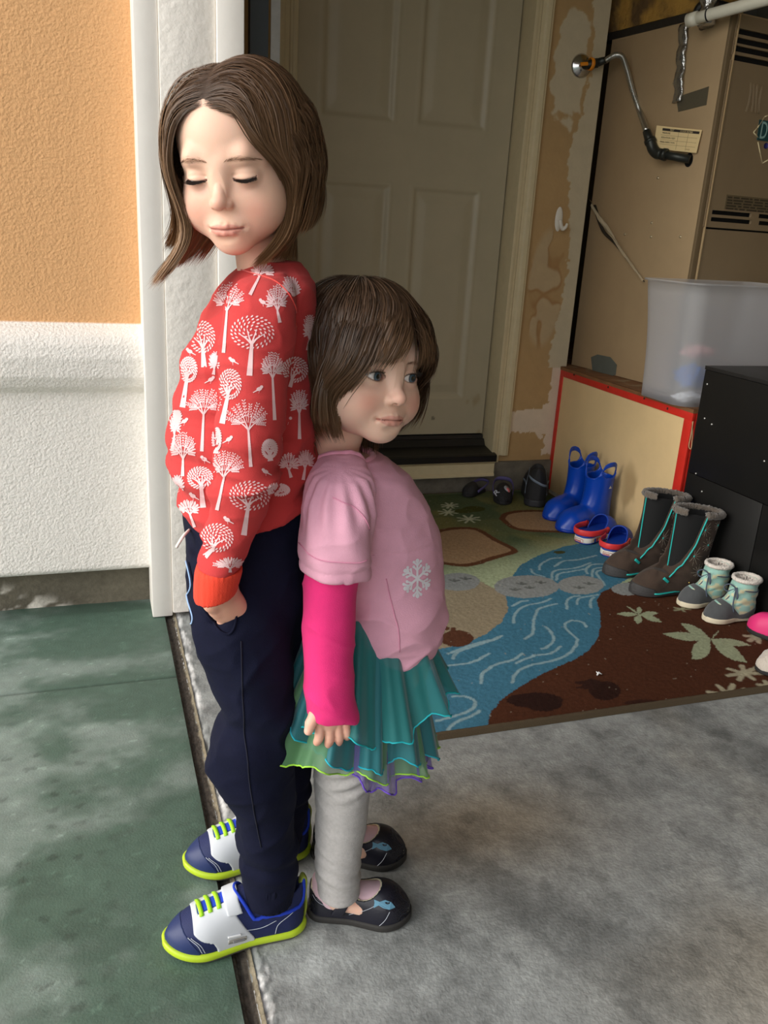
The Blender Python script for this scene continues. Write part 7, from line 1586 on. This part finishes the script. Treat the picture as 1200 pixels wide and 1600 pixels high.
tulle('upper_teal', (8, 114, 114), (26, 180, 190), zw + 0.04, (.072, .081), zt1 + 0.03, (.118, .120), 14, 0.009, 2.6, .330, 1.002, .336, 1.002, 0.80, lambda a: back(a, 0.035) + 0.030 * math.sin(a * 1.0 + 1.2) + 0.008 * math.sin(5 * a))
# ------------------------------------------------------------------ the shoes the two children wear
def worn(name, root, x, y, deg, label):
    e = bpy.data.objects.new(name, None); e.empty_display_size = 0.03; COL.objects.link(e); e['label'] = label
    kid(e, root); e.location = (x, y, 0.0); e.rotation_euler = (0, 0, rad(deg)); return e
def bag(v, fn): return v.op(fn, v.lo, v.lo + v.h * v.n)
snavy = mat('sneaker_navy', (20, 32, 80), 0.7, var=0.06, vscale=120, bump=0.0005, bscale=900); scap = mat('sneaker_cap', (28, 44, 92), 0.5, bump=0.0001); swht = mat('sneaker_white', (204, 207, 212), 0.5); lime = mat('lime_rubber', (184, 210, 44), 0.45); limel = mat('lime_lace', (176, 240, 40), 0.6); sgry = mat('outsole_grey', (82, 80, 74), 0.7); sblue = mat('lining_blue', (24, 60, 190), 0.8); ssilver = mat('silver_patch', (176, 172, 166), 0.4, 0.3); sst_ = mat('stitch_pale', (190, 196, 206), 0.8)
def sneaker(root, x, y, deg, label):
    e = worn('sneaker', root, x, y, deg, label); L, W = 0.196, 0.076; H = [0.070, 0.074, 0.072, 0.070, 0.056, 0.045, 0.030]
    up = lambda x, y, z, g=0.0: toebox(x, y, z, L, W, H, 0.014, p=2.2, waist=0.08, grow=g)
    def vol(): return Vol((-0.012, -0.052, 0.0), (L + 0.012, 0.052, 0.10), 0.0016)
    def opening(v):
        v.ell((0.042, 0, 0.098), (0.042, 0.027, 0.044), 0.002, 'cut'); v.ell((0.044, 0, 0.072), (0.030, 0.021, 0.045), 0.002, 'cut')
    v = vol(); bag(v, lambda x, y, z: up(x, y, z)); opening(v); uo = volobj('upper', v, snavy, e, smooth=2)
    B = BVHTree.FromPolygons([q.co.copy() for q in uo.data.vertices], [tuple(p.vertices) for p in uo.data.polygons])
    v = vol(); bag(v, lambda x, y, z: up(x, y, z, 0.0012)); v.all(lambda x, y, z: np.interp(z, [0.0, 0.02, 0.045, 0.06], [0.150, 0.152, 0.172, 0.180]) - x, 'and', 0.001); volobj('toe_cap', v, scap, e)
    v = vol(); bag(v, lambda x, y, z: up(x, y, z, 0.0018)); opening(v)
    v.all(lambda x, y, z: np.maximum(np.interp(z, [0.0, 0.02, 0.035, 0.06, 0.08], [0.070, 0.076, 0.086, 0.100, 0.104]) - x, x - np.interp(z, [0.0, 0.02, 0.030, 0.036, 0.044, 0.055], [0.128, 0.129, 0.134, 0.150, 0.160, 0.160])), 'and', 0.0015)
    v.all(lambda x, y, z: -np.maximum(np.abs(y) - 0.0105, np.maximum(0.112 - x, x - 0.152)), 'and', 0.001); volobj('saddle', v, swht, e)
    v = vol(); bag(v, lambda x, y, z: up(x, y, z, 0.0012)); v.all(lambda x, y, z: np.maximum(np.maximum(np.abs(y) - 0.0102, 0.110 - x), x - 0.152), 'and'); volobj('tongue', v, sblue, e)
    # strap over the instep
    v = vol(); bag(v, lambda x, y, z: up(x, y, z, 0.0050)); v.all(lambda x, y, z: -up(x, y, z, 0.0010), 'and')
    v.all(lambda x, y, z: np.maximum(np.maximum(np.interp(z, [0.03, 0.08], [0.082, 0.096]) - x, x - np.interp(z, [0.03, 0.08], [0.104, 0.118])), 0.043 - z + 0.02 * (y > 0)), 'and', 0.002); volobj('strap', v, swht, e)
    for i, xl in enumerate((0.149, 0.137, 0.125)):
        P = []
        for yy in np.linspace(-0.017, 0.017, 9):
            h = B.ray_cast(Vector((xl - 0.10 * yy, yy, 0.15)), Vector((0, 0, -1)))
            if h[0]: P.append(h[0] + Vector((0, 0, 0.0034)))
        tube('lace', P, 0.0016, limel, e, 6, flat=2.2, up=(1, 0, 0))
    # lime midsole with toe spring, grey tread, heel loop
    so = solevol(L + 0.010, W + 0.010, 0.004, 0.0165, h=0.0016, rise=0.009, waist=0.08, r=0.005); volobj('midsole', so, lime, e, M=Matrix.Translation((-0.005, 0, 0)), smooth=2)
    so = solevol(L - 0.002, W + 0.002, 0.0, 0.006, h=0.0018, rise=0.007, waist=0.08, r=0.002); volobj('outsole', so, sgry, e)
    tube('heel_tab', [(-0.002, 0, 0.010), (-0.005, 0, 0.035), (-0.003, 0, 0.058), (-0.004, 0, 0.078), (0.001, 0, 0.086), (0.005, 0, 0.074)], 0.0022, mat('heel_tab_olive', (150, 162, 60), 0.6), e, 8, n=24, flat=3.0, up=(0, 1, 0))
    # lining edge round the opening
    P = []
    for a in np.linspace(0, 2 * PI, 60):
        for r_ in np.linspace(1.25, 0.7, 40):
            px_, py_ = 0.045 + 0.044 * r_ * math.cos(a), 0.026 * r_ * math.sin(a); h = B.ray_cast(Vector((px_, py_, 0.15)), Vector((0, 0, -1)))
            inside = h[0] is not None and h[0].z > 0.045
            if h[0] and inside: P.append(Vector((px_, py_, h[0].z + 0.003))); break
    if len(P) > 20: tube('collar_lining', P + [P[0]], 0.0028, sblue, e, 8)
    def surf(x, z, off=0.0006):
        h = B.ray_cast(Vector((x, 0.09, z)), Vector((0, -1, 0))); return (h[0] + Vector((0, off, 0))) if h[0] else None
    def st(name, pts, r, m, off=0.0006, par=e):
        P = [surf(q[0], q[1], off) for q in spline([(p[0], 0, p[1]) for p in pts], 30)[:, [0, 2]]]; P = [p for p in P if p]
        if len(P) > 3: tube(name, P, r, m, par, 5)
    for dx in (0.0, 0.004): st('stitching', [(0.146 + dx, 0.020), (0.152 + dx, 0.032), (0.164 + dx, 0.041)], 0.0005, sst_, 0.0020)
    st('stitching', [(0.104, 0.044), (0.088, 0.035), (0.066, 0.033), (0.044, 0.040)], 0.0005, sst_); st('stitching', [(0.046, 0.018), (0.042, 0.032), (0.028, 0.042), (0.014, 0.050)], 0.0005, sst_)
    st('side_patch', [(0.088, 0.024), (0.114, 0.026)], 0.0048, ssilver, -0.0012); st('side_bar', [(0.090, 0.0235), (0.107, 0.0255)], 0.0017, mat('bar_grey', (128, 128, 128), .5), 0.0035); st('side_bar', [(0.096, 0.0335), (0.114, 0.0355)], 0.0017, mat('bar_white', (236, 236, 236), .5), 0.0035)
    return e
# seen side of the near shoe is its local +y side (the shoe points to -x)
sneaker(older, 0.2515, 0.9675, 180, 'nearer navy sneaker with lime sole and laces'); sneaker(older, 0.295, 1.118, 180, 'farther navy sneaker with lime sole and laces')
mjn = mat('strap_shoe_navy', (26, 26, 38), 0.38, var=0.08, vscale=40, bump=0.0003, bscale=120, coat=0.15); mjs = mat('strap_shoe_sole', (44, 42, 40), 0.7); mjc = mat('cream_lining', (232, 222, 190), 0.8); fishm = mat('fish_blue', (96, 146, 172), 0.6); sock = mat('pink_sock', (224, 190, 200), 0.9, var=0.04, vscale=80)
def strap_shoe(root, x, y, deg, label):
    e = worn('strap_shoe', root, x, y, deg, label); L, W = 0.152, 0.070; H = [0.050, 0.052, 0.050, 0.048, 0.048, 0.045, 0.030]
    up = lambda x, y, z, g=0.0: toebox(x, y, z, L, W, H, 0.010, p=2.3, waist=0.06, grow=g)
    def vol(): return Vol((-0.012, -0.048, 0.0), (L + 0.012, 0.048, 0.085), 0.0015)
    ft = vol(); bag(ft, lambda x, y, z: up(x, y, z, -0.0045)); ft.cap((0.036, 0, 0.035), (0.034, 0, 0.09), 0.0215, 0.0215, 0.018); ft.all(lambda x, y, z: z - 0.070 + 0 * x, 'and'); volobj('sock', ft, sock, e, smooth=2)
    cutf = lambda z0: (lambda v: (v.ell((0.030, 0, 0.060), (0.028, 0.040, 0.026), 0.004, 'cut'), v.ell((0.082, 0, 0.060), (0.024, 0.0255, 0.030), 0.003, 'cut')))
    v = vol(); bag(v, lambda x, y, z: up(x, y, z)); v.all(lambda x, y, z: -up(x, y, z, -0.0022), 'and', 0.0008); cutf(0)(v); v.all(lambda x, y, z: 0.009 - z + 0 * x, 'and'); uo = volobj('upper', v, mjn, e, smooth=1)
    v = vol(); bag(v, lambda x, y, z: up(x, y, z, -0.0020)); v.all(lambda x, y, z: -up(x, y, z, -0.0040), 'and', 0.0006); v.ell((0.030, 0, 0.0635), (0.026, 0.040, 0.026), 0.004, 'cut'); v.ell((0.082, 0, 0.062), (0.0225, 0.024, 0.030), 0.003, 'cut'); v.all(lambda x, y, z: 0.010 - z + 0 * x, 'and'); volobj('lining', v, mjc, e)
    v = vol(); bag(v, lambda x, y, z: up(x, y, z, 0.0042)); v.cap((0.050, 0, 0.03), (0.050, 0, 0.056), 0.030, 0.024, 0.012); v.all(lambda x, y, z: -up(x, y, z, 0.0004), 'and')
    v.cap((0.047, 0, 0.028), (0.047, 0, 0.060), 0.0275, 0.0215, 0.0, 'cut')
    v.all(lambda x, y, z: np.maximum(np.interp(z, [0.018, 0.07], [0.034, 0.058]) - x, np.maximum(x - np.interp(z, [0.018, 0.07], [0.052, 0.076]), 0.020 - z + 0.0 * y)), 'and', 0.001); volobj('strap', v, mjn, e, smooth=1)
    volobj('sole', solevol(L + 0.006, W + 0.006, 0.0, 0.0125, h=0.0016, rise=0.004, waist=0.06, r=0.004), mjs, e, M=Matrix.Translation((-0.003, 0, 0)), smooth=2)
    B = BVHTree.FromPolygons([q.co.copy() for q in uo.data.vertices], [tuple(p.vertices) for p in uo.data.polygons])
    def top(x, y, off=0.0006):
        d_ = Vector((0, 0.55, -0.83)) ; h = B.ray_cast(Vector((x, y, 0.03)) - d_ * 0.10, d_); return (h[0] + h[1] * off) if h[0] else None
    fish = [(0.128, -0.006), (0.121, -0.0105), (0.112, -0.0095), (0.105, -0.006), (0.098, -0.010), (0.099, -0.003), (0.098, 0.001), (0.106, -0.002), (0.114, 0.0015), (0.122, -0.0005)]
    pts = [top(a, b - 0.012, 0.0012) for a, b in fish]
    if all(pts): bm = bmesh.new(); bm.faces.new([bm.verts.new(p) for p in pts]); r = bmesh.ops.extrude_face_region(bm, geom=bm.faces[:]); [setattr(g, 'co', g.co + Vector((0, -0.0005, -0.0012))) for g in r['geom'] if isinstance(g, bmesh.types.BMVert)]; bmesh.ops.recalc_face_normals(bm, faces=bm.faces); bmobj('fish_patch', bm, fishm, e)
    def sline(pts):
        P = []
        for q in spline([(a, 0, b) for a, b in pts], 30):
            h = B.ray_cast(Vector((q[0], -0.09, q[2])), Vector((0, 1, 0)))
            if h[0]: P.append(h[0] + Vector((0, -0.0005, 0)))
        if len(P) > 4: tube('stitching', P, 0.0004, sst_, e, 4)
    sline([(0.006, 0.042), (0.014, 0.036), (0.030, 0.031), (0.044, 0.033)]); sline([(0.062, 0.020), (0.078, 0.028), (0.092, 0.036), (0.102, 0.043)]); sline([(0.108, 0.012), (0.116, 0.022), (0.122, 0.034)])
    return e
strap_shoe(young, 0.268, 0.990, -21, 'nearer navy strap shoe with a fish patch'); strap_shoe(young, 0.303, 1.108, -21, 'farther navy strap shoe with a fish patch')
